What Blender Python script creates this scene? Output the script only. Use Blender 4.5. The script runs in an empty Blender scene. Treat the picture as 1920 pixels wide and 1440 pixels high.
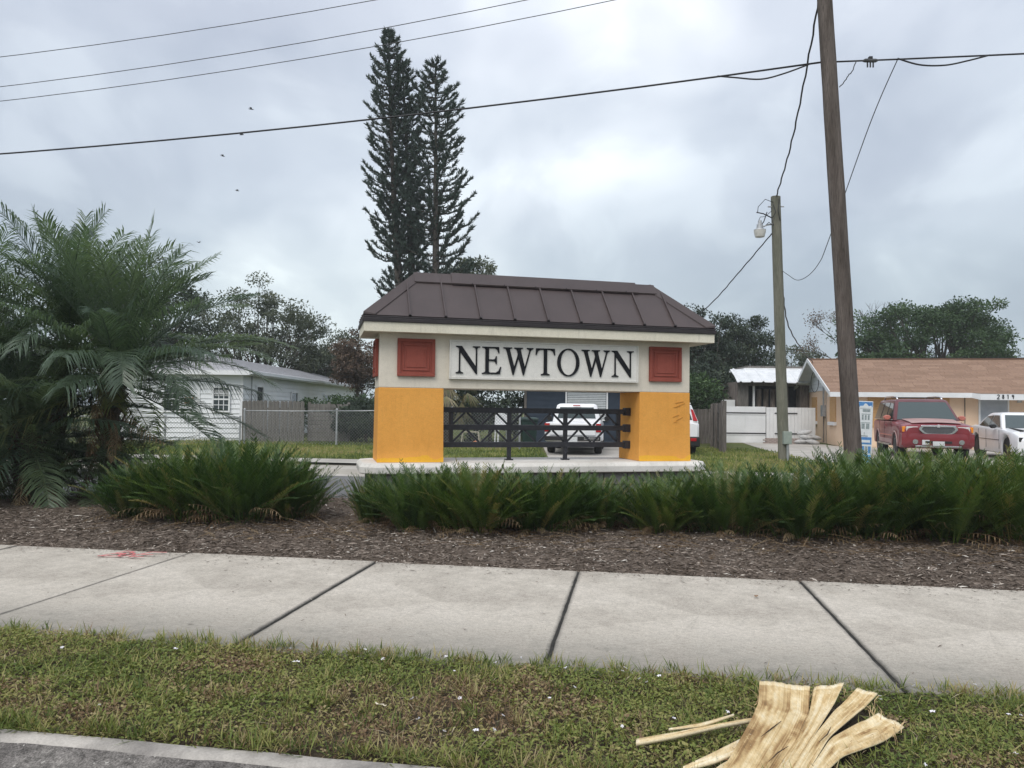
import bpy, bmesh, math, random
import numpy as np
from mathutils import Vector, Matrix

# ------------------------------------------------------------------ camera, sky, sun, exposure
scene = bpy.context.scene
COL = scene.collection
rad = math.radians
random.seed(7)
RNG = np.random.default_rng(11)

cam_data = bpy.data.cameras.new('camera')
cam_data.sensor_fit = 'HORIZONTAL'; cam_data.sensor_width = 36.0; cam_data.lens = 27.0
cam_data.clip_start = 0.05; cam_data.clip_end = 3000
cam = bpy.data.objects.new('camera', cam_data); COL.objects.link(cam)
_p, _r = math.atan(45/1440), 0.012
_F = Vector((0, math.cos(_p), math.sin(_p))); _U0 = Vector((0, -math.sin(_p), math.cos(_p))); _R0 = Vector((1, 0, 0))
_R = _R0*math.cos(_r) + _U0*math.sin(_r); _U = _U0*math.cos(_r) - _R0*math.sin(_r)
M = Matrix((_R, _U, -_F)).transposed().to_4x4(); M.translation = Vector((0, 0, 1.55))
cam.matrix_world = M
scene.camera = cam

SUN_EL, SUN_AZ = rad(52), rad(205)      # azimuth clockwise from +Y: behind the camera, to its left
world = bpy.data.worlds.new('World'); scene.world = world; world.use_nodes = True
def build_sky():
    nt = world.node_tree; nt.nodes.clear()
    N = lambda t, **k: _setn(nt.nodes.new(t), k)
    L = nt.links.new
    out = N('ShaderNodeOutputWorld'); bg = N('ShaderNodeBackground'); bg.inputs['Strength'].default_value = 0.1
    sky = N('ShaderNodeTexSky', sky_type='NISHITA', sun_disc=False, sun_elevation=SUN_EL, sun_rotation=SUN_AZ, air_density=1.0, dust_density=2.0, ozone_density=1.0)
    geo = N('ShaderNodeTexCoord')
    sep = N('ShaderNodeSeparateXYZ'); L(geo.outputs['Generated'], sep.inputs[0])
    # project the view direction on a flat cloud deck
    zz = N('ShaderNodeMath', operation='ADD'); L(sep.outputs['Z'], zz.inputs[0]); zz.inputs[1].default_value = 0.5
    zm = N('ShaderNodeMath', operation='MAXIMUM'); L(zz.outputs[0], zm.inputs[0]); zm.inputs[1].default_value = 0.05
    dx = N('ShaderNodeMath', operation='DIVIDE'); L(sep.outputs['X'], dx.inputs[0]); L(zm.outputs[0], dx.inputs[1])
    dy = N('ShaderNodeMath', operation='DIVIDE'); L(sep.outputs['Y'], dy.inputs[0]); L(zm.outputs[0], dy.inputs[1])
    cmb = N('ShaderNodeCombineXYZ'); L(dx.outputs[0], cmb.inputs[0]); L(dy.outputs[0], cmb.inputs[1])
    def noise(scale, detail, rough, off, dist=0.0):
        mp = N('ShaderNodeMapping'); L(cmb.outputs[0], mp.inputs[0]); mp.inputs['Location'].default_value = off
        mp.inputs['Scale'].default_value = (scale, scale*0.8, 1)
        n = N('ShaderNodeTexNoise'); L(mp.outputs[0], n.inputs['Vector']); n.inputs['Scale'].default_value = 1
        n.inputs['Detail'].default_value = detail; n.inputs['Roughness'].default_value = rough; n.inputs['Distortion'].default_value = dist
        return n.outputs['Fac']
    def ramp(fac, stops):
        r = N('ShaderNodeValToRGB'); L(fac, r.inputs[0]); e = r.color_ramp.elements
        r.color_ramp.interpolation = 'EASE'
        e[0].position, e[0].color = stops[0][0], (*stops[0][1], 1); e[1].position, e[1].color = stops[-1][0], (*stops[-1][1], 1)
        for p, c in stops[1:-1]:
            q = e.new(p); q.color = (*c, 1)
        return r.outputs[0]
    def mix(t, fac, a, b):
        m = N('ShaderNodeMix', data_type='RGBA', blend_type=t)
        if isinstance(fac, float): m.inputs[0].default_value = fac
        else: L(fac, m.inputs[0])
        L(a, m.inputs[6])
        if isinstance(b, tuple): m.inputs[7].default_value = (*b, 1)
        else: L(b, m.inputs[7])
        return m.outputs[2]
    # base tint by elevation: blue-grey low deck to a pale lavender one overhead
    base = ramp(sep.outputs['Z'], [(0.0, (3.7, 4.35, 4.75)), (0.12, (4.0, 4.62, 5.1)), (0.3, (4.7, 5.22, 5.9)), (0.5, (5.2, 5.6, 6.35)), (1.0, (5.4, 5.75, 6.4))])
    big = noise(1.5, 4, 0.5, (SKY_OFF[0], SKY_OFF[1], 0), 0.25)
    fine = noise(4.0, 6, 0.52, (SKY_OFF[2], SKY_OFF[3], 0), 0.4)
    b1 = ramp(big, [(0.34, (0.79, 0.80, 0.83)), (0.5, (1.0, 1.0, 1.0)), (0.63, (1.34, 1.30, 1.24))])
    b2 = ramp(fine, [(0.36, (0.91, 0.92, 0.935)), (0.5, (1.0, 1.0, 1.0)), (0.64, (1.16, 1.15, 1.12))])
    c = mix('MULTIPLY', 1.0, base, b1); c = mix('MULTIPLY', 1.0, c, b2)
    # the clear sky glows faintly through the thinner cloud
    c = mix('MIX', 0.06, c, sky.outputs[0])
    L(c, bg.inputs['Color']); L(bg.outputs[0], out.inputs['Surface'])
def _setn(n, k):
    for a, b in k.items(): setattr(n, a, b)
    return n
SKY_OFF = (7.62, 4.61, 3.32, 18.28)
build_sky()

sun_d = bpy.data.lights.new('sun', 'SUN'); sun_d.energy = 1.5; sun_d.angle = rad(45); sun_d.color = (1.0, 0.96, 0.9)
sun = bpy.data.objects.new('sun', sun_d); COL.objects.link(sun)
_sd = Vector((math.sin(SUN_AZ)*math.cos(SUN_EL), math.cos(SUN_AZ)*math.cos(SUN_EL), math.sin(SUN_EL)))
sun.rotation_euler = (-_sd).to_track_quat('-Z', 'Y').to_euler(); sun.location = _sd*60

vs = scene.view_settings
vs.view_transform = 'Standard'; vs.look = 'None'; vs.gamma = 1.0; vs.use_curve_mapping = False; vs.exposure = 0.6

# ------------------------------------------------------------------ helpers
def S(r, g, b):
    f = lambda c: (c/255/12.92) if c/255 <= 0.04045 else ((c/255+0.055)/1.055)**2.4
    return (f(r), f(g), f(b))

class NT:
    """small wrapper to write node materials"""
    def __init__(s, name):
        s.m = bpy.data.materials.new(name); s.m.use_nodes = True
        s.t = s.m.node_tree; s.t.nodes.clear()
        s.out = s.n('ShaderNodeOutputMaterial'); s.b = s.n('ShaderNodeBsdfPrincipled')
        s.l(s.b.outputs[0], s.out.inputs[0]); s._co = None
    def n(s, t, **k): return _setn(s.t.nodes.new(t), k)
    def l(s, a, b): s.t.links.new(a, b)
    @property
    def co(s):
        if s._co is None: s._co = s.n('ShaderNodeTexCoord')
        return s._co.outputs['Object']
    def noise(s, scale, detail=4, rough=0.55, stretch=None, off=(0, 0, 0)):
        n = s.n('ShaderNodeTexNoise'); n.inputs['Scale'].default_value = scale; n.inputs['Detail'].default_value = detail; n.inputs['Roughness'].default_value = rough
        mp = s.n('ShaderNodeMapping'); s.l(s.co, mp.inputs[0]); mp.inputs['Location'].default_value = off
        if stretch: mp.inputs['Scale'].default_value = stretch
        s.l(mp.outputs[0], n.inputs['Vector']); return n.outputs['Fac']
    def ramp(s, fac, stops):
        r = s.n('ShaderNodeValToRGB'); s.l(fac, r.inputs[0]); e = r.color_ramp.elements
        cc = lambda c: (c, c, c, 1) if isinstance(c, (int, float)) else (*c, 1)
        e[0].position, e[0].color = stops[0][0], cc(stops[0][1]); e[1].position, e[1].color = stops[-1][0], cc(stops[-1][1])
        for p, c in stops[1:-1]:
            q = e.new(p); q.color = cc(c)
        return r.outputs[0]
    def mix(s, fac, a, b, t='MIX'):
        m = s.n('ShaderNodeMix', data_type='RGBA', blend_type=t)
        for i, v in ((0, fac), (6, a), (7, b)):
            if isinstance(v, (int, float)): m.inputs[i].default_value = v
            elif isinstance(v, tuple): m.inputs[i].default_value = (*v, 1)
            else: s.l(v, m.inputs[i])
        return m.outputs[2]
    def math(s, op, a, b=None):
        m = s.n('ShaderNodeMath', operation=op)
        for i, v in ((0, a), (1, b)):
            if v is None: continue
            if isinstance(v, (int, float)): m.inputs[i].default_value = v
            else: s.l(v, m.inputs[i])
        return m.outputs[0]
    def xyz(s):
        q = s.n('ShaderNodeSeparateXYZ'); s.l(s.co, q.inputs[0]); return q.outputs
    def attr(s, name='tint'):
        a = s.n('ShaderNodeAttribute'); a.attribute_name = name; return a.outputs['Fac']
    def rnd(s): return s.n('ShaderNodeObjectInfo').outputs['Random']
    def set(s, color=None, rough=None, bump=None, bstr=0.3, bdist=0.01, metal=None, spec=None, **kw):
        b = s.b
        def put(k, v):
            if v is None: return
            if isinstance(v, (int, float)): b.inputs[k].default_value = v
            elif isinstance(v, tuple): b.inputs[k].default_value = (*v, 1)
            else: s.l(v, b.inputs[k])
        put('Base Color', color); put('Roughness', rough); put('Metallic', metal); put('Specular IOR Level', spec)
        for k, v in kw.items(): put(k.replace('_', ' '), v)
        if bump is not None:
            q = s.n('ShaderNodeBump'); q.inputs['Strength'].default_value = bstr; q.inputs['Distance'].default_value = bdist
            s.l(bump, q.inputs['Height']); s.l(q.outputs[0], b.inputs['Normal'])
        return s.m

MATS = {}
def mat(name, c1, c2=None, scale=6, rough=0.7, bstr=0.0, bscale=40, metal=0.0, spec=0.4, detail=5, stretch=None, lo=0.35, hi=0.65, coat=0.0):
    if name in MATS: return MATS[name]
    q = NT(name)
    col = c1 if c2 is None else q.ramp(q.noise(scale, detail, 0.6, stretch), [(lo, c1), (hi, c2)])
    kw = {}
    if coat: kw = {'Coat_Weight': coat, 'Coat_Roughness': 0.08}
    bump = q.noise(bscale, 4, 0.6, stretch) if bstr else None
    MATS[name] = q.set(col, rough, bump, bstr, 0.01, metal, spec, **kw)
    return MATS[name]

def leaf_mat(name, stops, rough=0.5, trans=0.3, spec=0.3, gloss=None):
    q = NT(name)
    col = q.ramp(q.attr(), stops)
    q.set(col, rough, spec=spec)
    tr = q.n('ShaderNodeBsdfTranslucent'); q.l(q.mix(1.0, col, (1.15, 1.2, 0.7), 'MULTIPLY'), tr.inputs[0])
    ms = q.n('ShaderNodeMixShader'); ms.inputs[0].default_value = trans
    q.l(q.b.outputs[0], ms.inputs[1]); q.l(tr.outputs[0], ms.inputs[2]); q.l(ms.outputs[0], q.out.inputs[0])
    MATS[name] = q.m
    return q.m

def tag(o, label=None, cat=None, group=None, kind=None):
    if label: o['label'] = label
    if cat: o['category'] = cat
    if group: o['group'] = group
    if kind: o['kind'] = kind
    return o
def empty(name, loc=(0, 0, 0), rz=0.0):
    o = bpy.data.objects.new(name, None); COL.objects.link(o); o.location = loc; o.rotation_euler = (0, 0, rz); o.empty_display_size = 0.2
    return o
def link(name, me, m=None, parent=None, loc=None, rot=None):
    o = bpy.data.objects.new(name, me); COL.objects.link(o)
    if m is not None and not me.materials: me.materials.append(MATS[m] if isinstance(m, str) else m)
    if parent is not None: o.parent = parent
    if loc is not None: o.location = loc
    if rot is not None: o.rotation_euler = rot
    return o
def copy_tree(o, parent=None):
    c = o.copy(); COL.objects.link(c); c.parent = parent
    for ch in list(o.children): copy_tree(ch, c)
    return c

class MB:
    """collects simple solids and links them as one mesh object"""
    def __init__(s): s.v = []; s.f = []
    def add(s, vs, fs):
        k = len(s.v); s.v += [tuple(p) for p in vs]; s.f += [tuple(i+k for i in q) for q in fs]; return s
    def box(s, x0, x1, y0, y1, z0, z1):
        return s.add([(x0,y0,z0),(x1,y0,z0),(x1,y1,z0),(x0,y1,z0),(x0,y0,z1),(x1,y0,z1),(x1,y1,z1),(x0,y1,z1)],
                     [(0,3,2,1),(4,5,6,7),(0,1,5,4),(1,2,6,5),(2,3,7,6),(3,0,4,7)])
    def bar(s, a, b, w, h=None, up=(0, 0, 1)):
        """rectangular bar from a to b"""
        h = h or w; a = Vector(a); b = Vector(b); d = (b-a).normalized(); up = Vector(up)
        x = d.cross(up)
        if x.length < 1e-4: x = d.cross(Vector((1, 0, 0)))
        x.normalize(); y = x.cross(d).normalized(); x *= w/2; y *= h/2
        return s.add([a-x-y, a+x-y, a+x+y, a-x+y, b-x-y, b+x-y, b+x+y, b-x+y],
                     [(0,3,2,1),(4,5,6,7),(0,1,5,4),(1,2,6,5),(2,3,7,6),(3,0,4,7)])
    def tube(s, pts, rs, n=8, cap=True):
        pts = [Vector(p) for p in pts]
        if isinstance(rs, (int, float)): rs = [rs]*len(pts)
        k0 = len(s.v); prev = None
        for i, p in enumerate(pts):
            d = (pts[min(i+1, len(pts)-1)] - pts[max(i-1, 0)]).normalized()
            if prev is None:
                ref = Vector((0, 0, 1)) if abs(d.z) < 0.9 else Vector((1, 0, 0)); x = d.cross(ref).normalized()
            else:
                x = (prev - d*prev.dot(d)).normalized()
            prev = x; y = d.cross(x)
            for j in range(n):
                a = 2*math.pi*j/n; s.v.append(tuple(p + (x*math.cos(a) + y*math.sin(a))*rs[i]))
        for i in range(len(pts)-1):
            for j in range(n):
                a, b = k0+i*n+j, k0+i*n+(j+1) % n; s.f.append((a, b, b+n, a+n))
        if cap:
            s.f.append(tuple(k0+j for j in reversed(range(n)))); s.f.append(tuple(k0+(len(pts)-1)*n+j for j in range(n)))
        return s
    def loft(s, rings, close=True, cap=True):
        n = len(rings[0]); k0 = len(s.v)
        for r in rings: s.v += [tuple(p) for p in r]
        for i in range(len(rings)-1):
            for j in range(n if close else n-1):
                a, b = k0+i*n+j, k0+i*n+(j+1) % n; s.f.append((a, b, b+n, a+n))
        if cap:
            s.f.append(tuple(k0+j for j in reversed(range(n)))); s.f.append(tuple(k0+(len(rings)-1)*n+j for j in range(n)))
        return s
    def prism(s, poly, z0, z1, xf=None):
        """polygon in the xy plane extruded from z0 to z1; xf maps each point"""
        n = len(poly); vs = [(p[0], p[1], z0) for p in poly] + [(p[0], p[1], z1) for p in poly]
        if xf: vs = [xf(*p) for p in vs]
        return s.add(vs, [tuple(reversed(range(n))), tuple(range(n, 2*n))] + [(i, (i+1) % n, n+(i+1) % n, n+i) for i in range(n)])
    def mesh(s, name, smooth=False, bevel=0.0, seg=2):
        me = bpy.data.meshes.new(name); me.from_pydata(s.v, [], s.f)
        bm = bmesh.new(); bm.from_mesh(me); bmesh.ops.recalc_face_normals(bm, faces=bm.faces)
        if bevel:
            es = [e for e in bm.edges if len(e.link_faces) == 2 and e.calc_face_angle(0) > 0.35]
            bmesh.ops.bevel(bm, geom=es, offset=bevel, segments=seg, profile=0.6, affect='EDGES', clamp_overlap=True)
        bm.to_mesh(me); bm.free()
        if smooth:
            for p in me.polygons: p.use_smooth = True
        return me
    def build(s, name, m, parent=None, smooth=False, bevel=0.0, seg=2, loc=None, rot=None):
        me = s.mesh(name, smooth, bevel, seg)
        if smooth == 'auto': me.set_sharp_from_angle(angle=rad(35))
        return link(name, me, m, parent, loc, rot)

def np_mesh(name, V, F, tint=None, smooth=False):
    """V (n,3), F (m,k) arrays -> mesh, optional per-face tint attribute"""
    V = np.asarray(V, np.float32); F = np.asarray(F, np.int32)
    me = bpy.data.meshes.new(name); k = F.shape[1]
    me.vertices.add(len(V)); me.vertices.foreach_set('co', V.ravel())
    me.loops.add(F.size); me.loops.foreach_set('vertex_index', F.ravel())
    me.polygons.add(len(F)); me.polygons.foreach_set('loop_start', np.arange(0, F.size, k, dtype=np.int32)); me.polygons.foreach_set('loop_total', np.full(len(F), k, np.int32))
    if smooth: me.polygons.foreach_set('use_smooth', np.ones(len(F), bool))
    if tint is not None:
        a = me.attributes.new('tint', 'FLOAT', 'FACE'); a.data.foreach_set('value', np.asarray(tint, np.float32))
    me.update(calc_edges=True)
    return me

def unit(a): return a/np.maximum(np.linalg.norm(a, axis=-1, keepdims=True), 1e-9)
def leaves(P, D, Nn, Ln, Wd, fold=0.15):
    """diamond leaves: base P, direction D, normal N, length, width -> V, F"""
    n = len(P); D = unit(D); X = unit(np.cross(D, Nn)); Z = np.cross(X, D)
    Ln = np.broadcast_to(Ln, (n,))[:, None]; Wd = np.broadcast_to(Wd, (n,))[:, None]
    mid = P + D*Ln*0.45
    V = np.stack([P, mid + X*Wd*0.5 + Z*Wd*fold, P + D*Ln - Z*Ln*0.08, mid - X*Wd*0.5 + Z*Wd*fold], 1).reshape(-1, 3)
    return V, np.arange(4*n).reshape(-1, 4)

def vnoise(x, y, sc, seed=0):
    """smooth value noise for point arrays, 0..1"""
    r = np.random.default_rng(seed).random((64, 64)); u = np.asarray(x)*sc + 500.3; v = np.asarray(y)*sc + 500.7
    i = np.floor(u).astype(int); j = np.floor(v).astype(int); a = u-i; b = v-j; a = a*a*(3-2*a); b = b*b*(3-2*b)
    g = lambda p, q: r[p % 64, q % 64]
    return (g(i, j)*(1-a)+g(i+1, j)*a)*(1-b) + (g(i, j+1)*(1-a)+g(i+1, j+1)*a)*b

# the pavement and the street run 9.15 degrees off the camera's cross axis; (u, n) are metres along and across it
TH = rad(9.15)
U2 = np.array([math.cos(TH), -math.sin(TH)]); N2 = np.array([math.sin(TH), math.cos(TH)])
def un(u, n): return (u*U2[0] + n*N2[0], u*U2[1] + n*N2[1])
LOT = 0.14

# ------------------------------------------------------------------ ground, streets, pavement, bed
def mats_ground():
    # broom-finished concrete with dirt creeping in from the lawn side and along the joints
    q = NT('pavement_concrete'); x, y, z = q.xyz()
    big = q.noise(1.1, 6, 0.6); mid = q.noise(7, 5, 0.65, (1, 1, 1)); grit = q.noise(95, 4, 0.8)
    c = q.ramp(big, [(0.3, (0.36, 0.325, 0.28)), (0.5, (0.49, 0.45, 0.39)), (0.7, (0.58, 0.535, 0.47))])
    spk = q.noise(34, 5, 0.75); c = q.mix(0.8, c, q.ramp(spk, [(0.32, 0.70), (0.5, 1.0), (0.68, 1.16)]), 'MULTIPLY')
    c = q.mix(0.55, c, q.ramp(mid, [(0.3, 0.72), (0.62, 1.08)]), 'MULTIPLY')
    c = q.mix(0.7, c, q.ramp(grit, [(0.32, 0.5), (0.5, 1.0), (0.7, 1.3)]), 'MULTIPLY')
    broom = q.noise(26, 3, 0.7, (0.35, 5.0, 1)); c = q.mix(0.35, c, q.ramp(broom, [(0.32, 0.5), (0.68, 1.3)]), 'MULTIPLY')
    # algae and dirt near the verge edge (low y) and a thin rim on the bed side
    e1 = q.math('SUBTRACT', 1.0, q.math('DIVIDE', q.math('ADD', y, 1.41), 0.95)); e1 = q.math('ADD', e1, q.math('MULTIPLY', q.math('SUBTRACT', mid, 0.5), 1.3)); e1 = q.math('ADD', e1, q.math('MULTIPLY', q.math('SUBTRACT', big, 0.5), 1.6))
    c = q.mix(q.ramp(e1, [(0.1, 0.0), (1.1, 0.8)]), c, (0.15, 0.145, 0.125))
    je = q.math('SUBTRACT', 1.0, q.math('DIVIDE', q.math('SUBTRACT', 1.002, q.math('ABSOLUTE', x)), 0.035)); je = q.math('ADD', je, q.math('MULTIPLY', q.math('SUBTRACT', mid, 0.5), 1.4))
    c = q.mix(q.ramp(je, [(0.1, 0.0), (0.95, 0.75)]), c, (0.09, 0.086, 0.078))
    MATS['pavement'] = q.set(c, 0.9, q.mix(0.5, grit, broom), 0.35, 0.006, spec=0.25)
    q = NT('kerb_concrete')
    big = q.noise(1.6, 6, 0.65); grit = q.noise(120, 4, 0.7); sp = q.noise(16, 5, 0.7)
    c = q.ramp(big, [(0.3, (0.11, 0.10, 0.095)), (0.55, (0.21, 0.195, 0.18)), (0.75, (0.34, 0.32, 0.295))])
    c = q.mix(0.9, c, q.ramp(sp, [(0.35, 0.45), (0.62, 1.2)]), 'MULTIPLY'); c = q.mix(0.9, c, q.ramp(grit, [(0.35, 0.4), (0.65, 1.6)]), 'MULTIPLY'); pb = q.noise(48, 2, 0.5); c = q.mix(q.ramp(pb, [(0.68, 0.0), (0.74, 0.7)]), c, (0.5, 0.48, 0.44))
    MATS['kerb'] = q.set(c, 0.92, grit, 0.6, 0.01, spec=0.2)
    q = NT('kerb_edge')
    big = q.noise(2.2, 6, 0.65); grit = q.noise(90, 4, 0.7)
    c = q.ramp(big, [(0.35, (0.22, 0.205, 0.19)), (0.6, (0.46, 0.43, 0.39))]); c = q.mix(0.6, c, q.ramp(grit, [(0.3, 0.7), (0.7, 1.2)]), 'MULTIPLY')
    MATS['kerb_edge'] = q.set(c, 0.9, grit, 0.4, 0.006, spec=0.2)
    q = NT('asphalt')
    a = q.noise(0.5, 5); g = q.noise(140, 3, 0.7)
    c = q.ramp(a, [(0.3, (0.12, 0.12, 0.122)), (0.7, (0.19, 0.19, 0.19))]); c = q.mix(0.7, c, q.ramp(g, [(0.3, 0.6), (0.7, 1.35)]), 'MULTIPLY')
    MATS['asphalt'] = q.set(c, 0.9, g, 0.4, 0.008, spec=0.25)
    q = NT('soil')
    a = q.noise(3, 6, 0.65); g = q.noise(60, 4, 0.7)
    c = q.ramp(a, [(0.3, (0.045, 0.035, 0.024)), (0.7, (0.10, 0.08, 0.056))]); c = q.mix(0.8, c, q.ramp(g, [(0.3, 0.5), (0.7, 1.4)]), 'MULTIPLY')
    MATS['soil'] = q.set(c, 0.95, g, 0.8, 0.02, spec=0.1)
    q = NT('mulch_ground')
    a = q.noise(2.0, 6, 0.65); g = q.noise(45, 5, 0.75); w = q.noise(22, 5, 0.7, (0.5, 3, 1))
    c = q.ramp(a, [(0.3, (0.10, 0.078, 0.061)), (0.7, (0.205, 0.166, 0.136))]); c = q.mix(0.9, c, q.ramp(g, [(0.3, 0.4), (0.7, 1.7)]), 'MULTIPLY'); c = q.mix(0.6, c, q.ramp(w, [(0.3, 0.6), (0.7, 1.5)]), 'MULTIPLY')
    MATS['mulch_ground'] = q.set(c, 0.95, g, 1.0, 0.03, spec=0.1)
    q = NT('lawn_ground')
    a = q.noise(0.55, 6, 0.65); g = q.noise(16, 6, 0.75); h = q.noise(0.13, 3)
    c = q.ramp(a, [(0.3, (0.07, 0.095, 0.03)), (0.5, (0.10, 0.12, 0.042)), (0.7, (0.16, 0.145, 0.075))])
    c = q.mix(0.8, c, q.ramp(g, [(0.3, 0.5), (0.7, 1.5)]), 'MULTIPLY')
    MATS['lawn_ground'] = q.set(c, 0.95, g, 0.7, 0.05, spec=0.1)
    q = NT('drive_concrete')
    a = q.noise(0.8, 6, 0.6); g = q.noise(50, 4, 0.7)
    c = q.ramp(a, [(0.3, (0.33, 0.31, 0.28)), (0.7, (0.50, 0.475, 0.435))]); c = q.mix(0.5, c, q.ramp(g, [(0.3, 0.75), (0.7, 1.15)]), 'MULTIPLY')
    MATS['drive'] = q.set(c, 0.9, g, 0.3, 0.006, spec=0.2)
mats_ground()

def strip(name, prof, u0, u1, m, du=4.0, kind='structure'):
    """profile [(n, z)] swept along the street direction"""
    us = np.arange(u0, u1+1e-6, du); V = []; k = len(prof)
    for u in us:
        for n, z in prof: V.append((*un(u, n), z))
    F = [(i*k+j, (i+1)*k+j, (i+1)*k+j+1, i*k+j+1) for i in range(len(us)-1) for j in range(k-1)]
    me = bpy.data.meshes.new(name); me.from_pydata(V, [], F); me.update()
    o = link(name, me, m); tag(o, kind=kind); return o

strip('ground', [(-260, -0.17), (18.46, -0.17), (18.52, LOT-0.03), (18.7, LOT-0.008), (30, LOT-0.008), (420, LOT-0.008)], -380, 380, 'lawn_ground', 95)
strip('road', [(-12, -0.125), (2.62, -0.125)], -60, 60, 'asphalt', 20)
# rolled kerb: a pale worn lip at the back, then the gutter apron falling to the road
kerb = strip('kerb', [(2.5, -0.130), (2.62, -0.118), (2.8, -0.10), (2.98, -0.072), (3.08, -0.04), (3.145, -0.018), (3.17, -0.010)], -40, 40, 'kerb', 0.5)
for p in kerb.data.polygons: p.use_smooth = True
def kerb_lip():
    us = np.arange(-20, 20.01, 0.06); V = []; pr = [(3.165, -0.012), (3.18, -0.002), (3.215, 0.004), (3.26, 0.002), (3.285, -0.01), (3.29, -0.12)]
    for u in us:
        w = 0.014*(vnoise(u, 0, 2.5, 3)-0.5) + 0.010*(vnoise(u, 3, 9, 4)-0.5)
        for i, (n, z) in enumerate(pr): V.append((*un(u, n + (w if i < 3 else w*0.4)), z + 0.006*(vnoise(u, i*7, 7, 5)-0.5)))
    k = len(pr)
    F = [(i*k+j, (i+1)*k+j, (i+1)*k+j+1, i*k+j+1) for i in range(len(us)-1) for j in range(k-1)]
    me = bpy.data.meshes.new('kerb_lip'); me.from_pydata(V, [], F); me.update()
    for p in me.polygons: p.use_smooth = True
    link('kerb_lip', me, 'kerb_edge', kerb)
kerb_lip()

def grid(name, u0, u1, n0, n1, du, zf, m, nf=None, kind='structure'):
    us = np.arange(u0, u1+1e-6, du); k = max(2, int(round((n1-n0)/du))+1); V = []
    for u in us:
        for j in range(k):
            n = n0 + (n1-n0)*j/(k-1); x, y = un(u, n); V.append((x, y, zf(x, y, u, n)))
    F = [(i*k+j, (i+1)*k+j, (i+1)*k+j+1, i*k+j+1) for i in range(len(us)-1) for j in range(k-1)]
    me = bpy.data.meshes.new(name); me.from_pydata(V, [], F); me.update()
    for p in me.polygons: p.use_smooth = True
    return tag(link(name, me, m), kind=kind)
def verge_z(x, y, u, n):
    e = min(1, (n-3.285)/0.12, (4.66-n)/0.1)
    return -0.045 + 0.035*e + 0.03*(vnoise(x, y, 1.3, 8)-0.5)*e + 0.02*(vnoise(x, y, 5, 9)-0.5)
grid('verge', -16, 16, 3.28, 4.68, 0.1, verge_z, 'soil')

# pavement slabs, 2.02 m apart with open dirty joints
mat('joint_dirt', (0.012, 0.012, 0.011), (0.035, 0.033, 0.028), 14, 0.95)
sw = empty('pavement', (0, 0, 0)); tag(sw, kind='structure')
def slabs():
    base = MB(); x0, x1 = -18.2, 18.2
    vs = [(*un(x0, 4.62), -0.008), (*un(x1, 4.62), -0.008), (*un(x1, 7.40), -0.008), (*un(x0, 7.40), -0.008)]
    base.add(vs, [(0, 1, 2, 3)]); base.build('joint_bed', 'joint_dirt', sw)
    variants = []
    for s in range(4):
        m = MB(); r = random.Random(s+40); w, d = 0.999, 1.40
        top = []; n = 26
        def edge(a, b):
            for i in range(n):
                t = i/n; j = 0.005*(r.random()-0.5) - 0.012*max(0, float(vnoise(t*9+s*5, a[0]*3+a[1]*7, 2.6, 23))-0.62)
                if abs(a[1]-b[1]) < 1e-6 and a[1] > 0: j += 0.02*(vnoise(t*7+s*9, s, 2.0, 21)-0.5)
                px, py = a[0]+(b[0]-a[0])*t, a[1]+(b[1]-a[1])*t
                nx, ny = (b[1]-a[1]), -(b[0]-a[0]); l = math.hypot(nx, ny); top.append((px+nx/l*j, py+ny/l*j))
        edge((-w, -d), (w, -d)); edge((w, -d), (w, d)); edge((w, d), (-w, d)); edge((-w, d), (-w, -d))
        N = len(top); c = 0.006
        rings = [[(x, y, -0.12) for x, y in top], [(x, y, -c) for x, y in top], [(x*(1-c/w), y*(1-c/d), 0.0) for x, y in top]]
        m.loft(rings); variants.append(m.mesh('slab')); variants[-1].materials.append(MATS['pavement'])
    for i in range(-8, 9):
        cu = 0.485 + 2.02*i; x, y = un(cu, 6.015)
        o = link('slab', variants[(i*7+3) % 4], None, sw, (x, y, 0.004*math.sin(i*2.3)), (0, 0, -TH))
slabs()

# red utility spray mark near the bed, read as a hurried "BoE"
def spray():
    q = NT('spray_red'); q.set(q.ramp(q.noise(40, 4, 0.7), [(0.35, (0.50, 0.10, 0.11)), (0.7, (0.58, 0.22, 0.21))]), 0.8)
    MATS['spray'] = q.m
    m = MB()
    def stroke(pts, w):
        for i in range(len(pts)-1):
            a = np.array(pts[i], float); b = np.array(pts[i+1], float); d = (b-a)/max(1e-6, np.linalg.norm(b-a)); e = np.array([-d[1], d[0]])*w/2
            a = a-d*w*0.3; b = b+d*w*0.3; z = 0.006 + 0.0006*(len(m.f) % 23)
            m.add([(*(a-e), z), (*(b-e), z), (*(b+e), z), (*(a+e), z)], [(0, 1, 2, 3)])
    w = 0.026
    stroke([(0, 0), (0.10, 0.30)], w); stroke([(0.10, 0.30), (0.20, 0.28), (0.20, 0.19), (0.08, 0.16)], w); stroke([(0.08, 0.16), (0.20, 0.13), (0.18, 0.02), (0, 0)], w)
    stroke([(0.24+0.06*math.cos(t), 0.10+0.10*math.sin(t)) for t in np.linspace(0, 6.3, 9)], w)
    stroke([(0.34, 0.0), (0.40, 0.26), (0.56, 0.28)], w); stroke([(0.36, 0.12), (0.50, 0.14)], w); stroke([(0.34, 0.0), (0.48, 0.01)], w)
    x, y = un(-5.33, 7.03)
    o = m.build('spray_mark', 'spray', None, loc=(x, y, 0.004), rot=(0, 0, -TH))
    tag(o, 'small red spray-painted lettering on pavement edge beside the mulch', 'paint mark')
spray()

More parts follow.
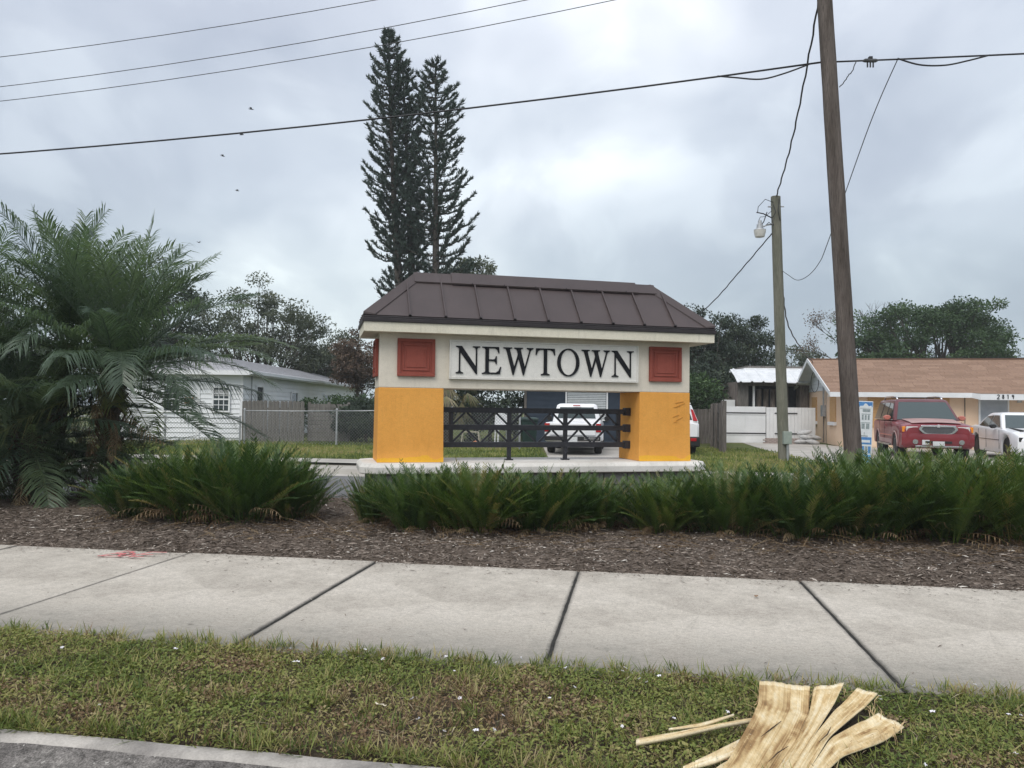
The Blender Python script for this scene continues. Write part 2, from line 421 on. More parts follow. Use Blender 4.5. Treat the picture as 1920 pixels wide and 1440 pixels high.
# planted bed: mulch mounded a little towards the shrubs, wider round the sign
BED = [(-16, 7.42), (16, 7.42)]
def bed_back(x): return float(np.interp(x, [-20, -8.2, -2.7, -2.0, 4.0, 6, 20], [13.4, 12.75, 12.9, 13.3, 15.6, 15.2, 12.5]))
def bed_z(x, y):
    n = x*N2[0] + y*N2[1]; e = np.clip((n-7.40)/0.9, 0, 1)
    return -0.025 + 0.05*e + 0.05*(vnoise(x, y, 0.7, 13)-0.5)*e + 0.03*(vnoise(x, y, 4, 14)-0.5)
def bed():
    xs = np.arange(-15, 15.01, 0.15); k = 46; V = []
    for x in xs:
        y0 = (7.385 - x*N2[0])/N2[1]; y1 = bed_back(x)
        for j in range(k):
            y = y0 + (y1-y0)*j/(k-1); V.append((x, y, -0.17 if j == k-1 else float(bed_z(x, y)) - (0.05 if j == k-2 else 0)))
    F = [(i*k+j, (i+1)*k+j, (i+1)*k+j+1, i*k+j+1) for i in range(len(xs)-1) for j in range(k-1)]
    me = bpy.data.meshes.new('mulch_bed'); me.from_pydata(V, [], F); me.update()
    for p in me.polygons: p.use_smooth = True
    tag(link('mulch_bed', me, 'mulch_ground'), kind='structure')
bed()
strip('side_street', [(9.5, -0.12), (17.75, -0.12)], -70, 70, 'asphalt', 10)
strip('street_kerb', [(17.45, -0.116), (17.8, -0.10), (17.86, 0.02), (18.0, 0.045), (18.5, 0.13), (18.6, 0.05)], -70, 70, 'drive', 5)
def sheet(name, pts, z, m):
    me = bpy.data.meshes.new(name); me.from_pydata([(x, y, z) for x, y in pts], [], [tuple(range(len(pts)))]); me.update()
    return tag(link(name, me, m), kind='structure')
sheet('truck_driveway', [(1.0, 18.7), (4.0, 18.2), (5.7, 25.0), (6.15, 29.5), (1.2, 29.8)], LOT+0.004, 'drive')
sheet('house_driveway', [(8.3, 21.6), (21, 19.5), (24, 29.0), (13.4, 30.9), (13.5, 33.9), (10.2, 34.0), (9.2, 28.0)], LOT+0.004, 'drive')
sheet('street_apron', [(-16, 21.0), (-16, 22.3), (-3.0, 20.2), (-3.2, 18.9)], LOT+0.004, 'drive')

# ------------------------------------------------------------------ the NEWTOWN gateway sign
def mats_sign():
    def stucco(key, c1, c2, dirt):
        q = NT(key); a = q.noise(1.6, 6, 0.6); g = q.noise(75, 4, 0.7); st = q.noise(5, 5, 0.7, (2.2, 2.2, 0.35))
        c = q.ramp(a, [(0.3, c1), (0.7, c2)]); c = q.mix(0.5, c, q.ramp(g, [(0.3, 0.78), (0.7, 1.14)]), 'MULTIPLY'); pt = q.noise(11, 6, 0.7, (1, 1, 1.4)); c = q.mix(0.28, c, q.ramp(pt, [(0.33, 0.8), (0.5, 1.0), (0.68, 1.1)]), 'MULTIPLY')
        c = q.mix(q.ramp(st, [(0.54, 0.0), (0.72, dirt)]), c, tuple(0.55*v for v in c1))
        MATS[key] = q.set(c, 0.85, g, 0.35, 0.006, spec=0.25)
    stucco('sign_cream', (0.66, 0.60, 0.50), (0.75, 0.69, 0.585), 0.2)
    stucco('sign_fascia', (0.66, 0.62, 0.50), (0.74, 0.70, 0.585), 0.35)
    stucco('sign_yellow', (0.73, 0.335, 0.068), (0.81, 0.39, 0.088), 0.2)
    stucco('sign_yellow_fresh', (0.76, 0.40, 0.035), (0.82, 0.45, 0.05), 0.2)
    stucco('sign_base', (0.58, 0.56, 0.52), (0.74, 0.72, 0.68), 0.5)
    stucco('block_grey', (0.20, 0.195, 0.19), (0.30, 0.295, 0.285), 0.5)
    stucco('sign_plate', (0.72, 0.70, 0.65), (0.79, 0.77, 0.72), 0.12)
    stucco('plaque_red', (0.235, 0.058, 0.042), (0.31, 0.085, 0.062), 0.3)
    q = NT('roof_metal'); a = q.noise(1.2, 5); g = q.noise(9, 5, 0.6, (3, 1, 0.4)); o = q.rnd()
    c = q.ramp(a, [(0.3, (0.050, 0.037, 0.037)), (0.7, (0.070, 0.052, 0.051))]); c = q.mix(0.25, c, q.ramp(g, [(0.3, 0.7), (0.7, 1.3)]), 'MULTIPLY')
    MATS['roof_metal'] = q.set(c, q.math('ADD', 0.38, q.math('MULTIPLY', g, 0.16)), g, 0.05, 0.01, spec=0.5)
    mat('roof_trim', (0.020, 0.016, 0.018), (0.03, 0.024, 0.026), 4, 0.45)
    mat('letter_black', (0.010, 0.011, 0.014), (0.018, 0.019, 0.022), 8, 0.75, spec=0.15)
    mat('rail_black', (0.014, 0.014, 0.018), (0.026, 0.026, 0.032), 14, 0.5, 0.1, 60)
    mat('scuff', (0.46, 0.19, 0.03), (0.58, 0.26, 0.04), 20, 0.9)
mats_sign()
LETTERS = {
 'E': [(0,0),(.72,0),(.77,.27),(.73,.27),(.665,.13),(.56,.055),(.31,.055),(.27,.09),(.27,.48),(.46,.48),(.52,.455),(.55,.37),(.59,.37),(.59,.66),(.55,.66),(.52,.565),(.46,.54),(.27,.54),(.27,.945),(.52,.945),(.605,.895),(.65,.77),(.69,.77),(.675,1),(0,1),(0,.965),(.10,.94),(.13,.90),(.13,.10),(.10,.06),(0,.035)],
 'T': [(.24,0),(.60,0),(.60,.035),(.51,.06),(.49,.10),(.49,.945),(.64,.945),(.73,.89),(.785,.75),(.825,.75),(.81,1),(.03,1),(.015,.75),(.055,.75),(.11,.89),(.20,.945),(.35,.945),(.35,.10),(.33,.06),(.24,.035)],
 'N': [(0,0),(.29,0),(.29,.035),(.20,.06),(.175,.12),(.175,.77),(.80,-.02),(.84,-.02),(.84,.88),(.865,.94),(.955,.965),(.955,1),(.665,1),(.665,.965),(.755,.94),(.785,.88),(.785,.27),(.235,1),(0,1),(0,.965),(.085,.935),(.12,.89),(.12,.12),(.09,.06),(0,.035)],
 'W': [(0,1),(.35,1),(.35,.965),(.275,.94),(.265,.90),(.445,.28),(.585,.75),(.545,.90),(.51,.94),(.44,.965),(.44,1),(.79,1),(.79,.965),(.715,.94),(.705,.90),(.875,.28),(1.045,.86),(1.04,.93),(.95,.965),(.95,1),(1.22,1),(1.22,.965),(1.135,.92),(1.10,.86),(.84,-.02),(.80,-.02),(.615,.60),(.42,-.02),(.38,-.02),(.115,.90),(.085,.94),(0,.965)],
}
def letter_mesh(ch, h, depth):
    """serif capital lying in the local xz plane, raised towards -y"""
    m = MB(); xf = lambda x, y, z: (x*h*0.94, -z, y*h)
    if ch == 'O':
        n = 40; out = []; inn = []
        for i in range(n):
            a = 2*math.pi*i/n
            out.append((0.47+0.47*math.cos(a), 0.5+0.525*math.sin(a)))
            inn.append((0.47+0.325*math.cos(a), 0.5+0.475*math.sin(a)))
        vs = [xf(x, y, z) for z in (0, depth) for r in (out, inn) for x, y in r]
        fs = []
        for i in range(n):
            j = (i+1) % n; o0, i0, o1, i1 = 0, n, 2*n, 3*n
            fs += [(o1+i, o1+j, i1+j, i1+i), (o0+i, o0+j, o1+j, o1+i), (i0+j, i0+i, i1+i, i1+j)]
        m.add(vs, fs)
    else:
        m.prism(LETTERS[ch], 0, depth, xf)
    return m

def build_sign():
    W, D = 5.09, 0.85; zb = 0.71; z1 = 1.836; zs = 2.665; zf = 2.797; zg = 2.885
    R = empty('gateway_sign', (-1.993, 11.5, 0), rad(14))
    tag(R, 'NEWTOWN gateway sign, cream beam on two orange pillars with brown metal roof', 'sign')
    # plinth slab with clipped corners and a chamfered lip
    o = 0.27; c = 0.22
    def oct_(e, z): return [(-o+c-e*0.4, -o-e+0.0, z), (W+o-c+e*0.4, -o-e, z), (W+o+e, -o+c, z), (W+o+e, D+o-c, z), (W+o-c, D+o+e, z), (-o+c, D+o+e, z), (-o-e, D+o-c, z), (-o-e, -o+c, z)]
    m = MB(); m.loft([oct_(-0.02, zb-0.155), oct_(0.0, zb-0.145), oct_(0.0, zb-0.055), oct_(-0.05, zb)]); m.build('plinth_slab', 'sign_base', R, bevel=0.008)
    # concrete-block footing
    core = MB(); core.box(-0.04, W+0.04, -0.04, D+0.04, -0.15, zb-0.157); core.build('footing_core', 'soil', R)
    blk = MB(); blk.box(-0.193, 0.193, -0.05, 0.05, -0.093, 0.093); bme = blk.mesh('block', bevel=0.006); bme.materials.append(MATS['block_grey'])
    for k in range(4):
        for i in range(14):
            x = -0.08 + 0.2 + i*0.402 + (0.2 if k % 2 else 0)
            if x > W+0.1: continue
            link('block', bme, None, R, (x, -0.09, zb-0.157-0.1-k*0.2))
        for x in (-0.09, W+0.09):
            for i in range(2): link('block', bme, None, R, (x, 0.2+0.402*i+(0.1 if k % 2 else 0), zb-0.157-0.1-k*0.2), (0, 0, rad(90)))
    # pillars with a slight batter
    for a, b in ((0, 0.975), (4.205, W)):
        e = 0.014; p = MB()
        ring = lambda e, z: [(a-e, -e, z), (b+e, -e, z), (b+e, D+e, z), (a-e, D+e, z)]
        p.loft([ring(e, zb+0.001), ring(0.003, z1)]); po = p.build('pillar', 'sign_yellow', R, bevel=0.012)
        f = MB(); rr = random.Random(int(a*10)+5); n = 40
        # brighter touch-up paint band brushed along the foot of the front
        vs = []
        for i in range(n+1):
            x = a-e + (b-a+2*e)*i/n; h = 0.03 + 0.09*vnoise(x*3, a, 2.2, 31)**1.5 + 0.012*rr.random()
            vs += [(x, -e-0.002, zb+0.003), (x, -e-0.002+0.02*h, zb+h)]
        f.add(vs, [(2*i, 2*i+2, 2*i+3, 2*i+1) for i in range(n)]); f.build('touch_up_paint', 'sign_yellow_fresh', po)
        if a > 1:
            for (x0, z0, x1, z1_) in ((4.83, 1.66, 4.98, 1.69), (4.86, 1.61, 5.0, 1.66), (4.80, 1.59, 4.92, 1.615), (4.79, 1.43, 4.90, 1.47), (4.85, 1.375, 4.96, 1.43), (4.80, 1.345, 4.86, 1.355)):
                s = MB(); s.bar((x0, -0.0075-0.005*(1.836-z0)/0.5, z0), (x1, -0.0075-0.005*(1.836-z0)/0.5, z1_), 0.007, 0.005, (0, 1, 0)); s.build('scuff_mark', 'scuff', po)
    bm_ = MB(); bm_.box(0, W, 0, D, z1+0.001, zs-0.001); bm_.build('beam', 'sign_cream', R, bevel=0.01)
    # name plate, its raised border and the letters
    pl = MB(); pl.box(1.075, 4.13, -0.05, -0.002, 2.005, 2.562); plate = pl.build('name_plate', 'sign_plate', R, bevel=0.006)
    for (x0, x1, za, zb_) in ((1.055, 4.15, 1.985, 2.003), (1.055, 4.15, 2.564, 2.582), (1.055, 1.073, 2.004, 2.563), (4.132, 4.15, 2.004, 2.563)):
        t = MB(); t.box(x0, x1, -0.062, -0.002, za, zb_); t.build('plate_border', 'sign_plate', plate)
    h = 0.42; x = 1.15; wid = {'N': .955, 'E': .77, 'W': 1.22, 'T': .83, 'O': .94}; XS = 0.94
    wid = {k: v*XS for k, v in wid.items()}; tot = sum(wid[c]*h for c in 'NEWTOWN'); gap = (4.065-1.15-tot)/6
    for ch in 'NEWTOWN':
        m = letter_mesh(ch, h, 0.016); l = m.build('letter', 'letter_black', plate, loc=(x, -0.052, 2.072)); l['label'] = 'raised black serif capital letter ' + ch
        x += wid[ch]*h + gap
    # terracotta plaques: frame, sunk field, inner square
    def plaque(cx, cz, rot, loc):
        q = MB(); a = 0.285
        q.box(-a, a, -0.028, -0.002, -a, a); P = q.build('plaque', 'plaque_red', R, bevel=0.008, loc=loc, rot=rot)
        for k, (r0, w, dp) in enumerate(((a, 0.05, 0.05), (a-0.085, 0.022, 0.04))):
            for (x0, x1, z0, z1_) in ((-r0, r0, r0-w, r0), (-r0, r0, -r0, -r0+w), (-r0, -r0+w, -r0+w, r0-w), (r0-w, r0, -r0+w, r0-w)):
                f = MB(); f.box(x0, x1, -dp, -0.027, z0, z1_); f.build('plaque_moulding', 'plaque_red', P, bevel=0.006)
        f = MB(); f.box(-0.15, 0.15, -0.036, -0.027, -0.15, 0.15); f.build('plaque_field', 'plaque_red', P, bevel=0.006)
    plaque(0, 0, (0, 0, 0), (0.55, 0, 2.296)); plaque(0, 0, (0, 0, 0), (4.64, 0, 2.296)); plaque(0, 0, (0, 0, rad(-90)), (0, 0.425, 2.296))
    # eaves: cream fascia box, dark gutter, standing-seam hip roof
    uL, uR, vF, vB = -0.26, W+0.33, -0.26, D+0.26
    f = MB(); f.box(uL+0.012, uR-0.012, vF+0.012, vB-0.012, zs-0.012, zf-0.001); f.build('fascia', 'sign_fascia', R, bevel=0.006)
    g = MB(); g.box(uL-0.012, uR+0.012, vF-0.012, vB+0.012, zf, zg-0.03); g.box(uL, uR, vF, vB, zg-0.029, zg); g.build('gutter', 'roof_trim', R, bevel=0.008)
    zr = 3.615; ra, rb, vr = 0.58, W-0.52, D/2
    sl = lambda t: (vF+0.02 + (vr-vF-0.02)*t, zg+0.004 + (zr-zg-0.004)*t)
    def tmax(u): return max(0.0, min(1.0, (u-uL)/(ra-uL), (uR-u)/(uR-rb)))
    seams = [2.56 + 0.535*k for k in range(-4, 5)]
    cuts = [uL+0.005] + seams + [uR-0.005]
    for a, b in zip(cuts[:-1], cuts[1:]):
        a2, b2 = a+0.002, b-0.002; pts = [(a2, 0), (b2, 0), (b2, tmax(b2))]
        if a2 < rb < b2: pts.append((rb, 1.0))
        if a2 < ra < b2: pts.append((ra, 1.0))
        pts.append((a2, tmax(a2)))
        if pts[2][1] <= 0.011: pts.pop(2)
        if pts[-1][1] <= 0.011: pts.pop()
        p = MB(); vs = []
        for dz in (0.0, 0.012):
            for u, t in pts: v, z = sl(t); vs.append((u, v - dz*0.7, z + dz*0.7))
        n = len(pts); p.add(vs, [tuple(range(n)), tuple(range(n, 2*n))] + [(i, (i+1) % n, n+(i+1) % n, n+i) for i in range(n)])
        p.build('roof_panel', 'roof_metal', R)
    for u in seams:
        t = tmax(u)*0.985; v0, z0 = sl(0.0); v1, z1_ = sl(t); s = MB()
        s.bar((u, v0-0.018, z0+0.022), (u, v1-0.018, z1_+0.022), 0.022, 0.04, (0, -0.7, 0.7)); s.build('roof_seam', 'roof_metal', R)
        s2 = MB(); s2.bar((u, v0-0.03, z0+0.012), (u, v0-0.012, z0+0.03), 0.04, 0.03, (0, -0.7, 0.7)); s2.build('seam_cap', 'roof_trim', R)
    # other slopes
    back = MB(); back.add([(uR, vB, zg), (uL, vB, zg), (ra, vr, zr), (rb, vr, zr)], [(0, 1, 2, 3)]); back.build('roof_panel', 'roof_metal', R)
    for (u0, u1) in ((uL, ra), (uR, rb)):
        e = MB(); e.add([(u0, vF, zg), (u0, vB, zg), (u1, vr, zr)], [(0, 1, 2)]); e.build('roof_panel', 'roof_metal', R)
        for vv in (0.15, 0.425, 0.70):
            tt = 1 - abs(vv-vr)/(vr-vF); s = MB()
            s.bar((u0, vv, zg+0.02), (u0+(u1-u0)*tt*0.97, vv, zg+0.02+(zr-zg)*tt*0.97), 0.022, 0.04); s.build('roof_seam', 'roof_metal', R)
    # hip caps and the two-piece ridge cap
    for (u0, v0, u1) in ((uL, vF, ra), (uR, vF, rb), (uL, vB, ra), (uR, vB, rb)):
        A = Vector((u0, v0, zg+0.02)); B = Vector((u1, vr, zr+0.03)); sgn = 1 if v0 < vr else -1; su = 1 if u0 < 1 else -1
        h_ = MB(); wdt = 0.17
        # two wings: one lying on the long slope, one on the end slope
        dl = Vector((su*1.0, 0, 0)); de = Vector((0, sgn*1.0, 0))
        up = Vector((0, 0, 0.035))
        h_.add([A+up, A+dl*wdt+up*0.2, B+dl*wdt+up*0.2, B+up, A, A+dl*wdt-up*0.3, B+dl*wdt-up*0.3, B], [(0,1,2,3),(0,4,5,1),(1,5,6,2),(2,6,7,3)])
        h_.add([A+up, A+de*wdt+up*0.2, B+de*0.02+up*0.2, B+up, A, A+de*wdt-up*0.3, B+de*0.02-up*0.3, B], [(0,3,2,1),(0,1,5,4),(1,2,6,5)])
        h_.build('hip_cap', 'roof_metal', R)
    def ridge(u0, u1, ex):
        r_ = MB(); k = (zr-zg)/(vr-vF); dv = 0.155+ex; top = zr+0.055+ex
        sec = [(vr-dv, top-dv*k), (vr-0.012, top), (vr+0.012, top), (vr+dv, top-dv*k), (vr+dv-0.01, top-dv*k-0.022), (vr, top-0.03), (vr-dv+0.01, top-dv*k-0.022)]
        r_.loft([[(u, v, z) for v, z in sec] for u in (u0, u1)]); r_.build('ridge_cap', 'roof_metal', R)
    ridge(ra-0.04, 1.17, 0.0); ridge(1.13, 4.28, 0.022); ridge(4.22, rb+0.05, 0.0)
    for i in range(6):
        s = MB(); u = 1.45+i*0.52; k = (zr-zg)/(vr-vF); s.tube([(u, vr-0.178, zr+0.07-0.17*k), (u, vr-0.192, zr+0.075-0.17*k)], 0.011, 6); s.build('rivet', 'roof_trim', R)
    # railing between the pillars
    vv = 0.42
    for z in (zb+0.80, zb+0.525, zb+0.25):
        r_ = MB(); r_.box(0.99, 4.19, vv-0.045, vv+0.045, z-0.042, z+0.042); r_.build('rail', 'rail_black', R, bevel=0.006)
        pl = MB(); pl.box(4.10, 4.20, vv-0.065, vv+0.065, z-0.065, z+0.065); pl.build('rail_bracket', 'rail_black', R, bevel=0.01)
    px = [1.17, 2.12, 3.07, 4.0]
    for i, u in enumerate(px):
        p = MB(); p.box(u-0.03, u+0.03, vv-0.03, vv+0.03, zb+0.29 if i in (0, 3) else zb+0.001, zb+0.76); p.build('rail_post', 'rail_black', R)
        if i in (1, 2):
            p = MB(); p.box(u-0.06, u+0.06, vv-0.06, vv+0.06, zb+0.001, zb+0.022); p.build('post_foot', 'rail_black', R)
    for zlo, zhi in ((zb+0.567, zb+0.758), (zb+0.292, zb+0.483)):
        for a, b in zip(px[:-1], px[1:]):
            q = (b-a)/4
            for j in range(4):
                u0, u1 = a+j*q, a+(j+1)*q; lo, hi = (zlo, zhi) if j % 2 == 0 else (zhi, zlo)
                d = MB(); d.bar((u0+0.02, vv+(0.004 if j % 2 else -0.004), lo), (u1-0.02, vv+(0.004 if j % 2 else -0.004), hi), 0.026, 0.03); d.build('brace', 'rail_black', R)
build_sign()

# ------------------------------------------------------------------ verge: clover-like weeds, grass, litter
leaf_mat('verge_leaf', [(0.0, (0.06, 0.095, 0.022)), (0.3, (0.13, 0.175, 0.04)), (0.55, (0.225, 0.25, 0.068)), (0.75, (0.32, 0.285, 0.115)), (0.92, (0.36, 0.29, 0.165)), (1.0, (0.22, 0.145, 0.085))], 0.6, 0.25)
SHEATH_POLY = [(0.92, 3.25), (1.145, 3.66), (1.24, 3.86), (1.346, 4.166), (1.60, 4.11), (1.79, 4.14), (1.90, 4.055), (1.78, 3.895), (1.60, 3.70), (1.80, 3.80), (1.88, 3.69), (1.69, 3.557), (1.474, 3.426), (1.325, 3.262)]
def in_sheath(x, y):
    c = np.zeros(np.shape(x), bool); P = SHEATH_POLY
    for (a, b), (p, q) in zip(P, P[1:]+P[:1]): c ^= ((b > y) != (q > y)) & (x < (p-a)*(y-b)/(q-b+1e-12)+a)
    return c
def verge_cover():
    n = 170000; u = RNG.uniform(-8, 8.5, n); v = RNG.uniform(3.27, 4.70, n); x = u*U2[0]+v*N2[0]; y = u*U2[1]+v*N2[1]
    # ragged edges: less cover where the lip or slab is kept clear, bare patches of thatch
    edge = np.minimum((v-3.27+0.10*(vnoise(x, y, 3, 51)-0.35))/0.07, (4.70-v-0.10*(vnoise(x, y, 2.2, 52)-0.35))/0.05)
    bare = vnoise(x, y, 1.1, 53)*0.6 + vnoise(x, y, 3.7, 54)*0.4
    keep = (RNG.random(n) < np.clip(edge, 0, 1)) & (RNG.random(n) < np.clip(1.55-1.25*bare, 0.35, 1)) & ~in_sheath(x, y); x, y, v, bare = x[keep], y[keep], v[keep], bare[keep]; n = len(x)
    lush = vnoise(x, y, 0.9, 55)*0.55 + vnoise(x, y, 4.5, 56)*0.45
    e = np.minimum(1, np.minimum((v-3.285)/0.12, (4.66-v)/0.1))
    z = -0.045 + 0.035*e + 0.03*(vnoise(x, y, 1.3, 8)-0.5)*e + 0.02*(vnoise(x, y, 5, 9)-0.5)
    kind = RNG.random(n); blade = kind < 0.30 + 0.3*(bare > 0.55)
    hgt = RNG.uniform(0.0, 1, n)**0.7 * (0.018 + 0.05*lush); hgt[blade] *= 0.35
    th = RNG.uniform(0, 2*math.pi, n); el = np.where(blade, RNG.uniform(0.2, 1.25, n), RNG.uniform(-0.3, 0.7, n))
    D = np.stack([np.cos(th)*np.cos(el), np.sin(th)*np.cos(el), np.sin(el)], 1)
    Nn = np.stack([RNG.normal(0, .45, n), RNG.normal(0, .45, n), np.ones(n)], 1)
    L = np.where(blade, RNG.uniform(0.03, 0.085, n), RNG.uniform(0.014, 0.030, n)); Wd = np.where(blade, RNG.uniform(0.003, 0.006, n), RNG.uniform(0.009, 0.017, n))
    dry = vnoise(x, y, 1.6, 57)*0.5 + vnoise(x, y, 6, 58)*0.5
    t = np.clip(0.15 + 0.45*RNG.random(n) + 0.5*(lush-0.5) + np.where(blade, 0.2, 0) + 1.2*np.clip(dry-0.48, 0, 1)*RNG.random(n)*4 + 0.6*np.clip(bare-0.55, 0, 1)*RNG.random(n)*3, 0, 1)
    V, F = leaves(np.stack([x, y, z+hgt], 1), D, Nn, L, Wd)
    me = np_mesh('verge_grass', V, F, t)
    tag(link('verge_grass', me, 'verge_leaf'), 'low green weeds and patchy grass on the strip between kerb and pavement', 'grass', kind='stuff')
verge_cover()

def tufts():
    g = np.random.default_rng(77); X = []; Dd = []; L_ = []; T = []; W_ = []
    for i in range(1500):
        u = g.uniform(-6.5, 7); n = g.choice([g.uniform(3.27, 3.36), g.uniform(4.58, 4.70), g.uniform(3.3, 4.66), g.uniform(3.3, 4.66)]); x, y = un(u, n)
        if bool(in_sheath(np.array(x), np.array(y))): continue
        k = int(g.integers(8, 26)); th = g.uniform(0, 6.28, k); el = g.uniform(0.15, 1.3, k); tt = g.uniform(0.1, 0.95)
        X.append(np.stack([x+g.normal(0, .02, k), y+g.normal(0, .02, k), np.full(k, -0.005)], 1)); Dd.append(np.stack([np.cos(th)*np.cos(el), np.sin(th)*np.cos(el), np.sin(el)], 1)); L_.append(g.uniform(0.04, 0.12, k)); T.append(np.clip(tt+g.normal(0, .12, k), 0, 1)); W_.append(g.uniform(0.0035, 0.008, k))
    X = np.concatenate(X); Dd = np.concatenate(Dd); V, F = leaves(X, Dd, np.tile([0., 0, 1], (len(X), 1)), np.concatenate(L_), np.concatenate(W_))
    tag(link('grass_tufts', np_mesh('grass_tufts', V, F, np.concatenate(T)), 'verge_leaf'), 'longer ragged grass blades straggling over the kerb and pavement edges', 'grass', kind='stuff')
tufts()
def dry_straws():
    """dead stalks and thatch lying in the verge"""
    n = 2600; u = RNG.uniform(-7, 7.5, n); v = RNG.uniform(3.3, 4.66, n); x = u*U2[0]+v*N2[0]; y = u*U2[1]+v*N2[1]
    p = vnoise(x, y, 1.1, 53)*0.6 + vnoise(x, y, 3.7, 54)*0.4; k = RNG.random(n) < np.clip((p-0.38)*4, 0.15, 1); x, y = x[k], y[k]; n = len(x)
    th = RNG.uniform(0, 2*math.pi, n); D = np.stack([np.cos(th), np.sin(th), RNG.normal(0, .22, n)], 1)
    V, F = leaves(np.stack([x, y, RNG.uniform(0.0, 0.045, n)], 1), D, np.tile([0., 0, 1], (n, 1)), RNG.uniform(0.05, 0.17, n), RNG.uniform(0.002, 0.0045, n), 0.05)
    me = np_mesh('dry_straw', V, F, RNG.uniform(0, 1, n))
    leaf_mat('straw', [(0.0, (0.16, 0.11, 0.06)), (0.6, (0.33, 0.26, 0.15)), (1.0, (0.48, 0.42, 0.29))], 0.8, 0.1)
    tag(link('dry_straw', me, 'straw'), 'pale dead grass stalks lying through the roadside weeds', 'dry grass', kind='stuff')
dry_straws()

def flowers():
    q = NT('petal'); q.set((0.80, 0.78, 0.82), 0.6); MATS['petal'] = q.m
    q = NT('stalk'); q.set((0.08, 0.13, 0.03), 0.6); MATS['stalk'] = q.m
    mt = []
    for s in range(3):
        r = random.Random(s); m = MB(); k = 5 + s % 2
        for i in range(k):
            a = 2*math.pi*i/k + r.uniform(-.2, .2); c, d = math.cos(a), math.sin(a); w = 0.0055; l = r.uniform(0.013, 0.018); up = r.uniform(0.002, 0.010)
            m.add([(0.001*c, 0.001*d, 0.0), (0.55*l*c-w*d, 0.55*l*d+w*c, up), (l*c, l*d, up*0.6), (0.55*l*c+w*d, 0.55*l*d-w*c, up)], [(0, 1, 2, 3)])
        me = m.mesh('petals'); me.materials.append(MATS['petal'])
        st = MB(); st.tube([(0, 0, -0.06), (0.004, 0.003, -0.03), (0, 0, -0.0005)], [0.0012, 0.001, 0.0008], 4); sm = st.mesh('stalk'); sm.materials.append(MATS['stalk'])
        mt.append((me, sm))
    r = random.Random(5); spots = []
    while len(spots) < 86:
        u, n = r.uniform(-4.2, 4.6), r.uniform(3.42, 4.66)
        w = 0.25 + 0.5*(u > -1.5) + 0.5*(u > 1.2); w *= 1.0 if n > 4.3 else 0.62
        if r.random() < w and not bool(in_sheath(np.array(un(u, n)[0]), np.array(un(u, n)[1]))): spots.append((u, n))
    for i, (u, n) in enumerate(spots):
        x, y = un(u, n); me, sm = mt[i % 3]
        e = empty('wildflower', (x, y, r.uniform(0.035, 0.06)), r.uniform(0, 6)); sc = r.uniform(0.55, 1.0); e.scale = (sc, sc, 1); e.rotation_euler[0] = r.uniform(-.7, .7)
        link('petals', me, None, e); link('stalk', sm, None, e)
        tag(e, 'tiny white star-shaped wildflower among the roadside weeds', 'flower', 'white wildflowers scattered in the verge')
flowers()

# scraps of litter and twigs on the verge and the pavement
def litter():
    mat('paper_white', (0.72, 0.70, 0.70), (0.8, 0.79, 0.78), 30, 0.8)
    mat('leaf_litter_brown', (0.18, 0.10, 0.05), (0.30, 0.18, 0.09), 20, 0.8)
    for (u, n, a, nm, lab, m, l, w) in ((-1.95, 4.28, 0.4, 'paper_scrap', 'crumpled white paper scrap in the weeds near the pavement joint', 'paper_white', 0.045, 0.022),
                                  (-1.25, 3.75, -0.5, 'wood_chip', 'pale wood chip lying in the middle of the verge weeds', 'straw_plain', 0.07, 0.014),
                                  (0.33, 3.42, 0.2, 'palm_leaf_shred', 'brown shred of dead leaf at the kerb lip below the weeds', 'leaf_litter_brown', 0.16, 0.02),
                                  (1.0, 6.66, 0.9, 'leaf_scrap', 'small dark dead leaf lying on the pale pavement slab', 'leaf_litter_brown', 0.05, 0.03)):
        if m == 'straw_plain': mat('straw_plain', (0.55, 0.48, 0.36), (0.66, 0.6, 0.47), 30, 0.8)
        x, y = un(u, n); k = MB(); z = 0.012 if n > 4.7 else 0.05
        rr = random.Random(int(u*100)); N = 6; vs = []
        for i in range(N+1):
            t = i/N; ww = w*(0.35+0.65*math.sin(math.pi*min(0.95, t+0.08)))
            vs += [(l*(t-0.5), -ww/2, z+rr.uniform(0, 0.012)), (l*(t-0.5)+rr.uniform(-.004, .004), ww/2, z+rr.uniform(0, 0.014))]
        k.add(vs, [(2*i, 2*i+2, 2*i+3, 2*i+1) for i in range(N)])
        tag(k.build(nm, m, None, loc=(x, y, 0), rot=(0, 0, a)), lab, 'litter')
litter()

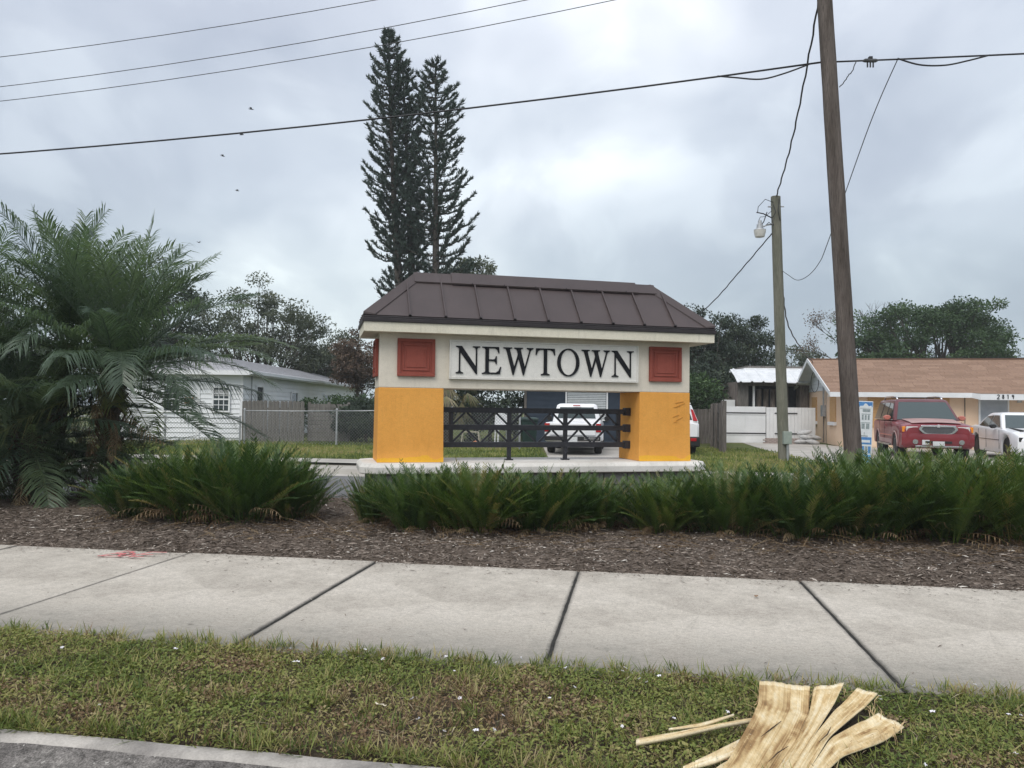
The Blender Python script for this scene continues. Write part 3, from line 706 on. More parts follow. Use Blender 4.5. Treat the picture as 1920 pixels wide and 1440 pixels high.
# ------------------------------------------------------------------ mulch chips and fallen leaves
def mulch_chips():
    leaf_mat('mulch_chip', [(0.0, (0.05, 0.038, 0.03)), (0.4, (0.145, 0.115, 0.094)), (0.7, (0.27, 0.225, 0.19)), (0.9, (0.44, 0.385, 0.33)), (1.0, (0.66, 0.62, 0.56))], 0.85, 0.02, 0.15)
    parts = []
    for n, lo, hi, far in ((52000, 7.36, 9.6, 1.0), (16000, 9.6, 12.4, 1.3)):
        u = RNG.uniform(-9.5, 7.5, n); v = lo + (hi-lo)*RNG.random(n); x = u*U2[0]+v*N2[0]; y = u*U2[1]+v*N2[1]
        k = (v > 7.40 + 0.06*(vnoise(x, y, 2.5, 61)-0.4)) | (RNG.random(n) < 0.10); x, y = x[k], y[k]; m = len(x)
        th = RNG.uniform(0, 2*math.pi, m); D = np.stack([np.cos(th), np.sin(th), RNG.normal(0, .18, m)], 1)
        Nn = np.stack([RNG.normal(0, .5, m), RNG.normal(0, .5, m), np.ones(m)], 1)
        L = RNG.gamma(3, 0.016, m)*far + 0.012; Wd = np.minimum(L*0.5, RNG.uniform(0.006, 0.018, m)*far)
        V, F = leaves(np.stack([x, y, bed_z(x, y)+RNG.uniform(0.0, 0.02, m)], 1), D, Nn, L, Wd, 0.05)
        t = np.clip(RNG.normal(0.42, 0.22, m) + 0.2*(vnoise(x, y, 1.2, 62)-0.5) + (RNG.random(m) < 0.018)*0.5, 0, 1)
        parts.append((V, F, t))
    V = np.concatenate([p[0] for p in parts]); F = np.concatenate([parts[0][1], parts[1][1]+len(parts[0][0])]); t = np.concatenate([p[2] for p in parts])
    tag(link('mulch_chips', np_mesh('mulch_chips', V, F, t), 'mulch_chip'), 'grey-brown wood chip mulch covering the planting bed', 'mulch', kind='stuff')
mulch_chips()

def stray_bits():
    n = 1500; u = RNG.uniform(-7, 6, n); v = 7.42 - RNG.gamma(1.0, 0.16, n); k = v > 4.75; u, v = u[k], v[k]; u2 = RNG.uniform(-5, 5, 160); v2 = RNG.uniform(4.7, 7.3, 160); u = np.concatenate([u, u2]); v = np.concatenate([v, v2]); n = len(u)
    x = u*U2[0]+v*N2[0]; y = u*U2[1]+v*N2[1]; th = RNG.uniform(0, 6.28, n); D = np.stack([np.cos(th), np.sin(th), RNG.normal(0, .05, n)], 1)
    V, F = leaves(np.stack([x, y, np.full(n, 0.008)+RNG.uniform(0, 0.004, n)], 1), D, np.tile([0., 0, 1], (n, 1)), RNG.gamma(2, 0.012, n)+0.008, RNG.uniform(0.004, 0.010, n), 0.1)
    tag(link('stray_chips', np_mesh('stray_chips', V, F, np.clip(RNG.normal(0.35, 0.25, n), 0, 1)), 'mulch_chip'), 'stray mulch chips and leaf crumbs scattered on the pavement', 'mulch', kind='stuff')
stray_bits()
# ------------------------------------------------------------------ feather-leaved plants
def frond(C0, az, el, length, droop, n_pairs, leaf_len, leaf_w, r, lift=0.5, sweep=0.9, start=0.15, seg=9, twist=0.0, leaf_droop=0.25, taper=(0.45, 1.0, 0.25), curl=0.0):
    """one pinnate leaf -> rachis points, leaflet quads (V (k,6,3)). Leaflets are two-quad strips"""
    pts = [np.array(C0, float)]; d_el = el; step = length/seg; a = az
    dirs = []
    for i in range(seg):
        d = np.array([math.cos(a)*math.cos(d_el), math.sin(a)*math.cos(d_el), math.sin(d_el)]); dirs.append(d)
        pts.append(pts[-1] + d*step); d_el -= droop/seg*(0.4+1.2*i/seg); a += curl/seg
    dirs.append(dirs[-1]); pts = np.array(pts); dirs = np.array(dirs)
    side0 = np.array([-math.sin(az), math.cos(az), 0]); V = []
    for i in range(n_pairs):
        t = start + (1-start)*(i+0.5*r.random())/n_pairs; f = t*seg; k = min(int(f), seg-1); w = f-k
        p = pts[k]*(1-w)+pts[k+1]*w; d = dirs[k]*(1-w)+dirs[k+1]*w; d = d/np.linalg.norm(d)
        side = side0 - d*(side0@d); side /= np.linalg.norm(side); up = np.cross(d, side) * (1 if True else 1)
        if up[2] < 0: up = -up
        s_ = (t-start)/(1-start); ll = leaf_len*np.interp(s_, [0, 0.35, 1], taper)
        for sg in (-1, 1):
            sw_ = sweep*(0.75+0.5*s_) + r.uniform(-.12, .12); lf = lift + r.uniform(-.15, .15)
            ld = side*sg*math.cos(sw_)*math.cos(lf) + d*math.sin(sw_) + up*math.sin(lf)*math.cos(sw_); ld /= np.linalg.norm(ld)
            l = ll*r.uniform(0.85, 1.1); mid = p + ld*l*0.5; tip = p + ld*l*0.93 + np.array([0, 0, -leaf_droop*l*r.uniform(0.5, 1.5)])
            wv = np.cross(ld, up*math.cos(lf) - side*sg*math.sin(lf)); wn = np.linalg.norm(wv)
            wv = (wv/wn if wn > 1e-4 else d)*leaf_w*0.5
            V.append([p-wv*0.5, p+wv*0.5, mid+wv, mid-wv, tip+wv*0.12, tip-wv*0.12])
    return pts, np.array(V)
def fronds_mesh(name, items, tints, rach_r, rt=None):
    """items: list of (pts, leafletV). One mesh of rachises (3-sided tubes) and leaflets, tint per face"""
    VV = []; FF = []; T = []; off = 0
    for (pts, lv), t in zip(items, tints):
        k = len(lv); VV.append(lv.reshape(-1, 3)); b = off + 6*np.arange(k)[:, None]
        FF.append(b + np.array([[0, 1, 2, 3]])); FF.append(b + np.array([[3, 2, 4, 5]]))
        tt = np.clip(t + RNG.normal(0, 0.05, k), 0, 1); T += [tt, tt]; off += 6*k
        n = len(pts); rr = np.linspace(rach_r, rach_r*0.25, n); ring = []
        for i in range(n):
            d = pts[min(i+1, n-1)]-pts[max(0, i-1)]; d /= np.linalg.norm(d); x = np.cross(d, [0.1, 0.2, 1]); x /= np.linalg.norm(x); y = np.cross(d, x)
            ring += [pts[i]+x*rr[i], pts[i]+(-0.5*x+0.87*y)*rr[i], pts[i]+(-0.5*x-0.87*y)*rr[i]]
        VV.append(np.array(ring)); q = []
        for i in range(n-1):
            for j in range(3): q.append([off+i*3+j, off+i*3+(j+1) % 3, off+i*3+3+(j+1) % 3, off+i*3+3+j])
        FF.append(np.array(q)); T.append(np.full(len(q), min(1, t+0.12) if rt is None else rt)); off += 3*n
    return np_mesh(name, np.concatenate(VV), np.concatenate(FF), np.concatenate(T))

leaf_mat('coontie_leaf', [(0.0, (0.020, 0.046, 0.014)), (0.35, (0.045, 0.092, 0.022)), (0.65, (0.095, 0.155, 0.036)), (0.85, (0.16, 0.185, 0.05)), (1.0, (0.23, 0.20, 0.08))], 0.42, 0.25, 0.45)
leaf_mat('dry_frond', [(0.0, (0.055, 0.035, 0.02)), (0.5, (0.14, 0.09, 0.05)), (1.0, (0.27, 0.20, 0.12))], 0.8, 0.1, 0.15)
def plant_shift(m, lo, hi):
    nt = m.node_tree; b = nt.nodes['Principled BSDF']; src = b.inputs['Base Color'].links[0].from_socket
    oi = nt.nodes.new('ShaderNodeObjectInfo'); rp = nt.nodes.new('ShaderNodeValToRGB'); nt.links.new(oi.outputs['Random'], rp.inputs[0]); rp.color_ramp.elements[0].color = (*lo, 1); rp.color_ramp.elements[1].color = (*hi, 1)
    mx = nt.nodes.new('ShaderNodeMix'); mx.data_type = 'RGBA'; mx.blend_type = 'MULTIPLY'; mx.inputs[0].default_value = 1.0; nt.links.new(src, mx.inputs[6]); nt.links.new(rp.outputs[0], mx.inputs[7]); nt.links.new(mx.outputs[2], b.inputs['Base Color'])
plant_shift(MATS['coontie_leaf'], (0.8, 0.9, 0.95), (1.2, 1.12, 1.0))
def coontie_variants():
    out = []
    for s in range(4):
        r = random.Random(100+s); it = []; tn = []
        for i in range(250):
            a = r.uniform(0, 2*math.pi); q = r.random(); el = rad(88) - rad(48)*q**1.1; l = r.uniform(0.62, 0.95)*(1.0-0.16*q)
            rb = 0.30*math.sqrt(r.random())
            c = (rb*math.cos(a+r.uniform(-1, 1)), rb*math.sin(a+r.uniform(-1, 1)), r.uniform(0, 0.08))
            it.append(frond(c, a, el, l, r.uniform(0.2, 1.05), 25, 0.105, 0.0098, r, lift=r.uniform(0.1, 0.7), sweep=0.80, start=0.18, seg=7, leaf_droop=0.03, taper=(0.6, 1.0, 0.55)))
            tn.append(min(1, max(0, (0.28 + 0.06*s + 0.17*r.gauss(0, 1) + 0.10*(1-q)) if r.random() > 0.05 else 0.97)))
        green = fronds_mesh('fronds', it, tn, 0.0045)
        it = []; tn = []
        for i in range(34):
            a = r.uniform(0, 2*math.pi); it.append(frond((0.12*math.cos(a), 0.12*math.sin(a), 0.05), a, r.uniform(0.05, 0.8), r.uniform(0.35, 0.72), r.uniform(0.5, 1.7), 8, 0.09, 0.008, r, lift=-0.3, sweep=0.8, start=0.35, seg=6, leaf_droop=0.5)); tn.append(r.random())
        dry = fronds_mesh('dry_fronds', it, tn, 0.0045)
        green.materials.append(MATS['coontie_leaf']); dry.materials.append(MATS['dry_frond']); out.append((green, dry))
    return out
CO = coontie_variants()
def coontie():
    gl, gc, gr = 'coontie shrubs in the clump beside the palms', 'coontie shrubs in front of the gateway sign', 'coontie shrubs right of the gateway sign'
    P = [  # x, y, scale, height scale, group, where
     (-5.0, 10.7, 0.78, 0.80, gl, 'low yellowish coontie shrub at the palm end of the left clump'),
     (-4.25, 10.55, 1.0, 1.06, gl, 'tall dark feathery coontie shrub, second from the palms'),
     (-3.55, 10.45, 1.05, 1.14, gl, 'bushy dark coontie shrub in the middle of the left clump'),
     (-2.98, 10.75, 0.72, 0.86, gl, 'coontie shrub at the open street end of the left clump'),
     (-3.75, 11.5, 0.95, 1.0, gl, 'coontie shrub at the back of the left clump by the street'),
     (-1.82, 10.5, 0.42, 0.72, gc, 'thin leggy coontie shrub below the sign plinth\'s left corner'),
     (-1.12, 9.95, 0.84, 0.84, gc, 'dense coontie shrub below the left orange pillar'),
     (-0.42, 9.8, 0.95, 0.86, gc, 'coontie shrub just right of the left orange pillar'),
     (0.33, 10.0, 0.92, 0.84, gc, 'coontie shrub below the first railing post'),
     (1.1, 10.3, 0.74, 0.72, gc, 'coontie shrub beside the exposed block footing'),
     (1.9, 10.05, 0.82, 0.76, gr, 'yellowish coontie shrub below the right orange pillar'),
     (2.65, 10.0, 0.95, 0.86, gr, 'coontie shrub just beyond the sign plinth\'s right end'),
     (3.5, 9.7, 1.0, 0.98, gr, 'coontie shrub overhanging a dark hollow in front of the utility pole'),
     (4.35, 9.75, 1.10, 1.06, gr, 'tall coontie shrub in front of the thick utility pole'),
     (5.2, 9.7, 1.15, 1.10, gr, 'tall dense coontie shrub in front of the red vehicle'),
     (6.1, 9.55, 1.15, 1.10, gr, 'tall dense coontie shrub in front of the white sedan'),
     (6.95, 9.4, 1.15, 1.06, gr, 'coontie shrub cut by the right picture edge'),
     (4.8, 10.9, 1.05, 1.12, gr, 'coontie shrub behind the others near the thick pole base'),
     (6.4, 10.8, 1.1, 1.12, gr, 'coontie shrub in the back row below the white sedan'),
     (-4.7, 11.3, 0.9, 0.92, gl, 'coontie shrub at the back of the left clump beside the palm trunk'),
     (-0.9, 10.75, 0.8, 0.76, gc, 'back-row coontie shrub against the plinth under the left pillar'),
     (0.75, 10.75, 0.75, 0.70, gc, 'back-row coontie shrub against the plinth under the railing'),
     (3.1, 10.7, 0.9, 0.88, gr, 'back-row coontie shrub on the grass side of the plinth end'),
     (5.6, 10.6, 1.1, 1.12, gr, 'back-row coontie shrub in front of the picture board'),
     (2.2, 11.0, 0.7, 0.72, gr, 'small coontie shrub tucked against the plinth\'s right half'),
    ]
    for i, (x, y, s, h, g, lab) in enumerate(P):
        y -= 0.30; e = empty('coontie_shrub', (x, y, float(bed_z(x, y))-0.03), i*2.4); e.scale = (s*1.2, s*1.2, h*1.08)
        gm, dm = CO[i % 4]; link('fronds', gm, None, e); link('dry_fronds', dm, None, e); tag(e, lab, 'shrub', g)
coontie()

# dead fronds and stems strewn under the shrubs
def strewn():
    it = []; tn = []; r = random.Random(77)
    for i in range(420):
        u = r.uniform(-6.5, 7.5); n = r.choice((r.uniform(8.1, 9.4), r.uniform(8.6, 9.6))); x, y = un(u, n)
        it.append(frond((x, y, float(bed_z(x, y))+r.uniform(0.0, 0.05)), r.uniform(0, 6.28), r.uniform(-0.1, 0.35), r.uniform(0.15, 0.5), r.uniform(0.1, 0.5), 6, 0.06, 0.006, r, lift=0.2, start=0.3, seg=4, leaf_droop=0.3)); tn.append(r.random())
    tag(link('fallen_fronds', fronds_mesh('fallen_fronds', it, tn, 0.0035), 'dry_frond'), 'dry brown fronds and stems strewn under the shrubs', 'dead fronds', kind='stuff')
strewn()

leaf_mat('palm_leaf', [(0.0, (0.065, 0.105, 0.078)), (0.4, (0.115, 0.165, 0.108)), (0.7, (0.155, 0.205, 0.11)), (0.88, (0.22, 0.24, 0.095)), (1.0, (0.28, 0.23, 0.125))], 0.3, 0.45, 0.7)
mat('palm_trunk', (0.05, 0.036, 0.026), (0.13, 0.10, 0.075), 14, 0.9, 0.8, 30)
def palm(name, loc, h, nfr, flen, seed, lab, extra=(), lean=(0, 0), low=True):
    r = random.Random(seed); e = empty(name, loc); tag(e, lab, 'palm', 'feathery palms at the left end of the bed')
    top = np.array([lean[0], lean[1], h])
    t = MB(); pts = []; rs = []
    for i in range(10):
        f = i/9; pts.append((lean[0]*f*f, lean[1]*f*f, -0.1+(h+0.1)*f)); rs.append(0.13*(1-0.25*f)+0.02*r.random())
    t.tube(pts, rs, 9); t.build('trunk', 'palm_trunk', e, smooth=True)
    # old leaf bases hugging the trunk
    k = MB()
    for i in range(70):
        f = r.uniform(0.05, 1); a = r.uniform(0, 6.28); p = Vector((lean[0]*f*f+0.11*math.cos(a), lean[1]*f*f+0.11*math.sin(a), h*f)); o = Vector((math.cos(a)*r.uniform(.06, .16), math.sin(a)*r.uniform(.06, .16), r.uniform(.12, .3)))
        k.bar(p, p+o, 0.05, 0.02, (math.cos(a), math.sin(a), 0))
    tag(k.build('leaf_bases', 'palm_trunk', e), kind='stuff')
    it = []; tn = []
    for i in range(nfr):
        if i % 7 == 3: continue
        q = (i+0.5)/nfr; a = i*2.39996 + r.uniform(-.25, .25); el = rad(86) - rad(108)*q**1.15 + r.uniform(-.12, .12); l = flen*r.uniform(0.82, 1.1)*(0.92+0.16*math.sin(q*3.1))
        c = top + np.array([0.08*math.cos(a), 0.08*math.sin(a), 0.12-0.35*q])
        it.append(frond(c, a, el, l, r.uniform(0.55, 1.25)*(1.05-0.45*q), 56, 0.60*flen/2.2, 0.0195, r, lift=r.uniform(0.0, 0.6), sweep=0.78, start=0.14, seg=11, leaf_droop=r.uniform(0.15, 0.5), taper=(0.6, 1.0, 0.55), curl=r.uniform(-.35, .35))); tn.append(min(1, max(0.02, 0.28+0.14*r.gauss(0, 1)+(0.45 if q > 0.93 and r.random() < 0.5 else 0))))
    for (a, el, l, dr, tt) in extra:
        it.append(frond(top + np.array([0.08*math.cos(a), 0.08*math.sin(a), 0.0]), a, el, l, dr, 64, 0.58*flen/2.2, 0.0195, r, lift=0.2, sweep=0.72, start=0.14, seg=12, leaf_droop=0.22, taper=(0.55, 1.0, 0.5))); tn.append(tt)
    link('crown', fronds_mesh('crown', it, tn, 0.016), 'palm_leaf', e)
    if low:
        it = []; tn = []
        for i in range(48):
            a = r.uniform(0, 6.28); it.append(frond((0.25*math.cos(a), 0.25*math.sin(a), r.uniform(0, .5)), a, r.uniform(0.15, 1.35), r.uniform(0.8, 1.6), r.uniform(0.5, 1.3), 34, 0.28, 0.0145, r, lift=0.2, sweep=0.7, start=0.15, seg=8, leaf_droop=0.2)); tn.append(r.uniform(0.15, 0.6))
        link('basal_suckers', fronds_mesh('basal_suckers', it, tn, 0.008), 'palm_leaf', e)
        it = []; tn = []
        for i in range(22):
            a = r.uniform(0, 6.28); it.append(frond((0.14*math.cos(a), 0.14*math.sin(a), r.uniform(0.5, h*0.95)), a, r.uniform(-1.25, -0.5), r.uniform(0.6, 1.4), r.uniform(-0.3, 0.4), 22, 0.22, 0.012, r, lift=-0.4, sweep=0.8, start=0.2, seg=6, leaf_droop=0.4)); tn.append(r.random())
        link('dead_fronds', fronds_mesh('dead_fronds', it, tn, 0.009), 'dry_frond', e)
    return e
palm('palm', (-6.55, 12.5, -0.05), 2.1, 56, 2.3, 21, 'multi-frond palm with brown trunk nearest the coontie clump', extra=((rad(-3), 0.48, 3.0, 1.0, 0.5), (rad(-12), 0.40, 2.8, 1.0, 0.45), (rad(8), 0.30, 2.5, 1.1, 0.34), (rad(30), 1.46, 2.6, 0.15, 0.4), (rad(70), 1.42, 2.45, 0.25, 0.35), (rad(20), 1.2, 2.5, 0.7, 0.35), (rad(-100), 0.75, 2.2, 1.9, 0.30), (rad(-140), 0.6, 2.3, 1.6, 0.32), (rad(-60), 0.5, 2.0, 1.9, 0.33), (rad(-35), 0.3, 2.0, 1.5, 0.3)), lean=(0.1, 0))
palm('palm', (-8.9, 12.3, -0.05), 1.9, 54, 2.3, 35, 'palm with drooping fronds at the left picture edge', extra=((rad(-60), 0.7, 2.3, 1.6, 0.78), (rad(-20), 1.3, 2.6, 0.4, 0.35), (rad(-80), 0.3, 2.0, 1.6, 0.8)), lean=(-0.1, 0.1))
palm('palm', (-7.7, 13.0, -0.05), 2.6, 48, 2.3, 49, 'tallest palm, standing between and behind the two front palms', extra=((rad(80), 1.5, 2.3, 0.12, 0.4), (rad(200), 1.42, 2.3, 0.2, 0.4), (rad(120), 1.3, 2.3, 0.4, 0.35), (rad(-30), 1.15, 2.3, 0.8, 0.35)), lean=(0.1, 0.1))
palm('palm', (-7.55, 12.0, -0.05), 1.15, 40, 1.9, 63, 'short young palm with a fountain of fronds between the front trunks', lean=(0.05, -0.05))

# ------------------------------------------------------------------ vehicles
mat('car_white', (0.74, 0.75, 0.77), (0.80, 0.80, 0.81), 2, 0.3, coat=0.5)
mat('car_red', (0.165, 0.018, 0.026), (0.215, 0.028, 0.036), 1.5, 0.36, coat=0.4)
mat('car_red_faded', (0.34, 0.20, 0.19), (0.42, 0.29, 0.27), 1.6, 0.6)
mat('car_red_dark', (0.09, 0.018, 0.022), (0.13, 0.03, 0.034), 2, 0.4, coat=0.3)
mat('car_salmon', (0.42, 0.13, 0.095), (0.48, 0.16, 0.12), 3, 0.5)
mat('car_black', (0.010, 0.010, 0.011), (0.02, 0.02, 0.021), 6, 0.6)
mat('tyre', (0.014, 0.014, 0.014), (0.03, 0.029, 0.028), 20, 0.85)
mat('chrome', (0.62, 0.62, 0.63), None, rough=0.16, metal=1.0)
mat('alloy', (0.62, 0.62, 0.63), (0.52, 0.52, 0.52), 8, 0.3, metal=0.25)
mat('grille_mesh', (0.05, 0.05, 0.055), (0.14, 0.14, 0.145), 120, 0.5, metal=0.4)
mat('lamp_clear', (0.60, 0.60, 0.58), (0.42, 0.42, 0.40), 30, 0.12)
mat('lamp_amber', (0.75, 0.25, 0.02), None, rough=0.15)
mat('lamp_red', (0.40, 0.012, 0.018), (0.30, 0.01, 0.012), 30, 0.15)
mat('plate_white', (0.66, 0.67, 0.66), (0.4, 0.42, 0.45), 60, 0.5)
q = NT('car_glass'); q.set((0.030, 0.045, 0.045), 0.06, spec=0.8); MATS['car_glass'] = q.m
q = NT('car_glass_pale'); q.set((0.035, 0.055, 0.055), 0.05, spec=1.0); MATS['car_glass_pale'] = q.m

def wheel(parent, x, y, R, w, side, spokes=5, rim='alloy'):
    e = empty('wheel', (x, y, R)); e.parent = parent
    n = 28; prof = [(R*0.62, -w/2), (R*0.9, -w/2), (R*0.985, -w*0.36), (R, -w*0.15), (R, w*0.15), (R*0.985, w*0.36), (R*0.9, w/2), (R*0.62, w/2)]
    t = MB(); t.loft([[(r*math.cos(2*math.pi*i/n), yy, r*math.sin(2*math.pi*i/n)) for r, yy in prof] for i in range(n)] + [[(r, yy, 0) for r, yy in prof]], cap=False); t.build('tyre', 'tyre', e, smooth='auto')
    d = MB(); s = side*w*0.30
    d.loft([[(r*math.cos(2*math.pi*i/n), yy, r*math.sin(2*math.pi*i/n)) for i in range(n)] for r, yy in ((R*0.655, side*w*0.46), (R*0.60, side*w*0.44), (R*0.56, s*0.4), (0.02, s*0.3))], cap=True); d.build('rim', 'car_black', e, smooth='auto')
    k = MB()
    for i in range(spokes):
        a = 2*math.pi*i/spokes; c, b = math.cos(a), math.sin(a)
        k.bar((0.03*c, s*1.15, 0.03*b), (R*0.62*c, s*1.35, R*0.62*b), 0.085*R/0.35, 0.03, (0, 1, 0))
    k.tube([(0, s*0.6, 0), (0, s*1.5, 0)], R*0.2, 14)
    ring = [(R*0.655, side*w*0.47), (R*0.575, side*w*0.47), (R*0.575, side*w*0.40), (R*0.655, side*w*0.40)]
    k.loft([[(r*math.cos(2*math.pi*i/n), yy, r*math.sin(2*math.pi*i/n)) for r, yy in ring] for i in range(n)] + [[(r, yy, 0) for r, yy in ring]], cap=False)
    k.build('spokes', rim, e, smooth='auto')
    return e

def body_loft(parent, name, key, st, wheels, ra, steps=90, base=0.3):
    """st: list of (x, halfwidth, zbottom, zshoulder, ztop) from front to rear, interpolated; wheels: x centres of round arches of radius ra"""
    xs = [s[0] for s in st]; order = np.argsort(xs); xs = np.array(xs)[order]; A = np.array([s[1:] for s in st])[order]
    X = np.unique(np.concatenate([np.linspace(xs[0], xs[-1], steps), xs] + [[w-ra, w+ra, w-ra-0.004, w+ra+0.004] for w in wheels]))
    m = MB(); rings = []
    for x in X:
        w, zb, zs, zt = [np.interp(x, xs, A[:, k]) for k in range(4)]
        zi = zb
        for c in wheels:
            if abs(x-c) < ra: zi = max(zi, 0.36 + math.sqrt(ra*ra-(x-c)**2))
        zi = min(zi, zs-0.12)
        half = [(0.0, zi), (w*0.93, zi), (w*0.985, zi+0.03), (w, zi+(zs-zi)*0.45), (w*0.995, zs-0.06), (w*0.955, zs), (w*0.80, zs+(zt-zs)*0.72), (w*0.4, zt-0.005), (0.0, zt)]
        rings.append([(x, y, z) for y, z in half] + [(x, -y, z) for y, z in half[-2:0:-1]])
    m.loft(rings); return m.build(name, key, parent, smooth='auto')

class House:      # greenhouse of a vehicle: lower and upper ring with helper to lay glass on its sides
    def __init__(s, xf0, xr0, w0, z0, xf1, xr1, w1, z1, crown=0.06):
        s.__dict__.update(locals())
    def body(s, parent, key, name='cabin'):
        def ring(xf, xr, w, z, c): return [(xf, w-c, z), (xf-c*0.5, w, z), (xr+c*0.5, w, z), (xr, w-c, z), (xr, -w+c, z), (xr+c*0.5, -w, z), (xf-c*0.5, -w, z), (xf, -w+c, z)]
        m = MB(); m.loft([ring(s.xf0, s.xr0, s.w0, s.z0, 0.10), ring(s.xf1, s.xr1, s.w1, s.z1, 0.10), ring(s.xf1-0.12, s.xr1+0.10, s.w1-0.08, s.z1+s.crown*0.7, 0.08), ring(s.xf1-0.4, s.xr1+0.35, s.w1-0.3, s.z1+s.crown, 0.06)])
        return m.build(name, key, parent, smooth='auto', bevel=0.02)
    def side(s, a, t, sg):      # a metres from lower-front along x (negative back), t 0..1 up
        return Vector((a, sg*(s.w0+(s.w1-s.w0)*t+0.006), s.z0+(s.z1-s.z0)*t))
    def front(s, b, t): return Vector((s.xf0+(s.xf1-s.xf0)*t+0.008, b*(s.w0+(s.w1-s.w0)*t-0.02), s.z0+(s.z1-s.z0)*t))
    def rear(s, b, t): return Vector((s.xr0+(s.xr1-s.xr0)*t-0.008, b*(s.w0+(s.w1-s.w0)*t-0.02), s.z0+(s.z1-s.z0)*t))
    def pane(s, parent, name, key, pts, out):
        m = MB(); o = Vector(out)*0.01; n = len(pts); m.add([p for p in pts]+[p+o for p in pts], [tuple(range(n)), tuple(range(n, 2*n))]+[(i, (i+1) % n, n+(i+1) % n, n+i) for i in range(n)])
        return m.build(name, key, parent)

def vehicle(name, loc, fwd, lab, cat):
    e = empty(name, loc, math.atan2(fwd[1], fwd[0])); tag(e, lab, cat); return e
def box(parent, name, key, *b, bevel=0.01, **k):
    m = MB(); m.box(*b); return m.build(name, key, parent, bevel=bevel, **k)

def suv():
    e = vehicle('suv', (13.50, 25.5, LOT+0.004), (-0.285, -0.958), 'faded red full-size SUV with chrome grille parked facing the street', 'suv')
    st = [(2.62, 0.84, 0.50, 0.93, 0.98), (2.52, 0.95, 0.36, 1.00, 1.06), (2.3, 1.0, 0.33, 1.04, 1.11), (1.2, 1.01, 0.34, 1.10, 1.20), (0.9, 1.01, 0.34, 1.12, 1.20), (-2.2, 1.01, 0.34, 1.13, 1.20), (-2.55, 0.97, 0.38, 1.12, 1.19), (-2.64, 0.86, 0.5, 1.05, 1.12)]
    body_loft(e, 'body', 'car_red', st, (1.63, -1.42), 0.44)
    hd = MB(); rows = []
    for x in np.linspace(1.22, 2.42, 8):
        w = 0.74-0.05*(x-1.22); z = np.interp(x, [1.2, 2.3, 2.52], [1.2, 1.11, 1.06]); rows.append([(x, y*w, z + 0.012 + 0.028*(1-y*y)) for y in np.linspace(-1, 1, 9)])
    hd.loft(rows, close=False, cap=False); hd.build('bonnet', 'car_red_faded', e, smooth=True)
    h = House(1.18, -2.58, 0.95, 1.16, 0.42, -2.42, 0.77, 1.80, 0.07); h.body(e, 'car_red_dark')
    h.pane(e, 'windscreen', 'car_glass_pale', [h.front(-0.93, 0.04), h.front(0.93, 0.04), h.front(0.90, 0.93), h.front(-0.90, 0.93)], (0.75, 0, 0.65))
    h.pane(e, 'rear_window', 'car_glass', [h.rear(-0.85, 0.2), h.rear(0.85, 0.2), h.rear(0.8, 0.9), h.rear(-0.8, 0.9)], (-1, 0, 0.1))
    for sg in (-1, 1):
        for (a0, a1, b0, b1) in ((0.86, -0.10, 0.36, -0.10), (-0.22, -1.15, -0.22, -1.10), (-1.28, -2.40, -1.28, -2.28)):
            h.pane(e, 'side_window', 'car_glass', [h.side(a0, 0.08, sg), h.side(a1, 0.08, sg), h.side(b1, 0.90, sg), h.side(b0, 0.90, sg)], (0, sg, 0.25))
        box(e, 'window_trim', 'chrome', -2.4, 0.95, sg*0.962-0.012, sg*0.962+0.012, 1.165, 1.195)
        box(e, 'side_moulding', 'car_salmon', -1.0, 1.18, sg*1.012-0.012, sg*1.012+0.012, 0.66, 0.70)
        box(e, 'running_board', 'chrome', -0.95, 1.15, sg*1.03-0.06, sg*1.03+0.06, 0.36, 0.42)
        for x in (1.06, -0.14, -1.08): box(e, 'door_gap', 'car_black', x-0.007, x+0.007, sg*1.008-0.004, sg*1.008+0.004, 0.48, 1.13, bevel=0)
        box(e, 'lower_cladding', 'car_red_faded', -0.97, 1.17, sg*1.012-0.010, sg*1.012+0.010, 0.43, 0.56, bevel=0.004)
        box(e, 'door_handle', 'car_red', 0.0, 0.16, sg*1.02-0.02, sg*1.02+0.02, 0.98, 1.02)
        m = MB(); m.loft([[(x, sg*(1.06+0.02) + dy*k, 1.245+dz*k) for dy, dz in [(0.12*math.cos(t), 0.085*math.sin(t)) for t in np.linspace(0, 6.283, 13)[:-1]]] for x, k in ((0.70, 0.55), (0.74, 0.95), (0.80, 1.0), (0.86, 0.7))]); m.build('mirror', 'car_salmon', e, smooth='auto')
        b = MB(); b.bar((0.78, sg*0.93, 1.19), (0.78, sg*1.03, 1.22), 0.05); b.build('mirror_arm', 'car_black', e)
        # roof rails
        r = MB(); r.tube([(0.15, sg*0.66, 1.85), (0.0, sg*0.66, 1.93), (-0.5, sg*0.66, 1.945), (-1.9, sg*0.66, 1.945), (-2.2, sg*0.66, 1.86)], 0.028, 8); r.build('roof_rail', 'chrome', e, smooth=True)
        # arch trims
        for c in (1.63, -1.42):
            a = MB(); a.tube([(c+0.45*math.cos(t), sg*1.012, 0.37+0.45*math.sin(t)) for t in np.linspace(0.0, math.pi, 15)], 0.022, 6); a.build('wheel_arch_trim', 'car_red_faded', e, smooth=True)
            wheel(e, c, sg*0.86, 0.385, 0.27, sg, 5, 'alloy')
        # front lamps
        box(e, 'headlamp', 'lamp_clear', 2.44, 2.615, *sorted((sg*0.52, sg*0.86)), 0.825, 0.995, bevel=0.03)
        box(e, 'indicator', 'lamp_amber', 2.36, 2.565, *sorted((sg*0.862, sg*0.955)), 0.825, 0.995, bevel=0.02)
        f = MB(); f.tube([(2.60, sg*0.62, 0.54), (2.675, sg*0.62, 0.54)], 0.075, 14); f.build('fog_lamp', 'chrome', e, smooth='auto')
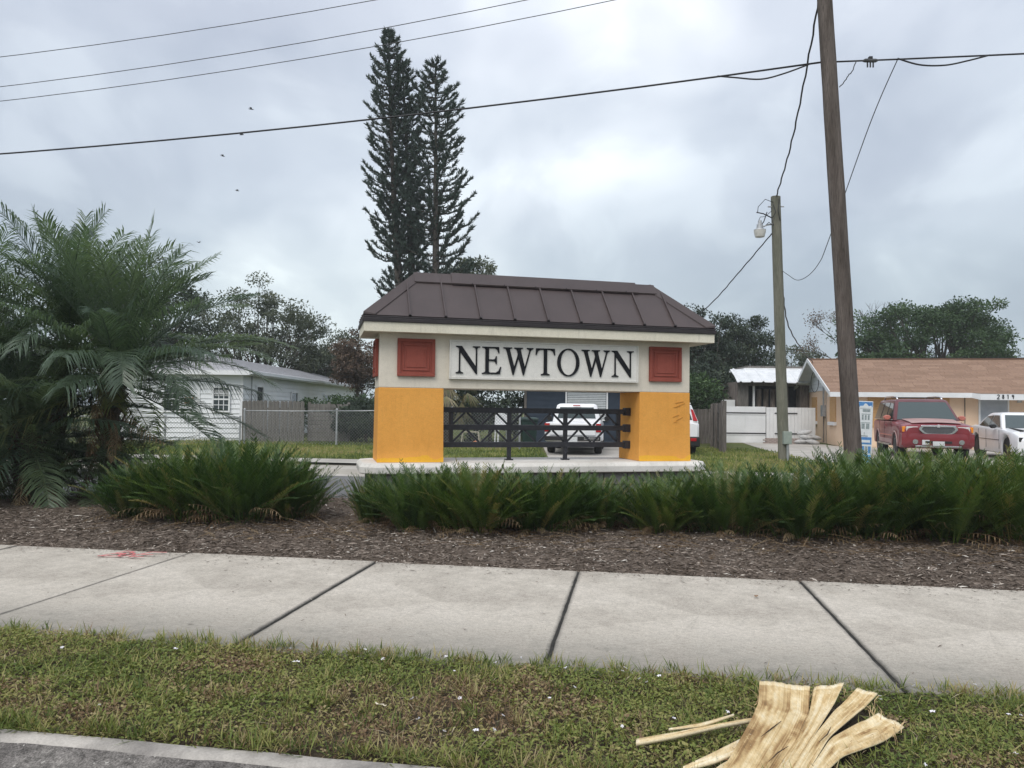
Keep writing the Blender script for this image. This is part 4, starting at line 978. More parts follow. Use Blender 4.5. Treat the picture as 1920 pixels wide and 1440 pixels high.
    for x in (0.0, -0.9): box(e, 'rack_bar', 'car_black', x-0.03, x+0.03, -0.66, 0.66, 1.90, 1.925)
    # oval grille with chrome surround
    def oval(s, n=28): return [(0.50*s*math.copysign(abs(math.cos(t))**0.55, math.cos(t))*(1.0-0.10*(math.sin(t) < 0)), 0.905+0.135*s*math.copysign(abs(math.sin(t))**0.7, math.sin(t))) for t in np.linspace(0, 2*math.pi, n+1)[:-1]]
    g = MB(); g.loft([[(2.60, y, z) for y, z in oval(0.9)], [(2.655, y, z) for y, z in oval(0.88)]]); g.build('grille_mesh', 'grille_mesh', e)
    c = MB(); A, B = oval(1.04), oval(0.88); n = len(A)
    c.add([(2.60, *p) for p in A]+[(2.675, *p) for p in A]+[(2.675, *p) for p in B]+[(2.64, *p) for p in B], [(i+k*n, (i+1) % n+k*n, (i+1) % n+(k+1)*n, i+(k+1)*n) for k in range(3) for i in range(n)]); c.build('grille_surround', 'chrome', e, smooth='auto')
    box(e, 'grille_top_bar', 'chrome', 2.60, 2.685, -0.47, 0.47, 0.985, 1.035, bevel=0.015)
    box(e, 'bonnet_emblem', 'alloy', 2.68, 2.70, -0.035, 0.035, 0.975, 1.06, bevel=0.01)
    # bumper
    bm_ = MB(); rows = []
    for y in np.linspace(-0.98, 0.98, 15):
        f = 2.70-0.13*abs(y)**2.2; rows.append([(f-0.10, y, 0.80), (f-0.01, y, 0.78), (f, y, 0.68), (f-0.005, y, 0.52), (f-0.05, y, 0.42), (f-0.22, y, 0.40), (f-0.25, y, 0.80)])
    bm_.loft(rows); bm_.build('front_bumper', 'car_red', e, smooth='auto')
    box(e, 'bumper_valance', 'chrome', 2.52, 2.655, -0.62, 0.62, 0.375, 0.43); box(e, 'bumper_intake', 'car_black', 2.60, 2.703, -0.36, 0.36, 0.50, 0.57)
    box(e, 'licence_plate', 'plate_white', 2.70, 2.715, -0.16, 0.16, 0.43, 0.56); box(e, 'bumper_patch', 'plate_white', 2.65, 2.70, -0.44, -0.24, 0.45, 0.60)
    w = MB(); w.tube([(1.2, -0.7, 1.215), (1.16, 0.0, 1.24), (1.2, 0.6, 1.215)], 0.012, 5); w.build('wiper', 'car_black', e)
suv()

def sedan():
    e = vehicle('sedan', (16.12, 24.2, LOT+0.004), (-0.285, -0.958), 'white sedan with black bonnet stripe parked at the right picture edge', 'sedan')
    st = [(2.52, 0.76, 0.36, 0.66, 0.70), (2.42, 0.90, 0.22, 0.76, 0.80), (2.0, 0.945, 0.2, 0.86, 0.91), (1.1, 0.945, 0.2, 0.93, 0.98), (0, 0.945, 0.2, 0.96, 1.0), (-1.6, 0.945, 0.2, 1.0, 1.05), (-2.3, 0.92, 0.25, 0.98, 1.04), (-2.54, 0.8, 0.4, 0.9, 0.96)]
    body_loft(e, 'body', 'car_white', st, (1.52, -1.53), 0.40)
    h = House(0.98, -1.95, 0.86, 0.95, 0.20, -1.05, 0.66, 1.40, 0.06); h.body(e, 'car_white')
    h.pane(e, 'windscreen', 'car_glass_pale', [h.front(-0.93, 0.06), h.front(0.93, 0.06), h.front(0.90, 0.92), h.front(-0.90, 0.92)], (0.6, 0, 0.8))
    h.pane(e, 'rear_window', 'car_glass', [h.rear(-0.9, 0.08), h.rear(0.9, 0.08), h.rear(0.85, 0.92), h.rear(-0.85, 0.92)], (-0.5, 0, 0.8))
    for sg in (-1, 1):
        h.pane(e, 'side_window', 'car_glass', [h.side(0.72, 0.10, sg), h.side(-0.35, 0.10, sg), h.side(-0.35, 0.90, sg), h.side(0.12, 0.90, sg)], (0, sg, 0.4))
        h.pane(e, 'side_window', 'car_glass', [h.side(-0.42, 0.10, sg), h.side(-1.45, 0.14, sg), h.side(-1.05, 0.82, sg), h.side(-0.42, 0.90, sg)], (0, sg, 0.4))
        m = MB(); m.loft([[(x, sg*1.0+dy*k, 1.02+dz*k) for dy, dz in [(0.11*math.cos(t), 0.07*math.sin(t)) for t in np.linspace(0, 6.283, 11)[:-1]]] for x, k in ((0.5, 0.6), (0.55, 1.0), (0.64, 0.7))]); m.build('mirror', 'car_black', e, smooth='auto')
        for x in (0.92, -0.38, -1.2): box(e, 'door_gap', 'car_black', x-0.006, x+0.006, sg*0.944-0.004, sg*0.944+0.004, 0.34, 0.92, bevel=0)
        box(e, 'door_moulding', 'car_black', -1.2, 0.9, sg*0.948-0.006, sg*0.948+0.006, 0.60, 0.615, bevel=0)
        for c in (1.52, -1.53): wheel(e, c, sg*0.80, 0.36, 0.24, sg, 5, 'car_black')
        box(e, 'headlamp_housing', 'car_black', 2.32, 2.475, *sorted((sg*0.46, sg*0.87)), 0.60, 0.735, bevel=0.03)
        for k in (0.58, 0.76):
            l = MB(); l.tube([(2.44, sg*k, 0.668), (2.487-0.03*(k-0.58)/0.18, sg*k, 0.668)], 0.055, 12); l.build('headlamp', 'lamp_clear', e, smooth='auto')
        box(e, 'bonnet_stripe', 'car_black', 1.0, 2.0, *sorted((sg*0.62, sg*0.72)), 0.90, 0.972, bevel=0.002, rot=(0, rad(2.6), 0), loc=(0.0, 0, 0.058))
        box(e, 'tail_lamp', 'lamp_red', -2.55, -2.45, *sorted((sg*0.4, sg*0.82)), 0.76, 0.88)
    box(e, 'front_grille', 'car_black', 2.40, 2.535, -0.42, 0.42, 0.48, 0.66); box(e, 'front_bumper', 'car_white', 2.35, 2.60, -0.80, 0.80, 0.26, 0.46, bevel=0.05)
sedan()

def pickup():
    a = rad(90-8.0); e = vehicle('pickup', (2.2, 25.75, LOT+0.006), (math.cos(a), math.sin(a)), 'white compact pickup seen from behind through the sign railing', 'pickup')
    st = [(2.5, 0.75, 0.42, 0.86, 0.92), (2.35, 0.83, 0.36, 0.92, 0.98), (1.1, 0.86, 0.36, 0.98, 1.04), (-0.35, 0.86, 0.36, 0.98, 1.0), (-2.40, 0.86, 0.40, 0.98, 0.985), (-2.46, 0.84, 0.44, 0.96, 0.965)]
    body_loft(e, 'body', 'car_white', st, (1.5, -1.35), 0.42)
    h = House(0.95, -0.42, 0.80, 0.97, 0.35, -0.30, 0.66, 1.52, 0.07); h.body(e, 'car_white')
    h.pane(e, 'windscreen', 'car_glass', [h.front(-0.93, 0.06), h.front(0.93, 0.06), h.front(0.90, 0.92), h.front(-0.90, 0.92)], (0.6, 0, 0.8))
    h.pane(e, 'rear_window', 'car_glass', [h.rear(-0.84, 0.22), h.rear(0.84, 0.22), h.rear(0.84, 0.88), h.rear(-0.84, 0.88)], (-1, 0, 0.1))
    for sg in (-1, 1):
        h.pane(e, 'side_window', 'car_glass', [h.side(0.72, 0.10, sg), h.side(-0.3, 0.10, sg), h.side(-0.22, 0.88, sg), h.side(0.34, 0.88, sg)], (0, sg, 0.3))
        box(e, 'tail_lamp', 'lamp_red', -2.485, -2.42, *sorted((sg*0.70, sg*0.855)), 0.70, 0.96, bevel=0.015)
        box(e, 'reversing_lamp', 'lamp_amber', -2.489, -2.42, *sorted((sg*0.72, sg*0.84)), 0.86, 0.90, bevel=0.005)
        for c in (1.5, -1.35): wheel(e, c, sg*0.74, 0.35, 0.23, sg, 6, 'alloy')
        m = MB(); m.loft([[(x, sg*0.98+dy*k, 1.08+dz*k) for dy, dz in [(0.10*math.cos(t), 0.10*math.sin(t)) for t in np.linspace(0, 6.283, 11)[:-1]]] for x, k in ((0.55, 0.8), (0.6, 1.0), (0.7, 0.6))]); m.build('mirror', 'car_black', e, smooth='auto')
        f = MB(); f.tube([(-1.35+0.44*math.cos(t), sg*0.868, 0.37+0.44*math.sin(t)) for t in np.linspace(0.1, math.pi-0.1, 13)], 0.03, 6); f.build('fender_flare', 'car_white', e, smooth=True)
    box(e, 'tailgate', 'car_white', -2.488, -2.40, -0.69, 0.69, 0.60, 0.955, bevel=0.012); box(e, 'tailgate_handle', 'car_black', -2.50, -2.485, -0.10, 0.10, 0.83, 0.88)
    box(e, 'rear_bumper', 'car_black', -2.66, -2.47, -0.84, 0.84, 0.44, 0.57, bevel=0.02); box(e, 'bumper_step', 'chrome', -2.665, -2.655, -0.8, -0.35, 0.47, 0.54)
    box(e, 'licence_plate', 'plate_white', -2.672, -2.66, -0.155, 0.155, 0.40, 0.56, bevel=0.004); box(e, 'underbody', 'car_black', -2.3, 2.2, -0.6, 0.6, 0.25, 0.38)
    box(e, 'third_brake_lamp', 'lamp_red', -0.40, -0.36, -0.12, 0.12, 1.50, 1.53, bevel=0.004)
pickup()

def hatch():
    e = vehicle('hatchback', (5.02, 26.0, LOT+0.006), (0.02, 1), 'boxy white hatchback with tall red tail lamp peeking past the right pillar', 'hatchback')
    st = [(2.05, 0.76, 0.38, 0.84, 0.9), (1.9, 0.87, 0.26, 0.93, 0.98), (0.9, 0.90, 0.25, 1.0, 1.08), (-1.7, 0.90, 0.25, 1.04, 1.1), (-2.0, 0.87, 0.32, 1.02, 1.08), (-2.08, 0.8, 0.4, 0.95, 1.0)]
    body_loft(e, 'body', 'car_white', st, (1.28, -1.28), 0.39)
    h = House(0.95, -2.05, 0.86, 1.02, 0.35, -1.72, 0.70, 1.56, 0.06); h.body(e, 'car_white')
    h.pane(e, 'rear_window', 'car_glass', [h.rear(-0.8, 0.15), h.rear(0.8, 0.15), h.rear(0.8, 0.85), h.rear(-0.8, 0.85)], (-1, 0, 0.5)); h.pane(e, 'windscreen', 'car_glass', [h.front(-0.9, 0.08), h.front(0.9, 0.08), h.front(0.88, 0.9), h.front(-0.88, 0.9)], (0.6, 0, 0.8))
    for sg in (-1, 1):
        h.pane(e, 'side_window', 'car_glass', [h.side(0.7, 0.1, sg), h.side(-1.5, 0.2, sg), h.side(-1.4, 0.88, sg), h.side(0.35, 0.9, sg)], (0, sg, 0.3))
        m = MB(); P = [h.rear(sg*0.82, 0.10), h.rear(sg*0.98, 0.08), h.rear(sg*0.98, 0.72), h.rear(sg*0.90, 0.76)]; o = Vector((-0.03, 0, 0.01)); m.add([p for p in P]+[p+o for p in P], [(0, 1, 2, 3), (4, 5, 6, 7), (0, 1, 5, 4), (1, 2, 6, 5), (2, 3, 7, 6), (3, 0, 4, 7)]); m.build('tail_lamp', 'lamp_red', e)
        for c in (1.28, -1.28): wheel(e, c, sg*0.77, 0.34, 0.22, sg, 5, 'alloy')
        box(e, 'reflector', 'lamp_red', -2.17, -2.12, *sorted((sg*0.58, sg*0.76)), 0.44, 0.54, bevel=0.015)
    box(e, 'rear_bumper', 'car_black', -2.14, -1.9, -0.88, 0.88, 0.26, 0.58, bevel=0.05)
    s = MB(); s.box(-1.95, -1.6, -0.62, 0.62, 1.60, 1.635); s.build('spoiler', 'car_white', e, bevel=0.012)
hatch()

# ------------------------------------------------------------------ houses, sheds, fences
mat('siding_white', (0.74, 0.76, 0.78), (0.80, 0.81, 0.82), 1.2, 0.6)
mat('trim_white', (0.74, 0.75, 0.76), (0.79, 0.795, 0.80), 3, 0.6)
mat('window_dark', (0.018, 0.026, 0.030), (0.04, 0.055, 0.06), 3, 0.1, spec=0.7)
mat('curtain', (0.30, 0.31, 0.31), (0.42, 0.42, 0.42), 12, 0.7)
mat('shingle_grey', (0.27, 0.27, 0.285), (0.42, 0.42, 0.44), 14, 0.9, 0.5, 60)
mat('wood_grey', (0.095, 0.088, 0.08), (0.20, 0.188, 0.172), 6, 0.9, 0.4, 30, stretch=(6, 6, 0.5))
mat('wood_brown', (0.085, 0.075, 0.066), (0.17, 0.15, 0.135), 6, 0.9, 0.4, 30, stretch=(6, 6, 0.5))
mat('galvanised', (0.33, 0.34, 0.35), (0.46, 0.47, 0.48), 10, 0.5, metal=0.5)
mat('wire_grey', (0.20, 0.21, 0.22), (0.30, 0.31, 0.32), 10, 0.5, metal=0.4)
mat('navy_wall', (0.020, 0.032, 0.052), (0.030, 0.044, 0.066), 2, 0.7, 0.1, 60)
mat('blind_white', (0.52, 0.55, 0.56), (0.62, 0.64, 0.65), 8, 0.6)
mat('peach_stucco', (0.74, 0.53, 0.37), (0.80, 0.60, 0.44), 1.4, 0.88, 0.35, 70)
mat('plywood', (0.46, 0.25, 0.10), (0.60, 0.37, 0.17), 5, 0.8, 0.1, 40, stretch=(1.5, 1.5, 7))
mat('eave_white', (0.66, 0.68, 0.69), (0.74, 0.755, 0.765), 2, 0.6)
mat('door_grey', (0.33, 0.36, 0.40), (0.39, 0.42, 0.46), 3, 0.6)
mat('rust_board', (0.09, 0.075, 0.065), (0.24, 0.20, 0.175), 3, 0.9, stretch=(3, 3, 0.6))
mat('sheet_white', (0.66, 0.67, 0.67), (0.74, 0.75, 0.75), 1.5, 0.5)
mat('inside_shade', (0.012, 0.014, 0.018), (0.03, 0.034, 0.04), 3, 0.8)  # near-black colour stands for the shade inside the open porch
mat('tin_white', (0.60, 0.62, 0.64), (0.74, 0.755, 0.77), 3, 0.4, metal=0.1)
mat('number_black', (0.02, 0.02, 0.022), None, rough=0.5)
mat('sandbag_cloth', (0.38, 0.38, 0.38), (0.52, 0.52, 0.51), 12, 0.9, 0.3, 90)
mat('brick_pale', (0.26, 0.21, 0.19), (0.38, 0.32, 0.29), 9, 0.9)

def panes(parent, name, x0, x1, z0, z1, y, key='window_dark', frame='trim_white', muntin=None, fw=0.06, sgn=-1):
    """window in a wall facing local -y: recessed pane, frame of four bars, optional glazing bars"""
    w = MB(); w.box(x0, x1, y-0.012 if sgn < 0 else y, y if sgn < 0 else y+0.012, z0, z1); W = w.build(name, key, parent)
    yy = sorted((y+sgn*0.055, y+sgn*0.002))
    for (a, b, c, d) in ((x0-fw, x1+fw, z1, z1+fw), (x0-fw, x1+fw, z0-fw, z0), (x0-fw, x0, z0, z1), (x1, x1+fw, z0, z1)):
        f = MB(); f.box(a, b, yy[0], yy[1], c, d); f.build('window_frame', frame, W)
    if muntin:
        nx, zs = muntin
        for i in range(1, nx): f = MB(); xx = x0+(x1-x0)*i/nx; f.box(xx-0.012, xx+0.012, y+sgn*0.03, y+sgn*0.013, z0, z1); f.build('glazing_bar', frame, W)
        for zz, t in zs: f = MB(); f.box(x0, x1, y+sgn*0.04, y+sgn*0.014, z0+(z1-z0)*zz-t, z0+(z1-z0)*zz+t); f.build('glazing_bar', frame, W)
    return W

def white_house():
    # local x along the end wall (to the right), y away from the street
    e = empty('clapboard_house', (-15.6, 30.0, LOT), rad(0)); tag(e, 'white clapboard house with grey shingle roof behind the chain-link fence', 'house')
    W, D, H = 5.05, 23.0, 2.62
    # lap boards on the end wall and the long side, each a sloped strip
    lap = 0.19
    for k in range(int(H/lap)+1):
        z0 = 0.12+k*lap; z1 = min(z0+lap, H)
        if z1-z0 < 0.03: continue
        m = MB(); m.add([(0, 0.02, z0), (W, 0.02, z0), (W, -0.012, z0), (0, -0.012, z0), (0, 0.02, z1), (W, 0.02, z1)], [(0, 1, 2, 3), (3, 2, 5, 4)]); m.build('lap_board', 'siding_white', e)
        m = MB(); m.add([(W, 0.02, z0), (W, D, z0), (W+0.032, D, z0), (W+0.032, 0.02, z0), (W, D, z1), (W, 0.02, z1)], [(0, 1, 2, 3), (3, 2, 4, 5)]); m.build('lap_board', 'siding_white', e)
    c = MB(); c.box(0.02, W-0.001, 0.021, D, 0.0, H); c.build('wall_core', 'siding_white', e)
    for x in (W-0.0, W-1.68, 0.05):
        m = MB(); m.box(x-0.06, x+0.06, -0.03, -0.002, 0.05, H); m.build('corner_board', 'trim_white', e)
    panes(e, 'window', 3.98, 4.56, 1.17, 2.06, -0.025, muntin=(3, ((0.5, 0.03), (0.75, 0.012), (0.25, 0.012)))); panes(e, 'window', 2.05, 2.66, 1.15, 2.04, -0.025, muntin=(2, ((0.5, 0.03), (0.75, 0.012))))
    cu = MB(); cu.box(4.0, 4.54, -0.0395, -0.0375, 1.74, 1.98); cu.build('curtain', 'curtain', e)
    n = MB(); n.box(2.84, 3.18, -0.05, -0.026, 1.44, 1.68); n.build('notice_board', 'leaf_litter_brown', e, bevel=0.008)
    # windows along the side
    s = empty('side_wall', (W, 0, 0), rad(90)); s.parent = e
    for (a, b, z0, z1) in ((1.6, 2.4, 0.95, 2.15), (6.6, 7.6, 1.0, 2.0), (13.0, 14.2, 1.2, 2.0)):
        panes(s, 'window', a, b, z0, z1, -0.03)
    # hip roof with a deep fascia and gutter board
    o = 0.42; zr = 3.55
    r = MB(); q = [(-o, -o, H+0.12), (W+o, -o, H+0.12), (W+o, D+o, H+0.12), (-o, D+o, H+0.12), (W/2, W/2+0.3, zr), (W/2, D-W/2, zr)]
    r.add(q, [(0, 1, 4), (1, 2, 5, 4), (2, 3, 5), (3, 0, 4, 5)]); R = r.build('roof', 'shingle_grey', e)
    for k in range(1, 9):   # shingle courses as thin butted steps on the street-side slopes
        t = k/9; a = Vector((W+o, -o, H+0.12)).lerp(Vector((W/2, W/2+0.3, zr)), t); b = Vector((W+o, D+o, H+0.12)).lerp(Vector((W/2, D-W/2, zr)), t)
        m = MB(); m.bar(a+Vector((0.0, 0, 0.008)), b+Vector((0, 0, 0.008)), 0.03, 0.012); m.build('shingle_course', 'shingle_grey', R)
        c0 = Vector((-o, -o, H+0.12)).lerp(Vector((W/2, W/2+0.3, zr)), t); m = MB(); m.bar(c0+Vector((0, 0, 0.008)), a+Vector((0, 0, 0.008)), 0.03, 0.012); m.build('shingle_course', 'shingle_grey', R)
    f = MB(); f.box(-o, W+o, -o-0.02, -o+0.02, H-0.06, H+0.115); f.build('fascia', 'trim_white', e); f = MB(); f.box(W+o-0.02, W+o+0.02, -o, D+o, H-0.06, H+0.115); f.build('fascia', 'trim_white', e)
    g = MB(); g.box(W+o+0.02, W+o+0.12, -o, D+o, H-0.02, H+0.10); g.build('gutter', 'eave_white', e)
    f = MB(); f.box(-o+0.03, W+o-0.03, -o+0.03, D+o-0.03, H-0.05, H-0.02); f.build('soffit', 'trim_white', e)
    d = MB(); d.tube([(W+0.08, 0.9, H-0.05), (W+0.08, 0.9, 0.1)], 0.02, 6); d.build('cable_conduit', 'wire_grey', e)
white_house()

def picket_fence(name, a, b, h, key, lab, w=0.14, gap=0.012, top=0.05, back=True, jitter=0.02, z0=LOT):
    a = Vector((*a, z0)); b = Vector((*b, z0)); d = b-a; L_ = d.length; e = empty(name, a, math.atan2(d.y, d.x)); tag(e, lab, 'fence')
    n = int(L_/(w+gap)); r = random.Random(int(L_*100)); base = []
    for v in range(3):
        m = MB(); m.prism([(-w/2, 0), (w/2, 0), (w/2, h-top), (w/4, h), (-w/4, h), (-w/2, h-top)], -0.011, 0.011, lambda x, y, z: (x, z, y)); me = m.mesh('picket'); me.materials.append(MATS[key]); base.append(me)
    for i in range(n):
        o = link('picket', base[i % 3], None, e, ((w+gap)*(i+0.5), r.uniform(-.006, .006), r.uniform(-jitter, jitter)*0.5), (0, r.uniform(-jitter, jitter)*0.5, 0))
    for z in (0.3, h-0.35):
        m = MB(); m.box(0, L_, 0.014, 0.054, z, z+0.09); m.build('fence_rail', key, e)
    for i in range(int(L_/2.2)+1):
        x = min(L_, i*2.2); m = MB(); m.box(x-0.05, x+0.05, 0.055, 0.15, -0.1, h-0.03); m.build('fence_post', key, e)
    return e
picket_fence('picket_fence', (-10.2, 29.2), (-7.9, 29.4), 1.58, 'wood_grey', 'grey weathered picket fence panel beside the clapboard house')
def board_fence():
    e = empty('board_fence', (-7.85, 29.6, LOT), rad(3)); tag(e, 'low fence of horizontal grey boards right of the picket panel', 'fence')
    for k in range(9):
        m = MB(); m.box(0, 1.6, -0.012, 0.012, 0.05+k*0.16, 0.05+k*0.16+0.15); m.build('fence_board', 'wood_grey', e)
    for x in (0.05, 0.8, 1.55):
        m = MB(); m.box(x-0.05, x+0.05, 0.014, 0.11, -0.1, 1.55); m.build('fence_post', 'wood_grey', e)
board_fence()
picket_fence('privacy_fence', (7.0, 32.9), (9.0, 32.6), 1.46, 'wood_brown', 'dark grey privacy fence at the back of the white hatchback\'s yard', top=0.0)
picket_fence('return_fence', (7.15, 25.9), (8.35, 32.2), 1.68, 'wood_brown', 'brown plank fence running back towards the white gate', top=0.0, jitter=0.05)
m = MB(); m.box(-0.075, 0.075, -0.075, 0.075, -0.15, 1.74); tag(m.build('fence_end_post', 'wood_brown', None, bevel=0.01, loc=(7.10, 25.75, LOT), rot=(0, 0, 0.15)), 'stout brown square post ending the plank fence near the street', 'post')

def chain_link(name, pts, h, lab, z0=LOT, cell=0.11):
    e = empty(name, (pts[0][0], pts[0][1], z0)); tag(e, lab, 'fence'); O = Vector((pts[0][0], pts[0][1], 0))
    P = [Vector((*p, 0))-O for p in pts]; hs = h if isinstance(h, (list, tuple)) else [h]*len(P)
    for i, p in enumerate(P):
        m = MB(); m.tube([p+Vector((0, 0, -0.1)), p+Vector((0, 0, hs[i]+0.03))], 0.035, 8); m.build('fence_post', 'galvanised', e, smooth='auto')
        c = MB(); c.loft([[(p.x+r*math.cos(t), p.y+r*math.sin(t), hs[i]+0.03+z) for t in np.linspace(0, 6.283, 9)[:-1]] for r, z in ((0.045, 0), (0.045, 0.03), (0.02, 0.06))]); c.build('post_cap', 'galvanised', e)
    for i in range(len(P)-1):
        a, b = P[i], P[i+1]; m = MB(); m.tube([a+Vector((0, 0, hs[i])), (a+b)/2+Vector((0, 0, (hs[i]+hs[i+1])/2-0.012)), b+Vector((0, 0, hs[i+1]))], 0.022, 6); m.build('top_rail', 'galvanised', e, smooth=True)
        d = b-a; L_ = d.length; d.normalize(); w = MB(); hh = min(hs[i], hs[i+1])-0.03; n = int((L_+hh)/cell); t = Vector((-d.y, d.x, 0))*0.004
        for k in range(n):
            for sg in (1, -1):
                s0 = k*cell - (hh if sg > 0 else 0); A = [s0, 0.03]; B = [s0+hh, hh] if sg > 0 else [s0-hh+0, hh]
                if sg < 0: A = [k*cell, 0.03]; B = [k*cell-hh, hh]
                pa, pb = np.array(A, float), np.array(B, float)
                for q in (0, L_):   # clip to the bay
                    pass
                dx = pb[0]-pa[0]
                lo, hi = 0.0, 1.0
                t0, t1 = (0-pa[0])/dx, (L_-pa[0])/dx
                lo, hi = max(lo, min(t0, t1)), min(hi, max(t0, t1))
                if hi-lo < 0.02: continue
                q0 = pa+(pb-pa)*lo; q1 = pa+(pb-pa)*hi
                w.tube([a+d*q0[0]+t*sg+Vector((0, 0, q0[1])), a+d*q1[0]+t*sg+Vector((0, 0, q1[1]))], 0.0045, 3, cap=False)
        tag(w.build('wire_mesh', 'wire_grey', e), kind='stuff')
    return e
chain_link('chain_link_fence', [(-16.5, 26.9), (-14.3, 26.9), (-12.16, 27.0), (-9.55, 27.05)], 0.95, 'low chain-link fence in front of the clapboard house')
chain_link('chain_link_fence', [(-9.45, 27.2), (-6.23, 27.4), (-4.2, 27.0), (-2.05, 26.4), (0.28, 26.2)], [1.2, 1.23, 1.28, 1.34, 1.36], 'taller chain-link fence running from the picket panel to behind the sign opening')

def navy_house():
    e = empty('navy_house', (0.5, 31.0, LOT), rad(-2)); tag(e, 'dark navy house wall with white blinds behind the pickup', 'house')
    W, D, H = 6.0, 8.0, 2.65
    m = MB(); m.box(0, W, 0, D, 0, H); m.build('wall', 'navy_wall', e)
    for k in range(1, 12): b = MB(); b.box(0.0, W, -0.012, -0.001, k*0.22-0.008, k*0.22+0.2); b.build('wall_board', 'navy_wall', e)
    panes(e, 'window', 1.72, 3.3, 1.0, 2.08, -0.014, key='window_dark')
    bl = MB()
    for k in range(15): s = MB(); s.box(1.74, 3.28, -0.034, -0.028, 1.03+k*0.07, 1.03+k*0.07+0.052); s.build('blind_slat', 'blind_white', e)
    r = MB(); r.add([(-0.5, -0.5, H), (W+0.4, -0.5, H), (W+0.4, D+0.5, H), (-0.5, D+0.5, H), (-0.5, D/2, H+1.3), (W+0.4, D/2, H+1.3)], [(0, 1, 5, 4), (2, 3, 4, 5), (0, 4, 3), (1, 2, 5), (0, 3, 2, 1)]); r.build('roof', 'shingle_grey', e)
    f = MB(); f.box(-0.5, W+0.4, -0.53, -0.5, H-0.12, H+0.02); f.build('fascia', 'eave_white', e)
    p = MB(); p.box(0.0, 0.1, -0.06, -0.0135, 0, H); p.build('corner_board', 'wood_brown', e)
navy_house()

def gate_and_shed():
    e = empty('metal_gate', (9.35, 34.0, LOT), rad(1)); tag(e, 'white sheet-metal yard gate with black horizontal straps', 'gate')
    for i, (a, b) in enumerate(((0.0, 0.98), (0.985, 1.9))): m = MB(); m.box(a, b, 0.0, 0.02, 0.0, 1.60); m.build('gate_sheet', 'sheet_white', e)
    for i in range(14):
        a = 1.93+i*0.157; m = MB(); m.box(a, a+0.148, 0.0, 0.022, 0.05, 1.58); m.build('gate_board', 'sheet_white', e)
    for z in (0.42, 1.32):
        for a, b in ((0.0, 1.9), (2.3, 3.3)): m = MB(); m.box(a, b, -0.03, -0.001, z-0.022, z+0.022); m.build('gate_strap', 'car_black', e)
    for z in (0.36, 1.26): m = MB(); m.box(0, 1.9, -0.022, -0.001, z-0.014, z+0.014); m.build('gate_rib', 'sheet_white', e)
    s = empty('mobile_home', (11.15, 38.0, LOT), rad(-1)); tag(s, 'weathered shed with white corrugated awning and dark open porch', 'shed')
    m = MB(); m.box(0.0, 0.55, 0, 3.5, 0, 2.85); m.build('wall', 'rust_board', s); m = MB(); m.box(3.1, 4.6, 0, 3.5, 0, 2.85); m.build('wall', 'rust_board', s)
    m = MB(); m.box(0.551, 3.099, 0.6, 3.5, 0, 2.85); m.build('porch_back', 'inside_shade', s); m = MB(); m.box(0.551, 3.099, 0, 0.59, 2.66, 2.85); m.build('porch_header', 'wood_grey', s)
    for i in range(4): b = MB(); b.box(0.02+i*0.135, 0.14+i*0.135, -0.02, -0.001, 0, 2.8); b.build('wall_plank', 'wood_grey', s)
    for x in (0.85, 2.5): b = MB(); b.box(x-0.05, x+0.05, 0.1, 0.2, 0, 2.66); b.build('porch_post', 'trim_white' if x < 1 else 'wood_brown', s)
    for x in (1.2, 1.55, 1.9): c = MB(); c.tube([(x, 0.5, 1.2), (x+0.02, 0.5, 2.5)], 0.13, 8); c.build('porch_curtain', 'rust_board', s)
    rows = []
    for x in np.linspace(-0.15, 4.7, 98):
        k = (x/0.55) % 1; z = 0.05 if k < 0.10 else 0.0; sg = 0.05*math.sin(x*1.7)
        rows.append([(x, -0.55, 2.82+z+0.3*sg), (x, 0.0, 3.15+z), (x, 0.8, 3.5+z), (x, 0.8, 3.47+z), (x, 0.0, 3.12+z), (x, -0.55, 2.79+z+0.3*sg)])
    a = MB(); a.loft(rows); a.build('awning', 'tin_white', s)
    f = MB(); f.box(0.6, 4.9, 0.82, 3.8, 3.48, 3.58); f.build('flat_roof', 'trim_white', s); f = MB(); f.box(0.9, 4.9, 1.4, 3.8, 3.585, 3.72); f.build('roof_parapet', 'wood_grey', s)
    w = MB(); w.box(-0.62, -0.05, 0.2, 0.5, 0, 1.95); w.build('side_panel', 'sheet_white', s)
gate_and_shed()

